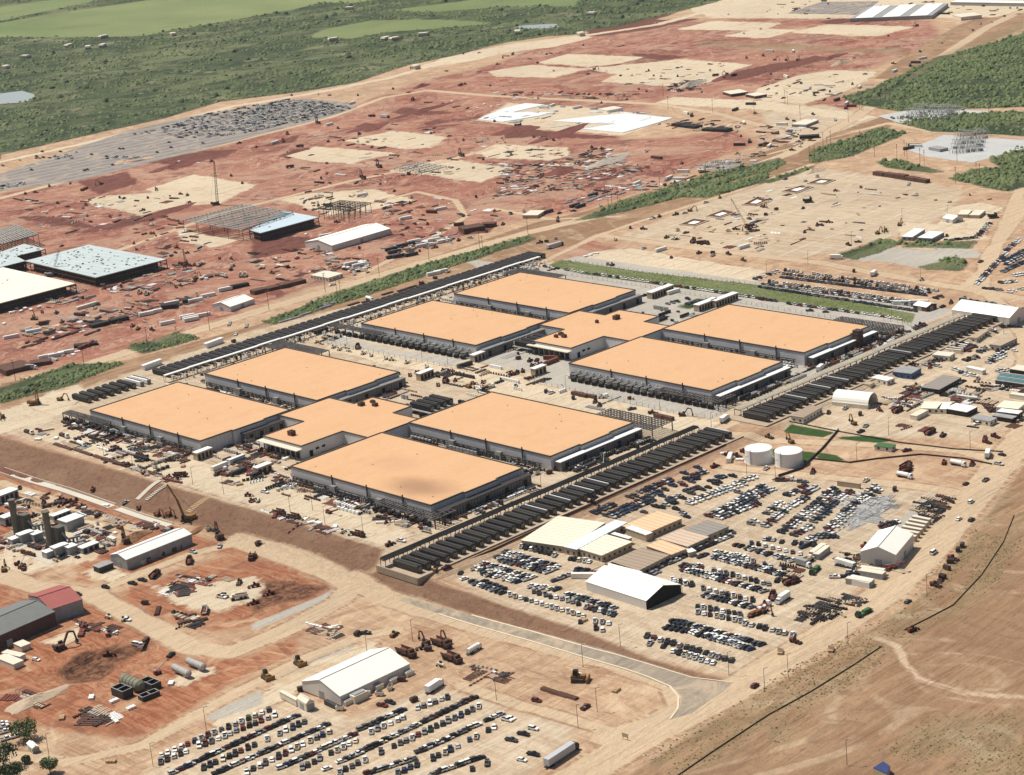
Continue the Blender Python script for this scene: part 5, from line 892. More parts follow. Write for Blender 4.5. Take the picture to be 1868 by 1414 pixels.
# gas turbine plant at the left
def power_unit(px, py, lab):
    p = at(px, py); r = thing('turbine_unit', 'dark grey exhaust stack with boiler box and white roofed turbine house, ' + lab, 'power unit', p, 0, 'turbine units with dark stacks'); S = M_STEEL
    OL = mat('olive_plant_grey', (.13, .12, .09), .7, .2, .4); RF = M_WHT
    mb = MB(); mb.cyl((0, 0, 0), (0, 0, 22), 1.9, 18); mb.cyl((0, 0, 17), (0, 0, 18.6), 2.15, 18); mb.cyl((0, 0, 21.6), (0, 0, 22.3), 2.2, 18); part('exhaust_stack', mb, OL, r)
    mb = MB(); mb.box(5, -2.2, 0, 5.6, 5.2, 12); [mb.box(2.6 + i * 1.6, -5.0, 0, .5, .5, 11) for i in range(4)]; part('boiler_casing', mb, OL, r)
    mb = MB(); mb.box(-2.0, -13, 0, 9, 5, 5.2); mb.box(-8, -11, 0, 6, 5, 3.6); mb.box(2.5, -17, 0, 6, 6, 4.4); part('turbine_house', mb, M_GRY, r); mb = MB(); mb.box(-2.0, -13, 5.2, 9.4, 5.4, .3); mb.box(-8, -11, 3.6, 6.4, 5.4, .3); mb.box(2.5, -17, 4.4, 6.4, 6.4, .3); part('house_roof', mb, RF, r)
    mb = MB()
    for i in range(3): mb.cyl((8 + i * 2.4, -8, 0), (8 + i * 2.4, -8, 4 + i), .6, 8)
    mb.cyl((7, -8, 5), (14, -10, 5), .7, 8); mb.cyl((7, -8, 5), (5, -6, 9), .7, 8); mb.box(13, -12, 0, 4, 3, 3.5); mb.box(10, -16, 0, 4, 3, 3.2); part('inlet_duct', mb, M_GALV, r); mb = MB(); mb.box(2, -9, -.1, 34, 26, .25); part('foundation', mb, M_CONCB, r)
power_unit(*Z('h', (195, 790))[0], 'the left one'); power_unit(*Z('h', (580, 935))[0], 'the right one')
p = at(*Z('h', (-140, 720))[0]); 
house(*Z('h', (820, 700))[0], 12, 9, 6, M_GRY, M_WHT, 'grey white roofed plant house right of the dark stacks', name='plant_house', ribs=False); house(*Z('h', (105, 650))[0], 9, 6, 5, M_GRY, M_WHT, 'grey plant house at the left edge behind the left stack', name='plant_house'); house(*Z('h', (1010, 960))[0], 11, 5, 3.4, M_GRY, M_WHT, 'white roofed grey container house below the right stack', name='plant_house')
house(*Z('h', (690, 590))[0], 12, 4, 3.2, M_GRY, M_WHT, 'white topped skid behind the right stack', name='plant_house'); house(*Z('h', (20, 400))[0], 20, 8, 5, M_GRY, M_TENT, 'white roofed house at the left edge of the turbine plant', name='plant_house'); house(*Z('h', (1180, 1180))[0], 9, 6, 3.2, M_STEEL, M_GRY, 'cluster of dark green boxes left of the white shed', name='plant_house', ribs=False)
# silver tank, dark tanks and pressure vessels, lower left
def vessel(k_, a, b_, rad, mt, label, z=2.4, legs=True, name='pressure_vessel'):
    A, B_ = [at(*q) for q in T(k_, a, b_)]; r = thing(name, label, 'vessel', A, math.atan2(B_.y - A.y, B_.x - A.x)); L = (B_ - A).length; mb = MB(); mb.cyl((0, 0, z), (L, 0, z), rad, 16); mb.cyl((-rad * .5, 0, z), (0, 0, z), rad * .6, 16, rad); mb.cyl((L, 0, z), (L + rad * .5, 0, z), rad, 16, rad * .6); part('shell', mb, mt, r)
    mb = MB(); [mb.box(L * f, 0, 0, .8, rad * 1.7, z - rad * .5) for f in (.18, .82)]; part('saddle', mb, M_CONCB, r)
    if rad > 2.5: mb = MB(); [mb.cyl((L * f, 0, z), (L * f + .3, 0, z), rad + .12, 16, caps=False) for f in (.2, .4, .6, .8)]; part('hoop', mb, M_STEEL, r)
vessel('s5', (1240, 665), (1345, 715), 1.7, M_PIPE, 'left cream pressure vessel on the pale pad in the red yard'); vessel('s5', (1340, 620), (1450, 665), 1.7, M_PIPE, 'right cream pressure vessel on the pale pad in the red yard'); vessel('s5', (885, 760), (1000, 810), 2.9, mat('olive_tank', (.20, .19, .13), .7, .2, .3), 'big olive horizontal tank between open dark boxes', 3.1)
def openbox(k_, a, rz_v, L, W, h, label):
    px, py = T(k_, a)[0]; r = thing('open_tank', label, 'open tank', at(px, py), heading(px, py, rz_v)); mb = MB(); [mb.box(x, 0, 0, .35, W, h) for x in (-L / 2, 0, L / 2)]; [mb.box(0, y, 0, L + .35, .35, h) for y in (-W / 2, W / 2)]; mb.box(0, 0, 0, L, W, .3); part('shell', mb, M_STEEL, r); mb = MB(); [mb.bar((-L / 2, y, h + .1), (L / 2, y, h + .1), .3) for y in (-W / 2, W / 2)]; [mb.bar((x, -W / 2, h + .1), (x, W / 2, h + .1), .3) for x in (-L / 2, 0, L / 2)]; part('rim', mb, M_PIPE, r)
openbox('s5', (872, 835), (10, 4), 9, 5.5, 4, 'open dark box tank left of the olive tank'); openbox('s5', (1072, 775), (10, 4), 9.5, 5, 3.2, 'open dark box tank right of the olive tank'); openbox('s5', (1060, 850), (10, -4), 9, 4, 2.2, 'low dark tray tank below the olive tank')
# substations
def substation(k_, corners, label, nb, seed):
    P = [at(*q) for q in T(k_, *corners)]; o = P[0]; r = thing('substation', label, 'substation', o); rr = random.Random(seed); tr, ins, bus = MB(), MB(), MB(); A, B_, D_ = P[0] - o, P[1] - o, P[3] - o
    for i in range(nb):
        for j in range(5):
            g_ = MB(); p = A + (B_ - A) * ((i + .5) / nb) + (D_ - A) * ((j + .5) / 5); h = rr.uniform(6, 9.5) if j % 2 else rr.uniform(4, 7)
            for s_ in (-4, 4): g_.bar((p.x, p.y + s_, 0), (p.x, p.y + s_, h), .28)
            g_.bar((p.x, p.y - 4.5, h), (p.x, p.y + 4.5, h), .35); part('gantry', g_, M_LGALV, r)
            for s_ in (-2.4, 0, 2.4): ins.cyl((p.x + 2, p.y + s_, 0), (p.x + 2, p.y + s_, rr.uniform(2, 3.6)), .22, 6)
            if rr.random() < .45: tr.box(p.x + 4, p.y + rr.uniform(-3, 3), 0, rr.uniform(1.5, 3.5), rr.uniform(1.5, 3), rr.uniform(2, 3.2))
    for i in range(6):
        p, q = A + (D_ - A) * ((i + .5) / 6), B_ + (D_ - A) * ((i + .5) / 6); bus.bar((p.x, p.y, 6.5), (q.x, q.y, 6.5), .15)
    for n_, mb, mt in (('transformer', tr, M_GRY), ('insulator', ins, M_STEEL), ('busbar', bus, M_LGALV)): each(n_, mb, mt, r)
substation('r4', [(1350, 1110), (1560, 1090), (1740, 1010), (1400, 960)], 'near electrical substation of grey gantries on its pale gravel pad', 9, 3); substation('r4', [(1010, 860), (1330, 870), (1600, 800), (1120, 770)], 'farther electrical substation in front of the dark brush', 10, 5)
# ---------------- embankment stairs, drainage channel
stp = MB(); stp.box(0, 0, 0, 1, 1, 1)
def slope_strip(k_, a, b_, wd, h, mt, name, label, n_=1):
    A, B_ = [at(*q) for q in T(k_, a, b_)]; r = thing(name, label, name.replace('_', ' '), A); d = B_ - A; mb = MB()
    for i in range(12):
        p, q = A.lerp(B_, i / 12), A.lerp(B_, (i + (1 if n_ == 1 else .55)) / 12); p = Vector((p.x, p.y, H(p.x, p.y))) - A; q = Vector((q.x, q.y, H(q.x, q.y))) - A; mb.bar(p + Vector((0, 0, h / 2)), q + Vector((0, 0, h / 2)), wd, h)
    part('lining', mb, mt, r)
slope_strip('s1', (1140, 690), (975, 825), 3.2, .5, M_CONCB, 'concrete_chute', 'left concrete chute running down the brown slope'); slope_strip('s1', (1185, 725), (1035, 835), 3.0, .7, M_CONCB, 'concrete_steps', 'stepped pale concrete strip down the brown slope', 2); slope_strip('s1', (1480, 810), (1330, 915), 5, .25, M_WOOD, 'timber_chute', 'timber edged chute to the right on the brown slope', 2)
def channel(k_, pts, wd, label, mt=None):
    P = [at(*q) for q in T(k_, *pts)]; o = P[0]; r = thing('drainage_channel', label, 'drainage channel', o); mb, m2 = MB(), MB()
    for a, b in zip(P[:-1], P[1:]):
        d = (b - a).normalized(); s_ = Vector((-d.y, d.x, 0)) * wd / 2
        for sg in (-1, 1): mb.bar(a - o + s_ * sg + Vector((0, 0, .5)), b - o + s_ * sg + Vector((0, 0, .5)), .5, 1.2)
        m2.bar(a - o + Vector((0, 0, .05)), b - o + Vector((0, 0, .05)), wd - .5, .25)
    part('wall', mb, mt or M_CONCB, r); part('bed', m2, M_CONC, r)
channel('s1', [(0, 615), (250, 700), (460, 760), (620, 815), (790, 875)], 7, 'pale concrete channel along the foot of the brown slope'); channel('s1', [(830, 890), (1000, 950), (1200, 1010)], 6, 'unfinished reddish channel section near the tall crane', M_CONCB)
# ditch shadows at the lower right, put in as low dark strips
for pts, lab in (([(1230, 1420), (1300, 1372), (1400, 1306), (1480, 1262), (1560, 1212), (1608, 1180)], 'long narrow dark ditch shadow strip along the green verge'), ([(1650, 1150), (1690, 1130), (1738, 1105), (1790, 1050), (1830, 990), (1850, 940)], 'bent dark ditch shadow strip beside the highway verge')): fence(pts, lab, .6, 6, mat('ditch_shadow_tone', (.07, .06, .045), .9, .3, .5), name='ditch_shadow_strip')
# ================================================================ VEHICLES
PAINT = {n_: mat('paint_' + n_.replace(' ', '_'), c_, .35, .05, .5) for n_, c_ in (('white', (.80, .79, .75)), ('cream', (.70, .64, .50)), ('silver', (.50, .50, .48)), ('grey', (.20, .20, .20)), ('black', (.022, .022, .024)), ('dark blue', (.03, .045, .09)), ('dark red', (.13, .025, .02)), ('dark green', (.03, .06, .04)), ('dark grey', (.07, .07, .07)))}
PW = [('white', 30), ('cream', 5), ('silver', 12), ('grey', 9), ('black', 20), ('dark grey', 13), ('dark blue', 4), ('dark red', 6), ('dark green', 1)]
PL = [a for a, n_ in PW for _ in range(n_)]
def carbody(kind):
    b, g_, w_ = MB(), MB(), MB(); L = {'sedan': 4.7, 'suv': 4.9, 'pickup': 5.9, 'van': 5.6}[kind]; W = 2.0; x = L / 2
    prof = {'sedan': [(-x, .35), (x, .35), (x, .75), (x - 1.1, .98), (-x + .8, 1.02), (-x, .85)], 'suv': [(-x, .4), (x, .4), (x, .95), (x - 1.0, 1.12), (-x, 1.15)], 'pickup': [(-x, .5), (x, .5), (x, 1.05), (x - 1.2, 1.22), (-x, 1.22)], 'van': [(-x, .4), (x, .4), (x, 1.1), (x - .8, 1.35), (-x, 1.35)]}[kind]
    b.side(prof, -W / 2, W / 2); c0, c1, h0, h1 = {'sedan': (-1.75, 1.25, .97, 1.46), 'suv': (-2.35, 1.25, 1.1, 1.82), 'pickup': (-.7, 1.6, 1.2, 1.9), 'van': (-2.7, 1.9, 1.34, 2.3)}[kind]
    g_.add([(c0, -W / 2 + .08, h0), (c1, -W / 2 + .08, h0), (c1, W / 2 - .08, h0), (c0, W / 2 - .08, h0), (c0 + .35, -W / 2 + .28, h1), (c1 - .75, -W / 2 + .28, h1), (c1 - .75, W / 2 - .28, h1), (c0 + .35, W / 2 - .28, h1)], [(0, 1, 5, 4), (1, 2, 6, 5), (2, 3, 7, 6), (3, 0, 4, 7)])
    b.add([(c0 + .33, -W / 2 + .26, h1), (c1 - .73, -W / 2 + .26, h1), (c1 - .73, W / 2 - .26, h1), (c0 + .33, W / 2 - .26, h1), (c0 + .4, -W / 2 + .32, h1 + .05), (c1 - .8, -W / 2 + .32, h1 + .05), (c1 - .8, W / 2 - .32, h1 + .05), (c0 + .4, W / 2 - .32, h1 + .05)], [(4, 5, 6, 7), (0, 1, 5, 4), (1, 2, 6, 5), (2, 3, 7, 6), (3, 0, 4, 7)])
    if kind == 'pickup': g_.box(-x + 1.1, 0, 1.2, 1.9, 1.6, .03)
    for sx in (-x + .95, x - .95):
        for sy in (-1, 1): w_.cyl((sx, sy * W / 2 - .02 * sy - .12, .36), (sx, sy * W / 2 - .02 * sy + .12, .36), .36, 8)
    return b, g_, w_
CK = {}
for kd in ('sedan', 'suv', 'pickup', 'van'):
    b, g_, w_ = carbody(kd)
    for cn, cm in PAINT.items(): CK[kd, cn] = 1; tpl('car_%s_%s' % (kd, cn), [('body', b, cm, None), ('windows', g_, M_GLASS, None), ('wheels', w_, M_TYRE, None)])
def rcar(rr): return rr.choice(('sedan', 'suv', 'suv', 'pickup', 'pickup', 'pickup', 'sedan')), rr.choice(PL)
crr = random.Random(21); HV = {'V': (0, -10), 'H': (10, -3.4), 'R': (10, 2.2), 'D': (5, -8), 'L': (-4, -10), 'N': (10, 0)}
CARN = [0]
def carrow(p0, p1, n_, v, rowname, miss=.04, colors=None):
    k_ = 0
    for i in range(n_):
        f = i / max(1, n_ - 1)
        if crr.random() < miss: continue
        px, py = p0[0] + (p1[0] - p0[0]) * f, p0[1] + (p1[1] - p0[1]) * f; kd, cn = rcar(crr)
        if colors: cn = crr.choice(colors)
        k_ += 1; p = at(px, py); a = heading(px, py, HV[v]) + crr.uniform(-.06, .06) + (math.pi if crr.random() < .3 else 0); p += Vector((crr.uniform(-.3, .3), crr.uniform(-.3, .3), 0)); p.z = H(p.x, p.y) + .02
        inst('car_%s_%s' % (kd, cn), 'parked_car', '%s %s, %s from left, %s' % (cn, kd, ordn(k_), rowname), 'pickup truck' if kd == 'pickup' else 'car', p, a, 'cars in the bottom car park', crr.uniform(.96, 1.04)); CARN[0] += 1
BR = 'row, bottom car park'
DK = ['black', 'dark grey', 'black', 'dark red', 'dark blue', 'silver', 'grey', 'white']
for a in (((294, 1391), (500, 1306), 19, 'V', 'first upright ' + BR), ((294, 1379), (490, 1296), 17, 'V', 'upper line, top left ' + BR), ((316, 1411), (540, 1308), 22, 'H', 'second slanting ' + BR, .02, DK), ((371, 1402), (556, 1318), 17, 'V', 'upright line below second ' + BR), ((397, 1411), (592, 1326), 22, 'H', 'third slanting ' + BR, .02, DK),
    ((450, 1410), (600, 1336), 14, 'V', 'upright line below third ' + BR), ((512, 1402), (642, 1344), 15, 'H', 'fourth slanting ' + BR, .02), ((550, 1402), (648, 1353), 10, 'V', 'upright line below fourth ' + BR), ((596, 1404), (861, 1276), 30, 'H', 'long middle ' + BR, .02), ((620, 1410), (665, 1388), 5, 'V', 'lower left upright ' + BR),
    ((697, 1373), (874, 1290), 17, 'V', 'upright line below middle ' + BR, .12), ((660, 1331), (733, 1298), 9, 'H', 'short slanting row just under the large tent', 0, DK), ((678, 1336), (736, 1310), 6, 'V', 'short upright row just under the large tent'), ((761, 1293), (816, 1273), 6, 'V', 'small row beside the white trailer box'), ((768, 1372), (912, 1305), 15, 'H', 'right slanting ' + BR, .03),
    ((789, 1385), (902, 1328), 11, 'V', 'upright line below right ' + BR, .15), ((673, 1412), (750, 1388), 8, 'H', 'lower right slanting ' + BR), ((725, 1412), (760, 1396), 4, 'V', 'lowest short upright ' + BR), ((791, 1413), (876, 1384), 9, 'H', 'lowest right slanting ' + BR), ((863, 1404), (889, 1394), 2, 'V', 'lower right pair, bottom car park', 0)): carrow(*a)
for (px, py), kd, cn, lab in (((925, 1315), 'pickup', 'white', 'white pickup standing apart at the right of the bottom car park, upper left'), ((932, 1312), 'sedan', 'white', 'white sedan standing apart beside the upper left white pickup'), ((973, 1331), 'suv', 'white', 'white car alone above the two dark ones at the car park edge'), ((955, 1341), 'pickup', 'black', 'black pickup between a white car and another dark one at the car park edge'),
    ((933, 1352), 'pickup', 'dark grey', 'dark pickup farthest left of the scattered cars at the car park edge'), ((973, 1378), 'pickup', 'black', 'black pickup standing just left of the semi truck'), ((952, 1388), 'sedan', 'white', 'white sedan standing left below the black pickup near the semi truck'), ((979, 1280), 'suv', 'dark red', 'dark red car driving on the dirt road above the bottom car park'), ((1068, 1292), 'pickup', 'dark red', 'dark red pickup near the end of the dirt road'),
    ((1377, 1253), 'suv', 'dark red', 'dark red car driving on the highway near the junction'), ((1656, 1099), 'sedan', 'dark grey', 'dark car on the highway above the green truck'), ((1771, 917), 'suv', 'white', 'pale car on the highway, first below the forecourt'), ((1749, 948), 'sedan', 'white', 'left of two pale cars side by side on the highway'), ((1772, 950), 'suv', 'dark grey', 'right of two cars side by side on the highway'), ((1822, 848), 'pickup', 'silver', 'silver car turning at the end of the forecourt'),
    ((1798, 877), 'pickup', 'grey', 'grey pickup on the highway at the car park road'), ((1828, 831), 'sedan', 'black', 'black car entering the highway by the low wall'), ((1762, 884), 'sedan', 'black', 'black car leaving the car park road'), ((732, 988), 'pickup', 'white', 'white pickup alone on the pale ground below the nearest hall'), ((483, 899), 'pickup', 'white', 'white pickup left of the nearest hall'), ((507, 887), 'pickup', 'black', 'black pickup near the steel clutter of the nearest hall'),
    ((66, 1205), 'sedan', 'white', 'white car in the red yard by the trailers'), ((231, 1132), 'pickup', 'white', 'white pickup at the edge of the haul road'), ((405, 1091), 'pickup', 'white', 'white pickup inside the red oval yard'), ((142, 1086), 'suv', 'black', 'black car on the haul road by the red roof'), ((193, 1073), 'suv', 'black', 'black car on the haul road bend'), ((242, 1066), 'pickup', 'black', 'first of two black pickups parked by the haul road'), ((260, 1060), 'pickup', 'black', 'second of two black pickups parked by the haul road'),
    ((1398, 856), 'pickup', 'white', 'white pickup parked in front of the left water tank'), ((1580, 878), 'pickup', 'white', 'white pickup by the tan container at the car park gate'), ((250, 1176), 'van', 'white', 'white van on the track above the dark pit'), ((1703, 1010), 'van', 'white', 'white van driving on the highway above the box truck')):
    p = at(px, py); inst('car_%s_%s' % (kd, cn), 'car', lab, 'car', p, heading(px, py, (10, -7) if py > 850 and px > 1000 else (10, 2)), None, 1.0)
# everything else that is parked: too many to hold apart
CARM = list(PAINT.values()); CARI = {n_: i for i, n_ in enumerate(PAINT)}
def addcar(mb, x, y, a, kd, ci):
    c, s_ = math.cos(a), math.sin(a); z = H(x, y) + .05
    for src, mi in ((CB[kd][0], ci), (CB[kd][1], len(CARM)), (CB[kd][2], len(CARM) + 1)):
        mb.cur = mi; mb.add([(x + q[0] * c - q[1] * s_, y + q[0] * s_ + q[1] * c, z + q[2]) for q in src.v], src.f)
CB = {kd: carbody(kd) for kd in ('sedan', 'suv', 'pickup', 'van')}
for kd in CB:                      # lighter wheels for the massed ones
    m2 = MB(); L = 1.6
    for sx in (-L, L): m2.box(sx, 0, 0, .7, 2.02, .5)
    CB[kd] = (CB[kd][0], CB[kd][1], m2)
def cars(label, rows, far=False):
    mb = MB(); rr = random.Random(len(rows) * 7 + 3)
    for row in rows:
        k_, p0, p1, n_, v = row[:5]; cols = row[5] if len(row) > 5 else None; miss = row[6] if len(row) > 6 else .05
        (a, b_) = (T(k_, p0, p1) if k_ in TS else Z(k_, p0, p1)) if k_ else (p0, p1)
        for i in range(n_):
            if rr.random() < miss: continue
            f = i / max(1, n_ - 1); px, py = a[0] + (b_[0] - a[0]) * f, a[1] + (b_[1] - a[1]) * f; p = at(px, py); kd, cn = rcar(rr)
            if cols: cn = rr.choice(cols)
            addcar(mb, p.x + rr.uniform(-.3, .3), p.y + rr.uniform(-.3, .3), heading(px, py, HV[v] if isinstance(v, str) else v) + rr.uniform(-.07, .07), kd, CARI[cn])
    o = link('parked_cars', mb.mesh('parked_cars', CARM + [M_GLASS, M_TYRE])); return tag(o, label, 'cars', None, 'stuff')
RD = ['black', 'black', 'dark grey', 'dark blue', 'black', 'dark red', 'black', 'dark grey', 'grey', 'silver']; LT = ['white', 'white', 'silver', 'cream', 'white', 'black']; DD = ['black', 'dark grey', 'black', 'dark blue', 'grey']
cars('rows of parked cars filling the main car park around the offices', [
 ('a', (820, 240), (1200, 335), 8, 'D'), ('a', (650, 300), (1220, 465), 13, 'H'), ('a', (545, 355), (1190, 500), 14, 'H'), ('a', (600, 395), (1115, 530), 12, 'H'), ('a', (340, 425), (950, 585), 14, 'H'), ('a', (290, 490), (880, 610), 13, 'H', LT), ('a', (400, 550), (780, 640), 9, 'H'), ('a', (130, 540), (131, 540), 1, 'D', RD), ('a', (165, 605), (600, 765), 10, 'H'), ('a', (400, 640), (600, 730), 5, 'H', DD),
 ('a', (690, 785), (1520, 1025), 15, 'V', LT), ('a', (930, 690), (1220, 725), 5, 'H'), ('a', (960, 748), (1150, 805), 4, 'V', DD), ('a', (1215, 812), (1460, 888), 5, 'V'), ('a', (1350, 785), (1868, 935), 11, 'H'), ('a', (1560, 925), (1868, 1010), 7, 'D'), ('a', (1660, 1085), (1810, 1110), 3, 'V', LT), ('a', (1665, 1165), (1735, 1185), 2, 'V'), ('a', (1375, 375), (1590, 410), 5, 'D', LT), ('a', (1190, 625), (1450, 530), 6, 'H'), ('a', (1470, 500), (1540, 515), 2, 'H', DD), ('a', (1480, 1095), (1481, 1095), 1, 'V', RD),
 ('b', (20, 545), (230, 452), 8, 'R', RD), ('b', (170, 575), (750, 305), 19, 'R', RD, .02), ('b', (230, 590), (650, 410), 14, 'R', RD, .02), ('b', (690, 395), (800, 350), 2, 'R', RD), ('b', (420, 365), (480, 350), 3, 'R', RD), ('b', (540, 305), (620, 285), 3, 'R', RD), ('b', (650, 262), (890, 168), 9, 'R', RD), ('b', (1050, 95), (1051, 95), 1, 'R', RD), ('b', (1200, 32), (1201, 32), 1, 'R', RD), ('b', (830, 278), (831, 278), 1, 'R', RD), ('b', (910, 232), (960, 222), 3, 'R', RD), ('b', (1010, 200), (1050, 228), 2, 'R', RD),
 ('b', (1150, 122), (1280, 75), 5, 'R', RD), ('b', (1065, 160), (1190, 152), 4, 'R', RD), ('b', (1130, 190), (1131, 190), 1, 'R', RD), ('b', (720, 472), (780, 482), 2, 'R', RD), ('b', (840, 452), (841, 452), 1, 'R', RD), ('b', (870, 395), (990, 345), 5, 'R', RD), ('b', (900, 430), (960, 415), 3, 'R', RD), ('b', (1020, 372), (1021, 372), 1, 'R', RD), ('b', (1075, 300), (1200, 250), 5, 'R', RD), ('b', (1130, 322), (1131, 322), 1, 'R', RD), ('b', (1250, 278), (1320, 252), 2, 'R', RD), ('b', (1350, 182), (1440, 192), 3, 'R', RD), ('b', (1400, 214), (1401, 214), 1, 'R', RD), ('b', (1435, 140), (1500, 130), 3, 'R', RD), ('b', (1590, 125), (1591, 125), 1, 'R', RD),
 ('b', (1100, 438), (1720, 215), 15, 'R', LT), ('b', (1150, 405), (1700, 190), 13, 'R', LT), ('b', (1660, 310), (1661, 310), 1, 'R', DD), ('b', (1750, 165), (1830, 140), 3, 'R', LT), ('b', (1330, 578), (1868, 345), 16, 'R'), ('b', (1440, 605), (1868, 440), 13, 'R'), ('b', (1420, 540), (1868, 300), 14, 'R'), ('b', (1030, 545), (1080, 590), 3, 'R', RD), ('b', (590, 535), (591, 535), 1, 'R', RD), ('b', (960, 500), (961, 500), 1, 'R', RD),
 ('c', (0, 430), (330, 235), 11, 'R'), ('c', (20, 500), (380, 290), 12, 'R'), ('c', (60, 390), (440, 270), 11, 'R'), ('c', (190, 665), (560, 405), 12, 'R'), ('c', (600, 340), (800, 240), 7, 'R'), ('c', (350, 692), (600, 490), 11, 'R'), ('c', (640, 460), (810, 370), 7, 'R'), ('c', (800, 320), (930, 255), 6, 'R'), ('c', (530, 765), (1130, 270), 17, 'R'), ('c', (640, 700), (1180, 310), 15, 'R'), ('c', (680, 795), (860, 700), 6, 'R'), ('c', (900, 640), (1060, 520), 5, 'R', DD), ('c', (1060, 480), (1310, 300), 9, 'R'), ('c', (1060, 725), (1250, 560), 8, 'R'),
 ('c', (1200, 580), (1600, 240), 15, 'R'), ('c', (1130, 690), (1330, 540), 6, 'R', LT), ('c', (1400, 430), (1640, 280), 8, 'R'), ('c', (840, 860), (1070, 770), 6, 'R'), ('c', (900, 820), (1130, 810), 5, 'R', DD), ('c', (350, 838), (440, 845), 3, 'D'), ('c', (540, 870), (900, 905), 6, 'D', DD), ('c', (780, 930), (880, 890), 3, 'H', DD), ('c', (750, 185), (790, 190), 2, 'N', DD), ('c', (530, 175), (531, 175), 1, 'N', DD),
 ('c', (20, 905), (660, 1085), 15, 'H'), ('c', (190, 880), (735, 1005), 8, 'V'), ('c', (0, 1060), (150, 1150), 4, 'H', DD), ('d', (770, 110), (1540, 305), 18, 'H'), ('d', (800, 55), (1120, 115), 7, 'H', LT), ('d', (820, 110), (1000, 160), 5, 'H', DD), ('d', (1145, 135), (1410, 210), 5, 'V'), ('d', (1560, 232), (1561, 232), 1, 'V', DD), ('d', (380, 240), (1330, 495), 21, 'H'), ('d', (420, 205), (580, 215), 4, 'H'), ('d', (620, 225), (1390, 415), 12, 'V'), ('d', (480, 260), (860, 340), 9, 'H'), ('d', (1480, 380), (1481, 380), 1, 'D', DD),
 ('d', (310, 375), (500, 425), 4, 'V'), ('d', (640, 465), (1190, 595), 9, 'V'), ('d', (680, 545), (1190, 680), 11, 'H'), ('d', (575, 668), (1065, 760), 8, 'V'), ('d', (575, 735), (1065, 830), 8, 'V', LT), ('d', (1120, 860), (1650, 995), 8, 'D', None, 0), ('d', (300, 840), (500, 880), 5, 'H', DD), ('d', (240, 910), (430, 945), 4, 'H', DD), ('d', (560, 900), (1300, 1105), 16, 'H'), ('d', (480, 950), (1180, 1155), 16, 'H'), ('d', (700, 1000), (1000, 1090), 7, 'H'), ('d', (10, 1005), (960, 1285), 14, 'D'), ('d', (45, 1090), (190, 1125), 2, 'D'), ('d', (300, 1175), (750, 1310), 8, 'D'),
 ('b', (610, 1262), (740, 1205), 5, 'R', DD), ('b', (720, 1175), (1050, 1010), 10, 'H'), ('b', (900, 1110), (1090, 1000), 5, 'H'), ('b', (1180, 972), (1550, 815), 12, 'H'), ('b', (1240, 1035), (1290, 1015), 2, 'H', DD), ('b', (1530, 775), (1660, 735), 4, 'R'), ('b', (920, 1300), (1130, 1350), 4, 'V'), ('s4', (640, 1345), (700, 1365), 3, 'N', LT), ('s4', (520, 1380), (600, 1375), 2, 'N', LT), ('s4', (860, 1020), (970, 985), 5, 'R')])
cars('rows of parked cars beyond the green slope and along its foot', [
 ('r8', (170, 560), (1250, 705), 38, 'D', LT), ('r8', (150, 612), (1160, 738), 56, 'R', DD), ('r8', (60, 640), (1060, 785), 40, 'D', LT), ('r8', (0, 682), (1090, 850), 58, 'R', DD), ('r8', (-40, 625), (120, 570), 6, 'R'), ('r8', (160, 585), (1200, 718), 40, 'D'), ('r8', (20, 660), (1075, 812), 46, 'R'), ('r8', (1240, 760), (1320, 735), 3, 'R', DD), ('r7', (290, 535), (640, 590), 8, 'R', None, .2), ('r7', (650, 590), (1868, 770), 48, 'R'), ('r8', (0, 768), (100, 780), 4, 'R'), ('r8', (200, 800), (980, 905), 22, 'R'), ('r7', (1160, 800), (1300, 765), 5, 'R', DD), ('r7', (1300, 800), (1480, 770), 6, 'R', DD), ('r8', (350, 848), (460, 858), 2, 'N', DD),
 ('r8', (1530, 660), (1740, 440), 26, 'R'), ('r8', (1740, 420), (1850, 330), 9, 'R'), ('r8', (1590, 690), (1700, 700), 5, 'R', DD), ('r8', (1700, 650), (1800, 640), 5, 'R'), ('r8', (1720, 570), (1868, 500), 14, 'R', DD), ('r8', (1740, 520), (1868, 455), 12, 'R'), ('r8', (1730, 500), (1868, 420), 12, 'R', DD), ('r8', (1800, 600), (1868, 590), 4, 'R'), ('r8', (1770, 715), (1868, 690), 5, 'R', LT), ('r8', (1620, 230), (1530, 330), 8, 'N'), ('r8', (1320, 350), (1520, 330), 8, 'N', DD), ('r8', (1430, 770), (1650, 800), 5, 'N', DD), ('r8', (1660, 805), (1868, 835), 4, 'N', DD)])
cars('cars and pickups parked in the contractors yard', [('g', (820, 625), (990, 600), 4, 'R', DD), ('g', (730, 655), (900, 680), 4, 'R', RD), ('g', (1360, 520), (1510, 450), 5, 'R', DD), ('g', (1460, 640), (1640, 560), 6, 'R', LT), ('g', (1500, 600), (1620, 540), 5, 'R'), ('g', (1640, 520), (1760, 500), 3, 'R'), ('g', (1200, 610), (1330, 580), 3, 'R', DD), ('g', (1080, 720), (1300, 790), 6, 'R', LT), ('g', (1130, 740), (1200, 780), 3, 'R'), ('g', (1010, 910), (1180, 850), 4, 'H', LT), ('g', (1450, 310), (1530, 270), 2, 'R', DD), ('g', (1620, 220), (1800, 235), 3, 'N', RD), ('g', (1580, 740), (1680, 720), 4, 'R', LT), ('g', (1450, 1140), (1500, 1190), 3, 'R'), ('g', (1540, 185), (1400, 175), 3, 'N', DD), ('g', (640, 250), (740, 215), 4, 'R', RD), ('g', (1180, 420), (1310, 460), 4, 'R', DD), ('g', (1060, 480), (1220, 505), 5, 'R', RD)])
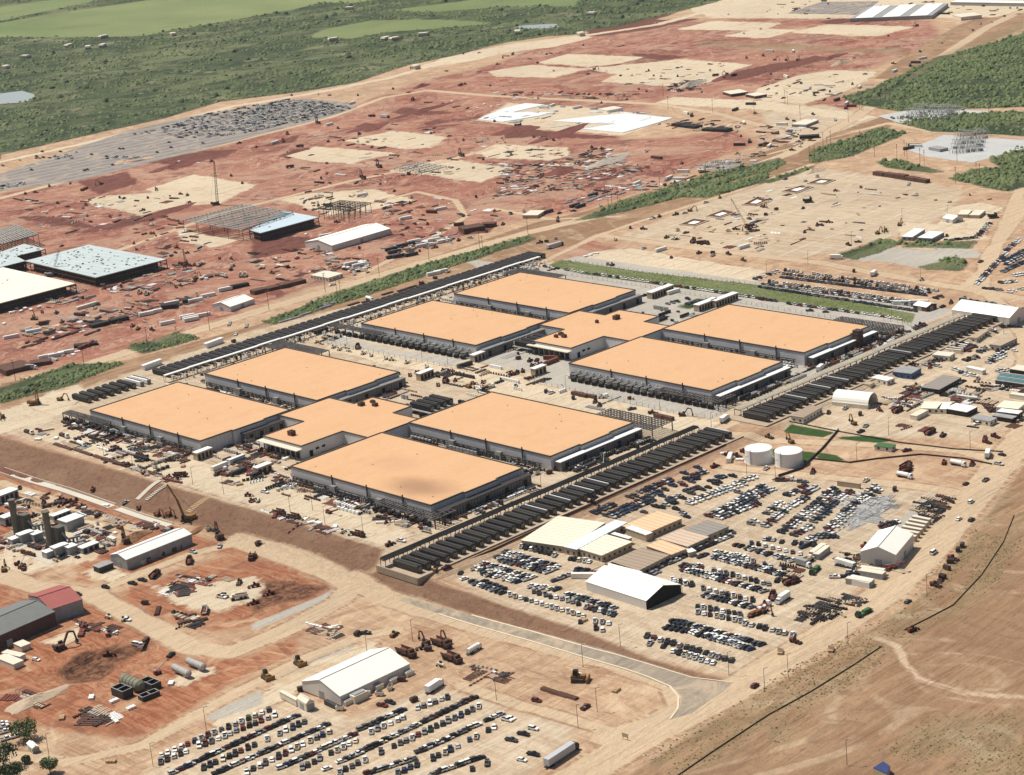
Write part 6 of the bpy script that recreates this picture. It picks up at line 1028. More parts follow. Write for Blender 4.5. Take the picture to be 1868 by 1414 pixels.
# the long asphalt lot far left
def lotcars(mb, pts, n_, rowd=14.0):
    P = [at(*q) for q in pts]; rr = random.Random(5); xs, ys = [p.x for p in P], [p.y for p in P]; a0 = -0.10; c, s_ = math.cos(a0), math.sin(a0); k_ = 0; tries = 0
    while k_ < n_ and tries < n_ * 30:
        tries += 1; u = rr.uniform(0, 1); x, y = rr.uniform(min(xs), max(xs)), rr.uniform(min(ys), max(ys)); v = x * s_ + y * c; uu = x * c - y * s_; v = round(v / 17.0) * 17.0 + rr.choice((-2.7, 2.7)); uu = round(uu / 2.9) * 2.9; x, y = uu * c + v * s_, -uu * s_ + v * c
        ins = False
        for i in range(len(P)):
            a, b = P[i], P[(i + 1) % len(P)]
            if (a.y > y) != (b.y > y) and x < (b.x - a.x) * (y - a.y) / (b.y - a.y) + a.x: ins = not ins
        if not ins or (round(x), round(y)) in SEEN: continue
        SEEN.add((round(x), round(y))); k_ += 1; kd, cn = rcar(rr); cn = rr.choice(('white', 'white', 'silver', 'cream')) if rr.random() < .5 else cn; addcar(mb, x, y, math.pi / 2 - a0 + rr.uniform(-.1, .1), kd, CARI[cn])
SEEN = set(); mb = MB(); lotcars(mb, T('r1', (1150, 960), (1180, 900), (1460, 810), (1868, 740), (1868, 930), (1660, 960), (1280, 1000)), 330); lotcars(mb, T('r2', (-20, 790), (200, 705), (500, 725), (730, 770), (330, 870), (60, 925), (-20, 900)), 400)
for q, n_ in ((((900, 950), (1080, 930), (1100, 960), (920, 968)), 6), (((230, 1110), (500, 1090), (510, 1130), (250, 1140)), 16), (((740, 1110), (980, 1110), (990, 1135), (760, 1130)), 14), (((0, 1310), (190, 1300), (180, 1325), (0, 1345)), 12), (((1030, 925), (1160, 900), (1170, 920), (1040, 940)), 4)): lotcars(mb, T('r1', *q), n_)
for x, y in ((140, 1140), (215, 1200), (225, 1210), (600, 1215), (620, 1208), (650, 1100), (800, 1175), (850, 1060), (875, 1060), (1115, 1085), (1215, 1050), (1440, 1020), (300, 1080), (430, 1080), (540, 1085), (20, 1180), (1200, 1015)):
    p = at(*T('r1', (x, y))[0]); addcar(mb, p.x, p.y, 1.5, 'pickup', CARI[crr.choice(DD + ['white'])])
tag(link('parked_cars', mb.mesh('parked_cars', CARM + [M_GLASS, M_TYRE])), 'dense mass of cars on the long asphalt lot by the brush', 'cars', None, 'stuff')
# ================================================================ MACHINES
def wheels(xs, w_, r_, wd=.5):
    mb = MB()
    for x in xs:
        for s_ in (-1, 1): mb.cyl((x, s_ * w_ - wd / 2, r_), (x, s_ * w_ + wd / 2, r_), r_, 10)
    return mb
def t_excav(col):
    tr, up, bm, bk, cb = MB(), MB(), MB(), MB(), MB()
    for s_ in (-1.3, 1.3): tr.side([(-2.3, .3), (-1.9, 0), (1.9, 0), (2.3, .3), (2.3, .7), (1.9, 1.0), (-1.9, 1.0), (-2.3, .7)], s_ - .35, s_ + .35)
    up.box(-.5, 0, 1.1, 4.2, 2.8, 1.2); up.box(-2.2, 0, 1.2, 1.0, 2.8, 1.5); cb.box(.9, .9, 1.2, 1.7, 1.0, 2.0)
    bm.bar((1.4, -.3, 1.8), (4.2, -.3, 6.2), .6, .8); bm.bar((4.2, -.3, 6.2), (6.8, -.3, 5.6), .5, .7); bm.bar((6.8, -.3, 5.6), (7.6, -.3, 1.8), .45, .6); bk.side([(7.0, .4), (8.2, .6), (8.1, 1.9), (7.3, 1.9)], -.9, .3)
    return [('track', tr, M_STEEL, None), ('body', up, col, [('cab', cb, M_GLASS)]), ('boom', bm, col, [('bucket', bk, M_STEEL)])]
def t_loader(col):
    b, c_, a, k_ = MB(), MB(), MB(), MB(); b.box(-1.6, 0, .8, 3.0, 2.0, 1.4, taper=.9); b.box(1.0, 0, .8, 2.0, 1.5, .9); c_.box(.2, 0, 1.5, 1.5, 1.5, 1.8, taper=.85); [a.bar((1.2, s_, 1.6), (3.6, s_, .9), .3, .4) for s_ in (-.7, .7)]; k_.side([(3.4, .1), (4.7, .2), (4.4, .5), (3.8, 1.3), (3.4, 1.3)], -1.4, 1.4)
    return [('body', b, col, None), ('cab', c_, M_GLASS, None), ('lift_arm', a, col, [('bucket', k_, M_STEEL)]), ('wheels', wheels((-1.7, 1.5), 1.15, .8), M_TYRE, None)]
def t_dozer(col):
    tr, b, c_, k_ = MB(), MB(), MB(), MB(); [tr.side([(-1.9, .3), (-1.5, 0), (1.5, 0), (1.9, .3), (1.5, 1.0), (-1.5, 1.2)], s_ - .3, s_ + .3) for s_ in (-1.1, 1.1)]; b.box(.6, 0, .7, 2.4, 1.3, 1.2); b.box(-1.2, 0, .7, 1.4, 1.6, 1.0); c_.box(-.7, 0, 1.6, 1.4, 1.4, 1.5, taper=.85); k_.box(2.4, 0, .1, .35, 3.6, 1.3)
    return [('track', tr, M_STEEL, None), ('body', b, col, [('cab', c_, M_GLASS)]), ('blade', k_, col, None)]
def t_dump(col):
    c_, b, g_ = MB(), MB(), MB(); c_.box(3.6, 0, .9, 2.4, 2.5, 1.3); c_.box(3.1, 0, 2.2, 1.5, 2.3, 1.1, taper=.85); b.side([(-4.6, 1.9), (-3.9, 1.2), (1.9, 1.2), (2.3, 2.9), (-4.6, 2.5)], -1.5, -1.3); b.side([(-4.6, 1.9), (-3.9, 1.2), (1.9, 1.2), (2.3, 2.9), (-4.6, 2.5)], 1.3, 1.5); b.box(-1.2, 0, 1.1, 6.4, 2.8, .3); b.box(2.1, 0, 1.2, .25, 2.8, 1.8); g_.box(-1.2, 0, 1.4, 5.4, 2.3, .9, taper=.4)
    return [('cab', c_, col, None), ('dump_bed', b, col, [('load', g_, M_DIRTP)]), ('wheels', wheels((3.4, -.8, -3.0), 1.25, .85), M_TYRE, None)]
def t_truck(box, bcol, L=8.0, cab='white', tank=False):
    c_, g_, b, ch = MB(), MB(), MB(), MB(); x = L / 2; c_.box(x + 1.3, 0, .6, 2.2, 2.4, 1.5); c_.box(x + 1.0, 0, 2.1, 1.7, 2.3, .8, taper=.85); g_.box(x + 2.05, 0, 1.7, .5, 2.0, .8); ch.box(0, 0, .6, L + 2, 1.0, .4)
    if tank: b.cyl((-x, 0, 2.1), (x, 0, 2.1), 1.2, 14)
    elif box: b.box(0, 0, 1.0, L, 2.5, 2.7)
    else: b.box(0, 0, 1.0, L, 2.5, .3); b.box(-L * .1, 0, 1.3, L * .6, 1.8, .9)
    return [('cab', c_, PAINT[cab], [('windscreen', g_, M_GLASS)]), ('cargo_body', b, bcol, None), ('chassis', ch, M_STEEL, None), ('wheels', wheels((x + 1.4, -x + 1.2, -x + 2.6), 1.1, .52, .4), M_TYRE, None)]
def t_lift(col):
    b, a, k_ = MB(), MB(), MB(); b.box(0, 0, .6, 3.4, 2.2, .9); b.box(-1.2, 0, 1.4, 1.2, 1.4, .8); a.bar((-1.4, 0, 2.0), (2.6, 0, 3.6), .4); a.bar((2.6, 0, 3.6), (6.0, 0, 5.4), .28); k_.box(6.6, 0, 5.0, 1.4, 1.8, .2); [k_.bar((6.6 + x, y, 5.0), (6.6 + x, y, 6.1), .08) for x in (-.6, .6) for y in (-.8, .8)]; [k_.bar((6.0, y, 6.1), (7.2, y, 6.1), .08) for y in (-.8, .8)]
    return [('body', b, col, None), ('boom', a, M_GRY, [('basket', k_, col)]), ('wheels', wheels((-1.2, 1.2), 1.05, .5, .35), M_TYRE, None)]
def t_tele(col):
    b, c_, a = MB(), MB(), MB(); b.box(0, .4, .8, 4.6, 1.3, 1.0); c_.box(-.2, .75, 1.6, 1.4, .9, 1.3); a.bar((-2.0, -.5, 2.0), (3.6, -.5, 1.9), .45); a.box(3.9, -.4, .4, .2, 1.4, 1.1); a.bar((4.0, -.8, .5), (5.1, -.8, .5), .12); a.bar((4.0, 0, .5), (5.1, 0, .5), .12)
    return [('body', b, col, None), ('cab', c_, M_GLASS, None), ('boom', a, col, None), ('wheels', wheels((-1.5, 1.5), 1.05, .6, .4), M_TYRE, None)]
for nm, f_, cols in (('excav', t_excav, dict(y=M_YEL, o=M_ORG, r=M_RUST)), ('loader', t_loader, dict(y=M_YEL, r=M_RED, d=M_RUST)), ('dozer', t_dozer, dict(y=M_YEL)), ('dump', t_dump, dict(y=M_RUST, w=M_CREAM)), ('lift', t_lift, dict(o=M_ORG, b=M_BLUE, r=M_RED, g=M_GRNM)), ('tele', t_tele, dict(y=M_YEL, r=M_RED, w=M_CREAM))):
    for c_, m_ in cols.items(): tpl(nm + '_' + c_, f_(m_))
tpl('box_w', t_truck(True, M_WHT)); tpl('box_g', t_truck(True, M_GRY, 7)); tpl('flatbed', t_truck(False, M_RUST, 9)); tpl('flatbed_o', t_truck(False, M_ORG, 7)); tpl('tanker', t_truck(False, M_WHT, 7, tank=True)); tpl('semi', t_truck(True, mat('trailer_silver', (.46, .47, .48), .4, .06, .3), 15.5, 'black')); tpl('green_truck', t_truck(False, M_GRNM, 8, 'dark green'))
s1, s2, s3 = MB(), MB(), MB(); s1.box(0, 0, .1, 12.2, 2.45, 2.7); s2.box(6.15, 0, .3, .1, 2.2, 2.3); tpl('cont_w', [('box', s1, mat('container_white', (.72, .70, .64), .6, .1, .3, stripes=(0, 2.2, .18)), None), ('door', s2, M_GRY, None)]); tpl('cont_r', [('box', s1, mat('container_rust', (.17, .06, .04), .7, .2, .3, stripes=(0, 2.2, .18)), None), ('door', s2, M_RUST, None)]); tpl('cont_d', [('box', s1, mat('container_dark', (.05, .05, .048), .7, .2, .3, stripes=(0, 2.2, .18)), None), ('door', s2, M_STEEL, None)])
s1 = MB(); [s1.cyl((-5.5, -1.2 + .6 * i, .3), (5.5, -1.2 + .6 * i, .3), .28, 6) for i in range(5)]; [s1.cyl((-5.5, -.9 + .6 * i, .82), (5.5, -.9 + .6 * i, .82), .28, 6) for i in range(4)]; s2 = MB(); [s2.box(x, 0, 0, .2, 3.2, .1) for x in (-4, 0, 4)]; tpl('pipes', [('pipe_bundle', s1, M_PIPE, None), ('dunnage', s2, M_WOOD, None)]); tpl('beams', [('beam_bundle', s1, M_RUST, None), ('dunnage', s2, M_WOOD, None)])
s1 = MB(); [s1.box(-1.5 + i * 1.5, 0, .15, 1.3, 2.4, rnd.uniform(.7, 1.5)) for i in range(3)]; s2 = MB(); [s2.box(-1.5 + i * 1.5, 0, 0, 1.4, 2.5, .15) for i in range(3)]; tpl('crates', [('crate', s1, M_WOOD, None), ('pallet', s2, M_TAN, None)]); tpl('crates_w', [('crate', s1, M_WHT, None), ('pallet', s2, M_TAN, None)])
DS = {'excav_y': ('excavator', 'yellow tracked excavator', 'excavator'), 'excav_o': ('excavator', 'orange tracked excavator', 'excavator'), 'excav_r': ('excavator', 'rust dark excavator', 'excavator'), 'loader_y': ('wheel_loader', 'yellow wheel loader', 'loader'), 'loader_r': ('wheel_loader', 'red wheel loader', 'loader'), 'dozer_y': ('bulldozer', 'yellow bulldozer', 'bulldozer'), 'dump_y': ('dump_truck', 'rusty brown dump truck', 'dump truck'), 'dump_w': ('dump_truck', 'cream dump truck', 'dump truck'),
      'lift_o': ('boom_lift', 'orange boom lift', 'boom lift'), 'lift_b': ('boom_lift', 'blue boom lift', 'boom lift'), 'lift_r': ('boom_lift', 'red boom lift', 'boom lift'), 'lift_g': ('boom_lift', 'green boom lift', 'boom lift'), 'tele_y': ('telehandler', 'yellow telehandler', 'telehandler'), 'tele_r': ('telehandler', 'red telehandler', 'telehandler'), 'tele_w': ('telehandler', 'cream telehandler', 'telehandler'), 'box_w': ('box_truck', 'white box truck', 'truck'), 'box_g': ('box_truck', 'grey box truck', 'truck'), 'flatbed': ('flatbed_truck', 'flatbed truck with rusty load', 'truck'),
      'flatbed_o': ('flatbed_truck', 'orange flatbed truck', 'truck'), 'tanker': ('tanker_truck', 'white tanker truck', 'truck'), 'semi': ('semi_truck', 'silver semi trailer with black cab', 'truck'), 'green_truck': ('flatbed_truck', 'green flatbed truck', 'truck'), 'cont_w': ('shipping_container', 'white container', 'container'), 'cont_r': ('shipping_container', 'rust red container', 'container'), 'cont_d': ('shipping_container', 'dark container', 'container'), 'pipes': ('pipe_stack', 'stack of grey pipes', 'pipe stack'), 'beams': ('beam_stack', 'stack of rusty steel beams', 'beam stack'), 'crates': ('crate_row', 'row of three timber crates', 'crates'), 'crates_w': ('crate_row', 'row of three white crates', 'crates')}
gb, gw, gt = MB(), MB(), MB(); gb.box(0, 0, .5, 3.6, 1.9, 1.7); gw.box(.1, 0, 2.2, 2.8, 1.5, .2); gt.bar((1.8, 0, .6), (3.2, 0, .5), .2)
tpl('genset', [('housing', gb, M_CREAM, [('louvre', gw, M_STEEL)]), ('tow_bar', gt, M_STEEL, None), ('wheels', wheels((0,), .95, .4, .3), M_TYRE, None)]); DS['genset'] = ('towed_generator', 'cream towed generator', 'generator'); DS['loader_d'] = ('wheel_loader', 'dark brown wheel loader', 'loader')
TPL['genset_d'] = [(a_, b_, c_) for a_, b_, c_ in TPL['genset']]; tpl('genset_d', [('housing', gb, M_RUST, [('louvre', gw, M_STEEL)]), ('tow_bar', gt, M_STEEL, None), ('wheels', wheels((0,), .95, .4, .3), M_TYRE, None)]); DS['genset_d'] = ('towed_generator', 'dark towed generator', 'generator')
for cn in ('white', 'black', 'dark red', 'silver', 'dark grey'): DS['car_pickup_' + cn] = ('pickup_truck', cn + ' site pickup', 'pickup truck')
MIXK = ['loader_d', 'loader_y', 'car_pickup_white', 'car_pickup_black', 'car_pickup_dark red', 'genset_d', 'tele_r', 'tele_w', 'car_pickup_dark grey', 'loader_d', 'genset', 'car_pickup_silver']
VV = [(10, -4), (10, 3), (3, -10), (-10, 2), (10, -8), (-4, 9), (10, 0)]
def place(k_, key, *pts, v=None, sc=1.0):
    P = (T(k_, *pts) if k_ in TS else Z(k_, *pts)) if k_ else pts
    key0 = key
    for i, (px, py) in enumerate(P):
        key = MIXK[int(px * 7 + py * 3 + i * 5) % 12] if key0 in ('loader_y', 'tele_y') else key0
        n_, d_, c_ = DS[key]; put(key, n_, d_, c_, px, py, v or VV[(int(px) + i) % 7], {'excav': 'excavators on the site', 'dump_': 'dump trucks on the site', 'cont_': 'loose shipping containers'}.get(key[:5]) or c_ + 's on the site', sc * (.86 if sc == 1.0 and key[:4] in ('load', 'tele', 'excav'[:4]) else 1.0))
place('s7', 'semi', (395, 1290), v=(10, -6.6), sc=1.15); place('s8', 'green_truck', (742, 255), v=(-10, 5)); place('s8', 'box_w', (165, 160), v=(-6, 4)); place('s6', 'box_w', (1285, 800), v=(10, -6.5), sc=1.1); place('s8', 'cont_w', (720, 35), (700, 55), v=(10, 2)); place('s4', 'cont_w', (600, 1290), v=(10, 3))
place('s6', 'dump_y', (1345, 485), (1420, 590), (1095, 550), v=(10, 4), sc=1.35); place('s6', 'tanker', (1565, 530), v=(10, -6)); place('s6', 'excav_r', (1235, 470), (1390, 465), v=(-8, -4)); place('s6', 'loader_y', (1005, 415), (1215, 505), (1250, 520), (1335, 630), (745, 410), (805, 400)); place('s6', 'dozer_y', (335, 615), (105, 715), v=(10, 6), sc=1.4); place('s6', 'loader_r', (20, 65), (125, 120), (15, 1240 - 1054)); place('s7', 'dozer_y', (530, 735), sc=1.8); place('s7', 'crates_w', (540, 700)); place('s7', 'beams', (330, 810), (390, 830), (450, 845), v=(10, 3)); place('s7', 'crates', (795, 805), (560, 310))
place('s5', 'excav_r', (430, 510), v=(10, -4), sc=1.25); place('s5', 'loader_r', (780, 410), (600, 370), (760, 520)); place('s5', 'tele_w', (770, 290), (885, 305)); place('s5', 'flatbed', (1030, 465)); place('s5', 'loader_y', (1215, 555), (1030, 190), (1585, 135), (1700, 40)); place('s5', 'dump_w', (1455, 245), (1700, 150)); place('s5', 'crates_w', (930, 930), (1215, 755), (810, 880), (650, 855)); place('s5', 'beams', (1320, 280), (1400, 310), (1120, 240)); place('s5', 'tele_w', (1590, 135), (1600, 140)); place('s5', 'lift_r', (1120, 685)); place('s5', 'crates', (790, 1310), (440, 1000))
place('s1', 'excav_r', (895, 1130), (1560, 1100), v=(-6, -8), sc=1.3); place('s1', 'excav_o', (1200, 940), (1120, 940), v=(10, 3)); place('s1', 'loader_y', (890, 850), (985, 895), (140, 745), (1480, 1040), (1560, 1160), (1835, 1145), (1370, 1200), (1530, 1050)); place('s1', 'dump_y', (1345, 1270), (1790, 1240), (1100, 1370)); place('s1', 'tanker', (575, 440), v=(10, 4)); place('s1', 'loader_y', (815, 455), (950, 470), (285, 340), (905, 585), (990, 555), (1205, 550), (1100, 600)); place('s1', 'flatbed', (450, 375), (200, 350), v=(10, 4)); place('s1', 'crates_w', (270, 400), (400, 390), (600, 880), (750, 870)); place('s1', 'lift_o', (850, 1030), (150, 1310)); place('s1', 'beams', (420, 440), (480, 460), (560, 480), (620, 500), (700, 525), (1080, 640), (820, 560), (770, 545), v=(10, 3.5)); place('s1', 'excav_y', (20, 245), (430, 120), (30, 1330)); place('s1', 'loader_r', (135, 1290), (170, 1320), (240, 945), (310, 850), (520, 860), (430, 830), (470, 850), (585, 880), (660, 760)); place('s1', 'cont_w', (1560, 600), (1680, 550), v=(10, -4)); place('s1', 'flatbed', (1560, 640), v=(10, -5)); place('s1', 'cont_d', (1690, 640), (1840, 650), v=(10, -4)); place('s1', 'tele_r', (1250, 680), (1200, 670), (1760, 800), (1790, 840), (1850, 480), (1740, 600)); place('s1', 'dump_y', (1280, 660)); place('s1', 'crates', (1300, 590), (1700, 720), (1270, 530))
place('s2', 'lift_r', (545, 920), v=(10, 3)); place('s2', 'dump_y', (195, 925), (300, 955), (755, 1080), v=(10, 3)); place('s2', 'crates_w', (590, 1020), (375, 970), (470, 995), (420, 990)); place('s2', 'tele_w', (180, 725), (40, 840), (20, 600), (650, 1060)); place('s2', 'loader_y', (120, 480), (190, 530), (45, 1145), (15, 1240), (975, 1150), (1380, 1310), (1300, 1330), (1560, 880), (700, 1075)); place('s2', 'box_w', (95, 460)); place('s2', 'excav_y', (1540, 30)); place('s2', 'flatbed', (1660, 40), v=(10, -3))
place('s3', 'loader_y', (80, 20), (295, 65), (335, 70), (490, 110), (675, 160), (645, 130), (905, 185), (1050, 215), (230, 645), (320, 640), (365, 610), (530, 600), (640, 820), (60, 860), (620, 850)); place('s3', 'excav_r', (1265, 230)); place('s3', 'tele_w', (560, 90), (690, 105)); place('s3', 'box_w', (1560, 270)); place('s3', 'lift_g', (705, 580)); place('s3', 'lift_o', (640, 1350), (760, 400)); place('s3', 'loader_r', (1490, 595), (1590, 510), (1650, 520), (1700, 490)); place('s3', 'cont_w', (560, 1380), (1600, 540)); place('s3', 'crates_w', (1610, 530), (1670, 545), (1560, 500))
place('s4', 'excav_y', (660, 290), (215, 420), v=(-8, -5)); place('s4', 'loader_y', (745, 305), (840, 195), (600, 180), (480, 210), (705, 225), (710, 345), (55, 385), (1290, 375), (1590, 390), (1035, 480), (470, 780), (950, 760)); place('s4', 'dump_y', (970, 200), (1200, 355), (1030, 595), (1030, 615), (1025, 630), v=(10, -5)); place('s4', 'loader_r', (1660, 380), (1600, 420), (1300, 570), (1500, 575), (740, 1160), (610, 1270), (370, 630), (1360, 1250)); place('s4', 'genset_d', (1430, 1160), (1400, 1190), (1345, 1275), (1320, 1320), (1290, 1380)); place('s4', 'tanker', (1010, 665), (1390, 580), v=(10, 2)); place('s4', 'flatbed', (1020, 135), (150, 690)); place('s4', 'lift_r', (940, 1310), (900, 1320), v=(10, 3)); place('s4', 'box_w', (1610, 520)); place('s4', 'green_truck', (390, 1330), v=(-6, 6)); place('s4', 'dump_w', (320, 1270)); place('s4', 'loader_y', (1540, 50), (1500, 130), (1360, 80), (1720, 30), (1850, 260), (1540, 290)); place('s4', 'pipes', (1440, 90), (1380, 85), (1130, 60), (1180, 90), (950, 150)); place('s8', 'loader_r', (240, 40), (240, 460), (1075, 380), (80, 145), (1235, 60), (1275, 20)); place('s8', 'excav_o', (10, 250), v=(10, 3)); place('s8', 'crates', (140, 535), (500, 520)); place('d', 'flatbed_o', (1215, 765), (1275, 745), (1310, 690), v=(10, -5)); place('d', 'loader_r', (1340, 655)); place('d', 'dump_y', (1430, 570), (1630, 400)); place('d', 'box_g', (1760, 200), v=(10, 3))
place('r1', 'loader_r', (1500, 1150), (1700, 1020), (1820, 1050), (500, 1310), (350, 1325), (250, 1370), (1330, 1390), (180, 1380), (1640, 1250), (1720, 1305)); place('r1', 'excav_y', (1110, 1350), (720, 1310)); place('r1', 'cont_r', (600, 1350)); place('r1', 'crates_w', (1270, 1150), (1410, 1160))
place('r2', 'excav_r', (905, 1190), (1490, 1110), (790, 1270), (470, 880), v=(-8, -3), sc=1.3); place('r2', 'semi', (940, 835), v=(10, 1.5)); place('r2', 'loader_y', (750, 1010), (820, 1015), (1270, 950), (1400, 970), (1500, 1000), (280, 680), (470, 675), (550, 680), (750, 680), (1000, 635), (1110, 660), (1380, 508), (1610, 378), (1500, 385), (1510, 600), (610, 915), (1780, 415), (1740, 460), (1690, 610), (1780, 610), (1720, 865), (1190, 1225), (1160, 1190), (1570, 1195), (1640, 1135), (1840, 1185), (910, 1310), (1010, 1360), (1070, 1250), (490, 1270), (350, 1260), (530, 1165), (540, 1010), (650, 1000), (980, 1130)); place('r2', 'dump_y', (850, 830), (1140, 710), (1110, 1240), (250, 955), (220, 1005), (340, 1045), (270, 1190), (1480, 610), (760, 955)); place('r2', 'cont_w', (710, 738), (160, 1020), (550, 890), v=(10, -3)); place('r2', 'cont_r', (1150, 490)); place('r2', 'beams', (1850, 380), (1800, 400), (1250, 730), (1350, 740), (1450, 760), (1530, 770), (850, 1045), (920, 1050), (700, 1030), (380, 1195), (460, 1215), (530, 1235), (740, 1300)); place('r2', 'crates_w', (1650, 740), (1700, 760), (1600, 770), (1420, 720), (1750, 750), (1290, 1240))
place('r3', 'beams', (60, 390), (180, 420), (300, 385), (560, 320), (830, 330), (330, 380), (460, 665), (400, 655), (520, 670), (600, 670), (680, 670), (750, 675), (850, 680), (120, 660), (200, 660), (1280, 860), (1400, 850), (1500, 860)); place('r3', 'loader_y', (235, 450), (350, 505), (595, 530), (825, 540), (905, 540), (1025, 505), (1230, 485), (1460, 505), (1010, 655), (955, 635), (1060, 540), (1110, 545), (1230, 545), (1400, 655), (690, 735), (240, 700), (870, 710), (1080, 165), (1590, 105), (1820, 210), (1700, 240), (1260, 1165), (1010, 1080), (690, 1060), (620, 1050), (210, 980), (250, 985), (300, 995), (350, 1000), (1780, 810), (1680, 970), (1840, 1040), (1650, 1095), (1810, 1110), (1140, 1320), (1210, 1300), (1070, 1310)); place('r3', 'excav_y', (640, 495), (1580, 530), (1720, 415), (1835, 400)); place('r3', 'cont_w', (520, 770), (340, 755), (280, 770), (1290, 810), (1700, 880), (1170, 1270), (1270, 1225), (1240, 1280), (940, 1310)); place('r3', 'cont_d', (1740, 1010), (1670, 1035), (1750, 745), (1640, 785), (1330, 825)); place('r3', 'dump_y', (1500, 540), (1560, 560), (1630, 540), (1240, 650)); place('r3', 'pipes', (1500, 1150), (1560, 1150), (1620, 1150), (1400, 1190), (1100, 880), (1300, 870), (1650, 935), (900, 1310), (1000, 1300), (700, 1350), (760, 1340), (620, 1370))
place('r4', 'loader_y', (480, 135), (905, 260), (1100, 190), (1130, 370), (1285, 310), (1505, 220), (1640, 160), (1560, 175), (940, 455), (1730, 120), (1550, 122), (1770, 60), (1820, 60), (285, 595), (380, 680), (490, 655), (160, 700), (740, 530), (650, 600), (30, 510), (70, 530), (660, 415), (185, 850), (370, 815), (290, 1020), (220, 1070), (280, 1045), (530, 860), (710, 1335), (530, 1360), (315, 1290), (175, 1275), (400, 1260), (1045, 890)); place('r4', 'cont_d', (540, 715), (1060, 470), (1100, 450), (20, 1035), (1090, 1040), (1050, 1060)); place('r4', 'cont_w', (610, 740), (60, 1045), (180, 550), (60, 370), (230, 370), (700, 625), (950, 510), (1150, 420), (150, 890), (1100, 1045)); place('r4', 'cont_r', (600, 770), (640, 760)); place('r4', 'pipes', (110, 665), (330, 640), (350, 625), (430, 640), (410, 605), (580, 580), (280, 660), (490, 620), (520, 680), (560, 665), (770, 605), (50, 635), (20, 690), (1080, 1260), (1050, 1310), (1100, 1385)); place('r4', 'excav_y', (100, 430), (180, 430), (260, 430), (1110, 185)); place('r4', 'beams', (180, 990), (240, 970), (100, 1000), (300, 990), (200, 940), (60, 900), (450, 710))
place('r5', 'loader_y', (620, 175), (410, 85), (480, 110), (590, 120), (850, 45), (880, 50), (1050, 45), (1280, 20), (1345, 80), (1015, 135), (850, 170), (780, 180), (970, 415), (1220, 460), (740, 690), (730, 665), (860, 675), (790, 700), (910, 740), (700, 800), (675, 835), (400, 865), (240, 910), (850, 935), (1030, 930), (1080, 985), (980, 980), (440, 390), (700, 990), (940, 960), (1675, 1015), (440, 930), (1210, 660), (1180, 655), (1640, 560), (1380, 640), (1760, 1060)); place('r5', 'excav_y', (1390, 620), (500, 610), (1250, 400), (610, 95), (240, 900), (1310, 530)); place('r5', 'dump_w', (1410, 525), (1480, 610), (1650, 530), (1740, 600), (1710, 600), (1560, 600), (1590, 605), (990, 720), (1040, 730)); place('r5', 'tele_r', (1070, 300), (1090, 300), (1440, 520), (1350, 530), (1380, 525), (1330, 440), (950, 370), (1640, 480), (1560, 480), (1280, 670), (1250, 680)); place('r5', 'beams', (830, 210), (980, 200), (1050, 170), (1130, 150), (1200, 140), (350, 1000), (300, 1050), (410, 1040), (470, 1020), (540, 1000), (250, 1090), (200, 1100), (640, 1010), (930, 610), (1000, 590), (820, 640), (900, 640), (1100, 700), (960, 690), v=(10, -3.5)); place('r5', 'cont_w', (1220, 800), (1100, 860), (1040, 875), (1390, 780), (1480, 745), (1190, 940), (1350, 905), (1360, 915), (1330, 895), (1440, 885), (240, 1000), (80, 1040), (330, 1180), (400, 1170), (470, 1150), (1600, 700), v=(10, -2)); place('r5', 'pipes', (1630, 940), (1750, 955), (380, 1190), (430, 1160), (350, 1170), (490, 1140)); place('r5', 'cont_r', (600, 1110), (640, 1090)); place('r5', 'tele_y', (860, 860), (1660, 1070), (300, 860)); place('r5', 'box_g', (215, 1260)); place('r5', 'crates_w', (80, 860), (150, 850), (220, 840), (120, 830), (180, 830), (30, 940), (280, 820), (600, 960), (520, 1160), (550, 1140))
place('r6', 'loader_y', (1100, 260), (1155, 232), (1060, 235), (1245, 235), (1120, 85), (1070, 100), (1500, 175), (1720, 140), (1835, 160), (1130, 45), (990, 160), (440, 130), (375, 130), (470, 100), (150, 90), (600, 220), (70, 550), (140, 580), (250, 540), (760, 400), (515, 440), (1300, 400), (1465, 350), (1550, 330), (1065, 310), (1665, 290), (1110, 145), (570, 665), (830, 540), (1210, 655), (1390, 575), (1300, 620), (1780, 235), (1590, 40)); place('r6', 'cont_w', (520, 320), (1090, 195), (1340, 130), (780, 30), (1150, 360), (1210, 390), (1290, 350), (1360, 360), (700, 520), (760, 530), (1290, 590), (1340, 575), v=(10, -2)); place('r6', 'cont_d', (990, 415), (1010, 435), (1000, 470), (1070, 390), (1110, 380), (1040, 465), (1130, 455), (940, 300), v=(10, -2)); place('r6', 'pipes', (1190, 350), (1240, 380), (1300, 330), (1400, 340), (1420, 310), (1280, 380), (1350, 350), (730, 550), (800, 520), (550, 800), (520, 820), (230, 920), (300, 900), (380, 870), v=(10, -3)); place('r6', 'crates_w', (1230, 360), (1270, 370), (1330, 340), (1380, 330), (680, 540), (750, 560), (800, 545), (380, 305), (650, 540)); place('r6', 'flatbed', (260, 295), (950, 120), v=(10, -3)); place('r6', 'tanker', (830, 770), (410, 240)); place('r6', 'beams', (960, 725), (1070, 700), (1130, 680), (820, 780), (720, 800), (610, 860), v=(10, -3)); place('r6', 'dump_y', (1200, 660), (750, 1110), (1370, 1350), (1250, 1090)); place('r6', 'tele_w', (580, 1110), (620, 1125), (685, 1135), (790, 1155), (845, 1168), (950, 1190), (990, 1200), (1100, 1220), (1240, 1250), (660, 1110), (1070, 1095)); place('r6', 'tele_r', (1400, 1280), (1430, 1290), (1460, 1300), (1500, 1310), (1570, 1370), (1640, 1360), (1380, 1340), (1170, 1290), (1320, 1380), (1440, 1345), (1360, 1275), (1120, 1310)); place('r6', 'cont_d', (1510, 1240), (490, 1000), v=(10, -3))
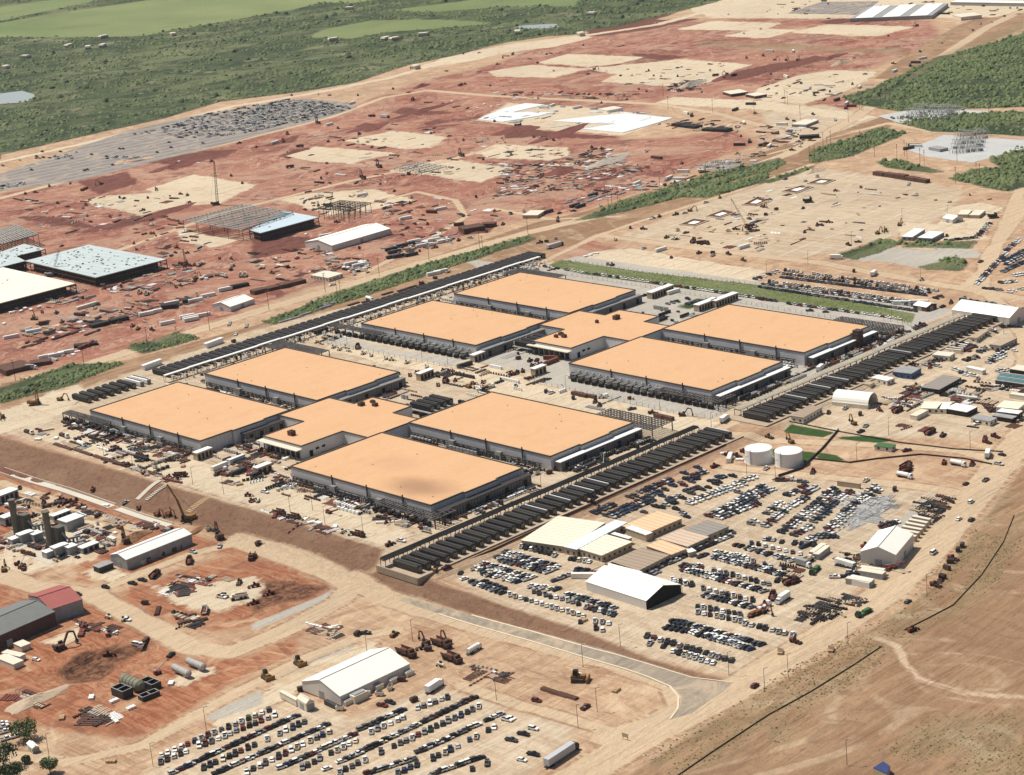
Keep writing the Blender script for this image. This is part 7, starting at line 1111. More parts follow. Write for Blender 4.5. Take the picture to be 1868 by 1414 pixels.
place('r7', 'loader_y', (45, 160), (140, 145), (390, 155), (380, 190), (490, 140), (685, 105), (380, 215), (790, 345), (895, 262), (985, 268), (300, 360), (365, 335), (255, 365), (1185, 470), (735, 520), (765, 525), (990, 405), (1150, 330), (1215, 340), (1290, 295), (1230, 280), (1380, 440), (1480, 440), (1480, 458), (1590, 445), (1695, 490), (1860, 165), (1740, 195), (1720, 300), (1590, 285), (1640, 270), (1790, 280), (1430, 80), (1530, 45), (1100, 180), (1050, 190), (1280, 155), (1220, 165), (100, 1190), (180, 1205), (230, 1200), (50, 1305), (90, 1290), (130, 1280), (170, 1330), (1000, 740), (1045, 745)); place('r7', 'excav_y', (1320, 140), (1740, 270), (1840, 110)); place('r7', 'dump_y', (1340, 360), (1400, 370), (1430, 370)); place('r7', 'semi', (355, 395), v=(10, -3)); place('r7', 'cont_w', (1700, 400), (1110, 420), (1200, 720), v=(10, -3)); place('r7', 'pipes', (450, 80), (540, 60), (600, 70), (650, 50), (560, 90), (620, 40), (700, 30), (760, 20), (830, 15), (480, 60), (1490, 1100), v=(10, -3)); place('r7', 'cont_d', (500, 105), (540, 110), (630, 30), (310, 150), v=(10, -3)); place('r7', 'crates_w', (560, 50), (680, 60), (740, 40), (610, 450), (650, 440), (580, 460), (1040, 195)); place('r7', 'cont_r', (340, 1190), (340, 1215)); place('r7', 'tele_r', (250, 1230), (290, 1230), (200, 1240), (70, 1300))
place('r8', 'excav_y', (885, 280), (985, 240), (830, 300), (340, 70)); place('r8', 'loader_y', (30, 165), (110, 130), (300, 120), (60, 60), (10, 110), (310, 290), (400, 240), (480, 220), (430, 240), (660, 570), (1140, 630), (1560, 500), (1445, 765), (1440, 180), (1350, 790), (620, 380), (690, 360), (1290, 820), (1320, 315)); place('r8', 'box_w', (800, 595), (530, 478)); place('r8', 'crates', (1240, 60), (1340, 75), (1100, 30), (1020, 20), (970, 45), (1620, 55)); place('r8', 'loader_r', (1130, 950), (1100, 970), (1110, 980), (1160, 955), (650, 1130), (780, 1110)); place('r8', 'cont_w', (1000, 800), (1130, 795)); place('r8', 'tele_y', (830, 1100), (700, 1130), (590, 1190), (350, 1240), (440, 1220), (870, 1010), (980, 1000), (550, 1230), (520, 1200), (1080, 1230)); place('r8', 'box_w', (420, 1270)); place('r8', 'cont_d', (60, 1340), v=(10, -4)); place('r8', 'loader_y', (1700, 1080), (1590, 1120), (1570, 1130), (1200, 1250), (1190, 1225), (1250, 1205), (1470, 1200), (1510, 1190), (1690, 1130), (1740, 1120), (1100, 1385), (1540, 1330), (1640, 985), (1180, 1385))
ac, ag = MB(), MB(); ac.box(0, 0, 0, 4.6, 2.4, 2.2); ag.box(0, 0, 2.2, 3.6, 1.6, .25); tpl('tent_ac', [('cabinet', ac, M_CREAM, [('grille', ag, M_GRY)])]); DS['tent_ac'] = ('air_conditioner', 'cream air conditioning box', 'air conditioner')
place('f', 'tent_ac', (590, 590), (790, 500), (940, 415), (1105, 345), (1285, 262), v=(10, -4.6)); place('f', 'genset', (950, 495), (1070, 425), (500, 660)); place('f', 'cont_d', (410, 620), v=(10, 4.5), sc=.8); place('f', 'tent_ac', (715, 545), v=(10, -4.6), sc=1.7); place('f', 'genset_d', (60, 440), (1340, 560), (1200, 330)); place('f', 'car_pickup_dark red', (980, 615), v=(10, 2)); place('f', 'car_pickup_black', (1070, 580), v=(10, 3))
place('s1', 'tent_ac', (960, 1290), (1020, 1275), (1090, 1245), v=(10, -4)); place('s1', 'genset_d', (1150, 1220), (1240, 1190), (1290, 1165), (1060, 1270))
# light towers and signs by the highway
for px, py in T('s8', (620, 480), (1180, 130)) + T('s7', (1595, 690)): pass
sg, sp_ = MB(), MB(); sg.box(0, 0, 1.2, 3.2, .15, 1.8); [sp_.bar((x, 0, 0), (x, 0, 1.4), .14) for x in (-1.2, 1.2)]; tpl('sign', [('panel', sg, M_TAN, None), ('post', sp_, M_STEEL, None)])
for px, py in T('s8', (140, 540), (500, 525)) + T('s7', (860, 1150)): put('sign', 'road_sign', 'small tan sign board by the highway', 'sign', px, py, (10, 3), 'sign boards by the highway')
tarp = MB(); P = [at(*q) for q in T('s8', (800, 1395), (870, 1350), (920, 1385), (900, 1440))]; tarp.prism([(p.x, p.y) for p in P], P[0].z, P[0].z + 2.6); r = thing('blue_shed', 'small blue roofed box at the bottom edge', 'shed', (0, 0, 0)); part('wall', tarp, M_TAN, r); tarp = MB(); tarp.prism([(p.x, p.y) for p in P], P[0].z + 2.6, P[0].z + 3.0); part('roof', tarp, mat('blue_roof', (.035, .05, .14), .6, .1, .4), r)
# ================================================================ EARTH HEAPS, LAYDOWN CLUTTER
def heap(k_, pt, rx, ry, h, mt, label):
    p = at(*T(k_, pt)[0]); rr = random.Random(int(p.x)); n_, m_ = 20, 7; vs_ = [(0, 0, h)]; ph = [rr.uniform(0, 6) for _ in range(4)]
    for j in range(1, m_ + 1):
        f = j / m_
        for i in range(n_):
            a = 2 * math.pi * i / n_; w_ = 1 + .18 * math.sin(2 * a + ph[0]) + .13 * math.sin(3 * a + ph[1]) + .08 * math.sin(5 * a + ph[2]); vs_.append((rx * f * w_ * math.cos(a), ry * f * w_ * math.sin(a), h * max(0, (1 - f) ** 1.05) * (1 + rr.uniform(-.12, .12)) - (.6 if j == m_ else 0)))
    fs = [(0, 1 + i, 1 + (i + 1) % n_) for i in range(n_)] + [(1 + (j - 1) * n_ + i, 1 + j * n_ + i, 1 + j * n_ + (i + 1) % n_, 1 + (j - 1) * n_ + (i + 1) % n_) for j in range(1, m_) for i in range(n_)]
    mb = MB(); mb.add(vs_, fs); o = link('earth_heap', mb.mesh('earth_heap', mt), None, p, .15); tag(o, label, 'heap', 'heaps of earth and rubble')
for a in (('r3', (80, 925), 40, 18, 5, M_DIRTP, 'dark red bank of earth left of the white sheeting'), ('r3', (400, 950), 60, 14, 4, M_DIRTP, 'long red bank below the white sheeting'), ('r3', (400, 1220), 22, 16, 6, M_DIRTP, 'pointed red heap beside the rubble field'), ('r3', (750, 1140), 40, 14, 4, M_ROCK, 'grey brown rubble bank in the middle of the red ground'), ('r3', (1330, 600), 28, 10, 5, M_ROCK, 'rubble heap with pale stones on the upper pads'),
    ('r2', (1200, 790), 60, 9, 3, M_DIRTP, 'long dark red strip heap near the crossing of dirt roads'), ('r2', (840, 905), 36, 14, 3, M_DIRTP, 'oval dark red heap below the semi trailer'), ('r2', (1200, 615), 18, 8, 4, M_DIRTP, 'small brown heap beyond the asphalt lot'), ('r1', (1270, 1175), 40, 14, 4, M_DIRTP, 'dark red bank below the asphalt lot'), ('r5', (1200, 140), 40, 10, 3, M_DIRTP, 'red bank with debris by the steel frame'), ('r3', (1560, 555), 30, 10, 4, M_DIRTP, 'dark heap under the excavator on the upper right'),
    ('r6', (1340, 278), 7, 5, 2.5, M_ORG, 'small orange heap beside stacked beams'), ('s1', (960, 1090), 12, 7, 3, M_DIRTB, 'brown earth heap by the excavator and white shed'), ('r4', (570, 450), 20, 8, 5, M_TAN, 'pale conical heap on the far pads'), ('r4', (380, 1215), 18, 7, 3, M_TAN, 'tan heap at the corner of the big pad'), ('r4', (500, 410), 40, 8, 3, M_DIRTP, 'long dark bank on the far pads'), ('s1', (1420, 1030), 9, 4, 1.2, M_DIRTB, 'low red ridge at the foot of the brown slope'),
    ('r5', (700, 260), 24, 10, 2.5, M_DIRTP, 'red ridge left of the pale clearing'), ('s5', (250, 870), 18, 7, 2.5, M_TAN, 'pale rubble heap in the lower left yard'), ('r2', (300, 1080), 26, 8, 2.5, M_DIRTP, 'dark heap left of a cream pad')): heap(*a)
def inpoly(P, rr):
    xs, ys = [p.x for p in P], [p.y for p in P]
    while True:
        x, y = rr.uniform(min(xs), max(xs)), rr.uniform(min(ys), max(ys)); ins = False
        for i in range(len(P)):
            a, b = P[i], P[(i + 1) % len(P)]
            if (a.y > y) != (b.y > y) and x < (b.x - a.x) * (y - a.y) / (b.y - a.y) + a.x: ins = not ins
        if ins: return x, y
def debris(label, polys, mats=None, smax=3.0):
    mb = MB(); rr = random.Random(len(label)); mats = mats or [M_PIPE, M_RUST, M_STEEL, M_TAN, M_RUST, M_DIRTP, M_WHT, M_DARK, M_TAN]
    for k_, pts, n_, zm in polys:
        P = [at(*q) for q in (T(k_, *pts) if k_ in TS else Z(k_, *pts))]
        k_ = 0
        while k_ < n_:
            mb.cur = rr.randrange(len(mats)); x, y = inpoly(P, rr); rz = rr.choice((.1, .1, 1.67, -.05, rr.uniform(0, 3))); q = rr.random(); run = rr.choice((1, 2, 3, 5, 7)); a, b, h = (rr.uniform(1, smax), rr.uniform(.7, smax * .7), rr.uniform(.4, zm)) if q < .4 else (rr.uniform(smax, smax * 3.4), rr.uniform(.5, 1.3), rr.uniform(.25, zm * .5)) if q < .85 else (rr.uniform(1, smax), rr.uniform(1, smax), rr.uniform(.5, zm))
            for i in range(run):
                X, Y = x - math.sin(rz) * i * (b + .5), y + math.cos(rz) * i * (b + .5); k_ += 1; mb.box(X, Y, H(X, Y), a * rr.uniform(.85, 1.1), b, h * rr.uniform(.8, 1.1), rz + rr.uniform(-.05, .05), taper=1.0 if q < .85 else .4)
    return tag(link('construction_debris', mb.mesh('construction_debris', mats)), label, None, None, 'stuff')
debris('loose steel, timber and spoil scattered over the red earthworks', [('r5', [(200, 950), (900, 800), (1500, 700), (1480, 780), (700, 960), (150, 1120)], 420, 1.8), ('r5', [(700, 620), (1300, 520), (1500, 640), (800, 760)], 260, 2), ('r5', [(20, 700), (600, 660), (700, 760), (60, 880)], 200, 2), ('r5', [(150, 60), (1300, 20), (1300, 180), (600, 300), (200, 260)], 260, 1.6), ('r5', [(900, 250), (1250, 200), (1650, 430), (1200, 480)], 150, 1.6),
  ('r6', [(0, 440), (600, 380), (600, 560), (100, 680)], 200, 1.6), ('r6', [(600, 430), (850, 500), (830, 580), (500, 560)], 140, 2), ('r6', [(950, 380), (1350, 280), (1430, 350), (1020, 480)], 200, 2.2), ('r6', [(850, 60), (1800, 20), (1800, 200), (1100, 330), (900, 250)], 160, 1.4), ('r3', [(0, 1180), (700, 1120), (1060, 1190), (600, 1330), (0, 1400)], 1500, 1.0), ('r3', [(-100, 650), (950, 670), (900, 710), (0, 690)], 160, 1.8),
  ('r2', [(200, 1000), (1000, 880), (1868, 950), (1868, 1400), (300, 1400)], 420, 1.5), ('r3', [(1180, 600), (1420, 560), (1400, 640), (1200, 660)], 220, 2), ('r3', [(600, 1360), (1250, 1250), (1868, 1060), (1868, 1120), (1300, 1310), (700, 1401)], 260, 1.8), ('r4', [(0, 900), (400, 830), (420, 1000), (0, 1070)], 240, 2), ('r3', [(1100, 860), (1700, 860), (1700, 950), (1250, 930)], 160, 2), ('r3', [(450, 1150), (560, 1060), (800, 1060), (640, 1180)], 140, 2)])
debris('loose steel, pipes and crates in the lower left yards', [('s1', [(180, 320), (350, 380), (740, 540), (1150, 660), (1120, 640), (720, 490), (340, 330)], 60, 1.5), ('s1', [(480, 250), (860, 380), (1360, 480), (1300, 570), (900, 420), (470, 300)], 430, 1.8), ('s1', [(0, 780), (500, 780), (800, 1000), (780, 1200), (300, 1290), (0, 1220)], 480, 2.4), ('s1', [(400, 800), (820, 960), (1300, 1040), (1290, 1060), (780, 990)], 130, 1.4), ('s1', [(640, 1010), (850, 1050), (820, 1180), (620, 1130)], 90, 1.2),
  ('s1', [(1560, 480), (1868, 420), (1868, 700), (1700, 780), (1560, 640)], 130, 2), ('s1', [(930, 560), (1290, 700), (1260, 730), (900, 600)], 70, 1.5), ('s2', [(-100, 580), (100, 430), (330, 520), (150, 600), (60, 720)], 130, 2), ('s2', [(150, 640), (860, 850), (840, 900), (170, 700)], 230, 1.7), ('s2', [(110, 900), (780, 1080), (780, 1100), (110, 925)], 110, 1.6), ('s2', [(920, 850), (1300, 990), (1250, 1070), (900, 960)], 160, 2.4),
  ('s5', [(1200, 0), (1650, -20), (1640, 40), (1200, 120)], 120, 1.5), ('s5', [(1280, 260), (1480, 300), (1430, 340), (1300, 310)], 60, 1.6), ('s5', [(570, 910), (850, 1000), (760, 1060), (640, 960)], 90, 1.2), ('s5', [(150, 850), (300, 850), (350, 930), (200, 900)], 60, 1.2), ('s5', [(550, 320), (850, 340), (830, 420), (660, 380)], 70, 1.5), ('s6', [(1540, 610), (1868, 690), (1868, 730), (1540, 670)], 60, 1.0), ('s6', [(430, 320), (700, 360), (640, 430), (420, 380)], 50, .9)])
debris('bundles and racks laid out in the contractors yard', [('g', [(580, 890), (900, 950), (900, 1030), (560, 1010)], 130, 2), ('g', [(1040, 930), (1450, 930), (1480, 1080), (1060, 1080)], 130, 2), ('g', [(300, 1040), (640, 1060), (720, 1180), (300, 1130)], 110, 1.6), ('g', [(1440, 860), (1868, 900), (1868, 970), (1440, 920)], 90, 1.6), ('g', [(960, 440), (1300, 420), (1320, 500), (1000, 510)], 50, 2), ('g', [(1580, 1050), (1480, 1150), (1530, 1230), (1600, 1150)], 30, 2), ('g', [(0, 1200), (1868, 1300), (1868, 1380), (0, 1380)], 40, 1.5), ('g', [(200, 300), (560, 230), (580, 330), (100, 520), (0, 500)], 150, 2.4), ('g', [(0, 380), (400, 250), (420, 330), (60, 500)], 90, 2.4)], None, 2.6)
GS = [M_GRY, M_PIPE, M_GALV, M_PIPE]
debris('flat grey steel panels laid out beside the car rows', [('c', [(1450, 420), (1700, 320), (1820, 430), (1600, 600), (1350, 560)], 230, .6), ('c', [(1330, 560), (1480, 600), (1400, 700), (1230, 720)], 40, .6), ('r3', [(1440, 1150), (1690, 1130), (1700, 1180), (1450, 1200)], 120, 1.2)], GS, 4.2)
debris('dark pallets and drums laid in rows at the right of the car park', [('s4', [(1110, 890), (1330, 800), (1400, 820), (1280, 960), (1130, 930)], 240, 1.6), ('s8', [(270, 290), (380, 190), (720, 140), (770, 170), (430, 320)], 300, 1.3), ('s4', [(580, 1230), (700, 1180), (720, 1290), (620, 1350)], 60, 2.2), ('s4', [(700, 1270), (960, 1280), (940, 1340), (880, 1350)], 50, 2.4), ('s4', [(850, 1000), (980, 960), (990, 1010), (860, 1040)], 30, 2), ('d', [(1480, 260), (1780, 200), (1800, 330), (1560, 430)], 60, 2)], [M_RUST, M_STEEL, M_DARK, M_TAN, M_STEEL, M_DARK], 1.6)
debris('white bundles and sheets stacked on the foundation slabs', [('r3', [(-150, 840), (150, 740), (460, 760), (300, 860), (-20, 880)], 90, 1.6), ('r3', [(340, 870), (700, 830), (1180, 840), (820, 930), (560, 930)], 120, 1.2), ('r3', [(650, 770), (1050, 790), (1040, 810), (650, 800)], 40, 2.5)], [M_WHITE, M_WHITE, M_PIPE], 4.5)
debris('slabs and forms lying on the far pads', [('r3', [(0, 1040), (450, 1050), (500, 1120), (0, 1130)], 100, .6), ('r7', [(1150, 280), (1868, 80), (1868, 400), (1300, 400)], 130, 1.2), ('r8', [(0, 20), (900, 60), (700, 330), (0, 430)], 110, 1.0), ('r4', [(0, 1310), (1868, 1380), (1868, 1401), (0, 1401)], 60, 1.2), ('r4', [(0, 560), (700, 520), (520, 700), (60, 700)], 90, 1.6), ('r3', [(700, 500), (1600, 440), (1500, 600), (900, 600)], 110, 1.4), ('r6', [(300, 30), (1080, 20), (1040, 110), (560, 190)], 160, 1.2), ('r4', [(0, 10), (1868, 10), (1868, 110), (0, 110)], 200, 2.5)])
# excavated pits with pale slabs on the big pad
for q, lab in ((T('r7', (1245, 235), (1345, 195), (1450, 207), (1350, 245)), 'lower rectangular pit with pale slab on the big tan pad'), (T('r7', (1435, 175), (1560, 130), (1640, 148), (1520, 188)), 'middle rectangular pit with pale slab on the big tan pad'), (T('r7', (1690, 95), (1800, 38), (1880, 60), (1790, 100)), 'upper rectangular pit with pale slab on the big tan pad'), (T('r4', (150, 1360), (290, 1320), (370, 1330), (250, 1375)), 'left far pit with pale slab'), (T('r4', (330, 1305), (420, 1272), (530, 1280), (450, 1310)), 'right far pit with pale slab')):
    P = [at(*p) for p in q]; o = sum(P, Vector()) / 4; r = thing('foundation_pit', lab, 'pit', o, 0, 'pits on the big pad'); L = [((p.x - o.x), (p.y - o.y)) for p in P]; mb = MB()
    for a, b in zip(L, L[1:] + L[:1]): mb.bar((a[0], a[1], .3), (b[0], b[1], .3), 1.4, .7)
    part('earth_rim', mb, M_TAN, r); mb = MB(); mb.prism([(x * .45, y * .45) for x, y in L], .05, .4); part('slab', mb, M_TENT, r); mb = MB(); mb.prism([(x * .96, y * .96) for x, y in L], .02, .08); part('floor', mb, mat('dark_pit_earth', (.10, .045, .03), .95, .3, .4), r)  # pit floor is a flat sheet in a darker brown than the rim
# ================================================================ VEGETATION
ICO = None
def leafmat(name, a, b, dry):
    k = N(name); P = k.pos(); c = k.mix(k.mr(k.noise(P, .12, 4, .6), .3, .7), a, b); c = k.mix(k.mr(k.noise(P, .02, 3), .55, .7, 0, .6), c, dry); o = k.n('ObjectInfo'); return k.out(k.mul(c, k.mr(k.noise(P, 1.3, 3, .7), .25, .75, .6, 1.35)), .8)
M_LEAF = leafmat('brush_leaves', (.078, .108, .036), (.142, .175, .07), (.22, .235, .105)); M_LEAFD = leafmat('dark_leaves', (.045, .07, .030), (.085, .115, .048), (.13, .15, .065)); M_TRUNK = mat('bark', (.12, .09, .065), .9, .3, 1.0); M_GRASS = leafmat('verge_grass', (.10, .13, .035), (.17, .19, .065), (.26, .24, .11))
def bushmesh(name, pos, size, mt, seed=1, flatk=.62):
    """many small leafy clumps; every bush is an uneven cluster of tilted leaf faces over a low core"""
    R = np.random.RandomState(seed); pos = np.asarray(pos); n_ = len(pos)
    # unit lumpy blob: octahedron subdivided once
    v = [(1, 0, 0), (-1, 0, 0), (0, 1, 0), (0, -1, 0), (0, 0, 1), (0, 0, -.3)]; f = [(0, 2, 4), (2, 1, 4), (1, 3, 4), (3, 0, 4), (2, 0, 5), (1, 2, 5), (3, 1, 5), (0, 3, 5)]
    v = [np.array(a, float) for a in v]; ed = {}; nf_ = []
    def mid(a, b):
        k_ = (min(a, b), max(a, b))
        if k_ not in ed: m = v[a] + v[b]; m = m / np.linalg.norm(m); v.append(m); ed[k_] = len(v) - 1
        return ed[k_]
    for a, b, c in f[:4]: ab, bc, ca = mid(a, b), mid(b, c), mid(c, a); nf_ += [(a, ab, ca), (ab, b, bc), (ca, bc, c), (ab, bc, ca)]
    V = np.array(v); Fc = np.array(nf_); nv, nf = len(V), len(Fc)
    s = size[:, None, None]; jit = 1 + R.uniform(-.38, .38, (n_, nv, 1)); W = V[None] * jit * s * .5; ang = R.uniform(0, 6.28, n_); c, si = np.cos(ang)[:, None], np.sin(ang)[:, None]; X = W[:, :, 0] * c - W[:, :, 1] * si; Y = W[:, :, 0] * si + W[:, :, 1] * c; Zz = W[:, :, 2] * flatk * R.uniform(1.0, 1.9, (n_, 1))
    X += pos[:, 0:1]; Y += pos[:, 1:2]; Zz += pos[:, 2:3]; co = np.stack([X, Y, Zz], -1).reshape(-1, 3); fi = (Fc[None] + (np.arange(n_) * nv)[:, None, None]).reshape(-1)
    me = bpy.data.meshes.new(name); me.vertices.add(len(co)); me.vertices.foreach_set('co', co.astype(np.float32).ravel()); me.loops.add(len(fi)); me.loops.foreach_set('vertex_index', fi.astype(np.int32)); nt = len(fi) // 3; me.polygons.add(nt); me.polygons.foreach_set('loop_start', np.arange(0, nt * 3, 3, dtype=np.int32)); me.materials.append(mt); me.update(calc_edges=True); return me
def sample(layer, n_, box, lo=0.0, seed=1, dens=None):
    """random ground points where a vegetation layer is present"""
    R = np.random.RandomState(seed); out = []; L = LAY[layer].reshape(nx, ny); tries = 0; got = 0
    while got < n_ and tries < 60:
        x = R.uniform(box[0], box[1], n_); y = R.uniform(box[2], box[3], n_); i = np.clip(np.searchsorted(gx, x) - 1, 0, nx - 2); j = np.clip(np.searchsorted(gy, y) - 1, 0, ny - 2)
        ok = (L[i, j] > lo) & (LAY['road'].reshape(nx, ny)[i, j] < 1) & (LAY['lush'].reshape(nx, ny)[i, j] < 0) & (LAY['wet'].reshape(nx, ny)[i, j] < 2)
        if layer == 'green': ok &= LAY['field'].reshape(nx, ny)[i, j] < -2
        cl = np.sin(x * .017 + 2 * np.sin(y * .011)) * np.sin(y * .021 + 1.7 * np.sin(x * .013)) + .6 * np.sin(x * .051 + y * .037); ok &= R.uniform(0, 1, n_) < np.clip(.48 + .5 * cl, .06, 1)
        out.append(np.stack([x[ok], y[ok], hgt(x[ok], y[ok])], 1)); got += ok.sum(); tries += 1
    return np.concatenate(out)[:n_] if out else np.zeros((0, 3))
def brush(label, box, n_, smin, smax, mt, seed, name='brush', lo=0.0, flatk=.62, layer='green'):
    P = sample(layer, n_, box, lo, seed); R = np.random.RandomState(seed + 9); s = smin + (smax - smin) * R.uniform(0, 1, len(P)) ** 2; return tag(link(name, bushmesh(name, P, s, mt, seed, flatk)), label, None, None, 'stuff')
brush('dense mesquite brush covering the far left behind the dirt road', (250, 2600, 850, 4200), 60000, 2.0, 7.0, M_LEAF, 3, flatk=.5); brush('darker taller trees mixed through the far brush', (300, 3200, 850, 5200), 6500, 4, 12, M_LEAFD, 4, flatk=.6); brush('green scrub and trees in the upper right', (600, 2400, -420, 600), 17000, 2.2, 6.5, M_LEAF, 5); brush('dark taller trees in the upper right scrub', (1050, 2400, -420, 500), 2500, 4, 8, M_LEAFD, 6, flatk=.6)
brush('scattered bushes on the plain outside the site', (-1500, 2400, -2600, -600), 6000, 1.5, 5, M_LEAF, 21, lo=2); brush('thick green shrubs in the long verge beside the dirt road', (-80, 1150, 60, 420), 4200, 1.2, 4.4, M_LEAF, 7, 'roadside_shrubs', 1.5); brush('yellow green tall weeds between the roadside shrubs', (-80, 1150, 60, 420), 4500, .8, 2.6, M_GRASS, 17, 'roadside_shrubs', -1.5); brush('dark bushes dotted in the roadside verge', (-80, 1150, 60, 420), 600, 2.5, 5, M_LEAFD, 8, 'roadside_shrubs', 4, .8)
brush('low green tufts on the grassed slope behind the far halls', (380, 620, -420, 20), 5000, .6, 1.8, M_GRASS, 9, 'grass', 1.0, .35, 'turf'); brush('dry tufts of grass on the verge and field at the lower right', (-330, 150, -860, -560), 3500, .3, 1.2, mat('olive_tufts', (.17, .135, .06), .9, .3, .5), 10, 'grass', -3, .5, 'olive'); brush('scattered weeds over the bare field at the lower right', (-120, 200, -860, -600), 1200, .3, 1.5, mat('dry_weeds', (.13, .10, .05), .9, .3, .5), 11, 'weeds', 0, .5, 'brown')
# single trees, bottom left corner
def tree(px, py, h, w_, label, seed):
    R = random.Random(seed); p = at(px, py); r = thing('tree', label, 'tree', p, 0, 'trees in the bottom left corner'); mb = MB(); tops = []; mb.cyl((0, 0, -.3), (0, 0, h * .38), .32, 8, .2)
    for i in range(6):
        a = i * 1.05 + R.uniform(-.3, .3); q = (math.cos(a) * w_ * .32, math.sin(a) * w_ * .32, h * R.uniform(.55, .8)); mb.cyl((0, 0, h * R.uniform(.25, .38)), q, .14, 6, .06); tops.append(Vector(q))
    part('trunk', mb, M_TRUNK, r); pts, sz = [], []
    for i in range(1100):
        c = R.choice(tops); d = Vector((R.gauss(0, 1), R.gauss(0, 1), R.gauss(0, .75))).normalized() * (R.random() ** .45) * w_ * .3; q = c + d
        if q.z < h * .22: continue
        pts.append(q); sz.append(R.uniform(.35, .95))
    # leaf clumps as little crossed faces
    mb = MB()
    for q, s_ in zip(pts, sz):
        a = Vector((R.gauss(0, 1), R.gauss(0, 1), R.gauss(0, 1))).normalized(); b = a.orthogonal().normalized() * s_ * .6; c = a.cross(b).normalized() * s_ * .45; mb.add([q - b - c, q + b - c * .6, q + b * .7 + c, q - b * .8 + c * .8], [(0, 1, 2, 3)])
    part('crown', mb, M_LEAF if seed % 2 else M_LEAFD, r)
for a in (((45, 1350), 9, 11, 'broad green tree above the white cars in the bottom left corner', 1), ((8, 1400), 10, 12, 'dark tree cut by the left edge in the bottom left corner', 2), ((92, 1412), 7, 7, 'small rounded green tree at the bottom edge, left', 3), ((22, 1425), 8, 9, 'dark tree at the very bottom left', 4), ((48, 1392), 3, 3.4, 'little bare brown shrub beside the hut', 5)): tree(a[0][0], a[0][1], a[1], a[2], a[3], a[4])
addm = MB(); 
for i, (px, py) in enumerate(T('s5', (20, 1065), (35, 1100), (45, 1150), (15, 1045), (120, 1130))): p = at(px, py); addcar(addm, p.x, p.y, heading(px, py, (10, -3)), 'pickup', CARI['white'])
tag(link('parked_cars', addm.mesh('parked_cars', CARM + [M_GLASS, M_TYRE])), 'white vehicles parked under the trees in the bottom left corner', 'cars', None, 'stuff')
# far farmsteads: tiny pale roofs in the brush
for i, (k_, x, y) in enumerate((('r1', 735, 272), ('r1', 490, 335), ('r1', 730, 335), ('r1', 625, 348), ('r1', 1230, 255), ('r1', 45, 488), ('r1', 180, 415), ('r2', 690, 70), ('r2', 1215, 257), ('r2', 575, 292), ('r2', 1010, 288), ('r2', 950, 285), ('r3', 965, 6), ('r3', 95, 240), ('r3', 545, 255), ('r2', 1160, 490), ('r3', 620, 110))):
    px, py = T(k_, (x, y))[0]; p = at(px, py); r = thing('farm_building', 'small pale roofed farm building in the far brush', 'building', p, .3 * i, 'farm buildings in the far brush'); mb = MB(); mb.box(0, 0, 0, 15, 8, 3.4); part('wall', mb, M_TAN, r); mb = MB(); mb.side([(-8, 3.4), (8, 3.4), (7, 5.6), (-7, 5.6)], -4.4, 4.4); part('roof', mb, M_CREAM, r); PEND.append((r, 'small pale roofed farm building', px, py))
# ================================================================ HAZE
HZ = 1.0
if HZ:
    mb = MB(); mb.box(4200, 4200, -12, 21000, 21000, 440); k = N('haze'); k.nt.nodes.remove(k.b); v = k.n('VolumePrincipled'); v.inputs['Color'].default_value = (.86, .93, 1.0, 1); v.inputs['Density'].default_value = 0.000018 * HZ; v.inputs['Anisotropy'].default_value = .2
    k.L.new(v.outputs[0], k.nt.nodes['Material Output'].inputs['Volume']); tag(link('haze', mb.mesh('haze', k.m)), 'thin pale summer haze over the whole site', None, None, 'stuff')
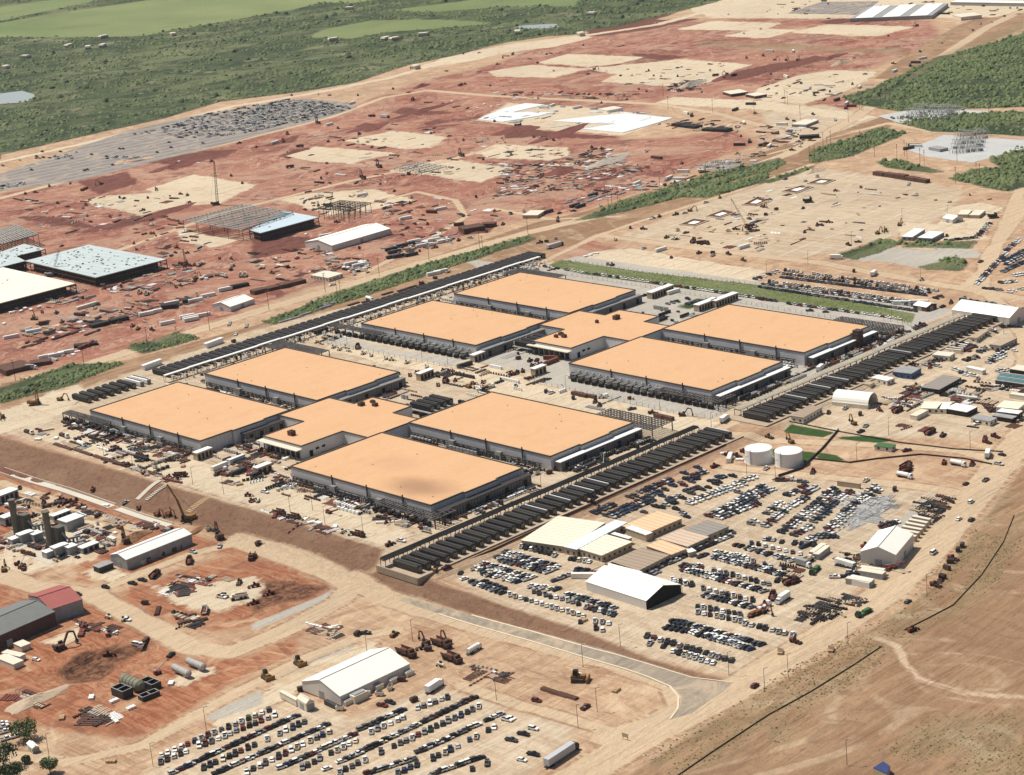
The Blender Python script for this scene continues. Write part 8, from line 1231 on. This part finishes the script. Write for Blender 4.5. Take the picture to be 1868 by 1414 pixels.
# ================================================================ LABELS FOR EVERYTHING PLACED BY THE LOOPS ABOVE
LM = [('the nearest hall', 740, 940), ('the far left near hall', 260, 840), ('the second near hall', 560, 650), ('the right near hall', 1060, 870), ('the left gravel yard', 730, 660), ('the right gravel yard', 1180, 750), ('the middle crossing', 880, 690), ('the near cooling row', 1000, 900), ('the right cooling row', 1560, 690), ('the top cooling row', 640, 560), ('the farthest hall', 1050, 510), ('the green slope', 1350, 535), ('the far right hall', 1560, 650),
      ('the water tanks', 1415, 840), ('the forecourt', 1640, 820), ('the pale office cluster', 1100, 990), ('the open ended tent', 1150, 1080), ('the car park grey boxes', 1480, 1010), ('the tall highway tent', 1620, 1010), ('the lower highway', 1500, 1180), ('the asphalt junction', 1260, 1260), ('the large bottom tent', 650, 1240), ('the dump truck yard', 800, 1185), ('the haul road bend', 600, 1080), ('the red oval yard', 400, 1080), ('the white shed', 280, 1000), ('the brown slope foot', 350, 950), ('the brown slope top', 250, 850), ('the dark stacks', 90, 960),
      ('the grey roofed shed', 60, 1130), ('the dark pit', 190, 1200), ('the pressure vessels', 350, 1210), ('the bottom left corner', 60, 1370), ('the cream roofed shell', 60, 540), ('the dotted roof building', 200, 490), ('the pale blue roof', 520, 410), ('the bare steel frame', 400, 390), ('the skeletal frame', 620, 380), ('the red laydown yard', 330, 500), ('the small left tent', 430, 555), ('the long white shed', 640, 430), ('the roadside material yard', 760, 445), ('the left dirt road', 200, 640), ('the cream double cabin', 600, 505),
      ('the asphalt lot end', 650, 200), ('the asphalt lot middle', 350, 265), ('the bank below the lot', 200, 345), ('the two track crossing', 760, 190), ('the cream pads', 650, 290), ('the rubble field', 1000, 330), ('the white sheeting', 1050, 225), ('the far upper pads', 1100, 120), ('the long dirt road middle', 1250, 290), ('the black stacks', 1310, 235), ('the upper cabins', 1360, 170), ('the far factory', 1640, 30), ('the far track', 1680, 90), ('the upper right yard', 1450, 165), ('the near substation', 1740, 270), ('the far substation', 1700, 210), ('the pole cluster', 1560, 250),
      ('the big pad pits', 1250, 400), ('the big tan pad', 1450, 370), ('the long brown stacks', 1640, 325), ('the dry pond', 1650, 455), ('the far right yard', 1760, 400), ('the far side lot', 1500, 530), ('the big white far tent', 1790, 575), ('the blue walled shed', 1680, 680), ('the barrel shelter', 1570, 730), ('the yard cabins', 1770, 740), ('the right edge yard', 1840, 680), ('the tree belt', 900, 450), ('the belt road', 1050, 390), ('the bare field', 1700, 1250), ('the upper brush', 300, 120), ('the far brush', 900, 60), ('the left brush edge', 60, 140)]
grp = {}
for o, d, px, py in PEND:
    nm = min(LM, key=lambda q: (q[1] - px) ** 2 + ((q[2] - py) * 1.5) ** 2)[0]; grp.setdefault((d, nm), []).append((px, o))
for (d, nm), L in grp.items():
    L.sort(key=lambda q: q[0])
    for i, (px, o) in enumerate(L): o['label'] = '%s %s' % (d, 'by ' + nm) if len(L) == 1 else '%s, %s of %d from left, by %s' % (d, ordn(i + 1), len(L), nm)
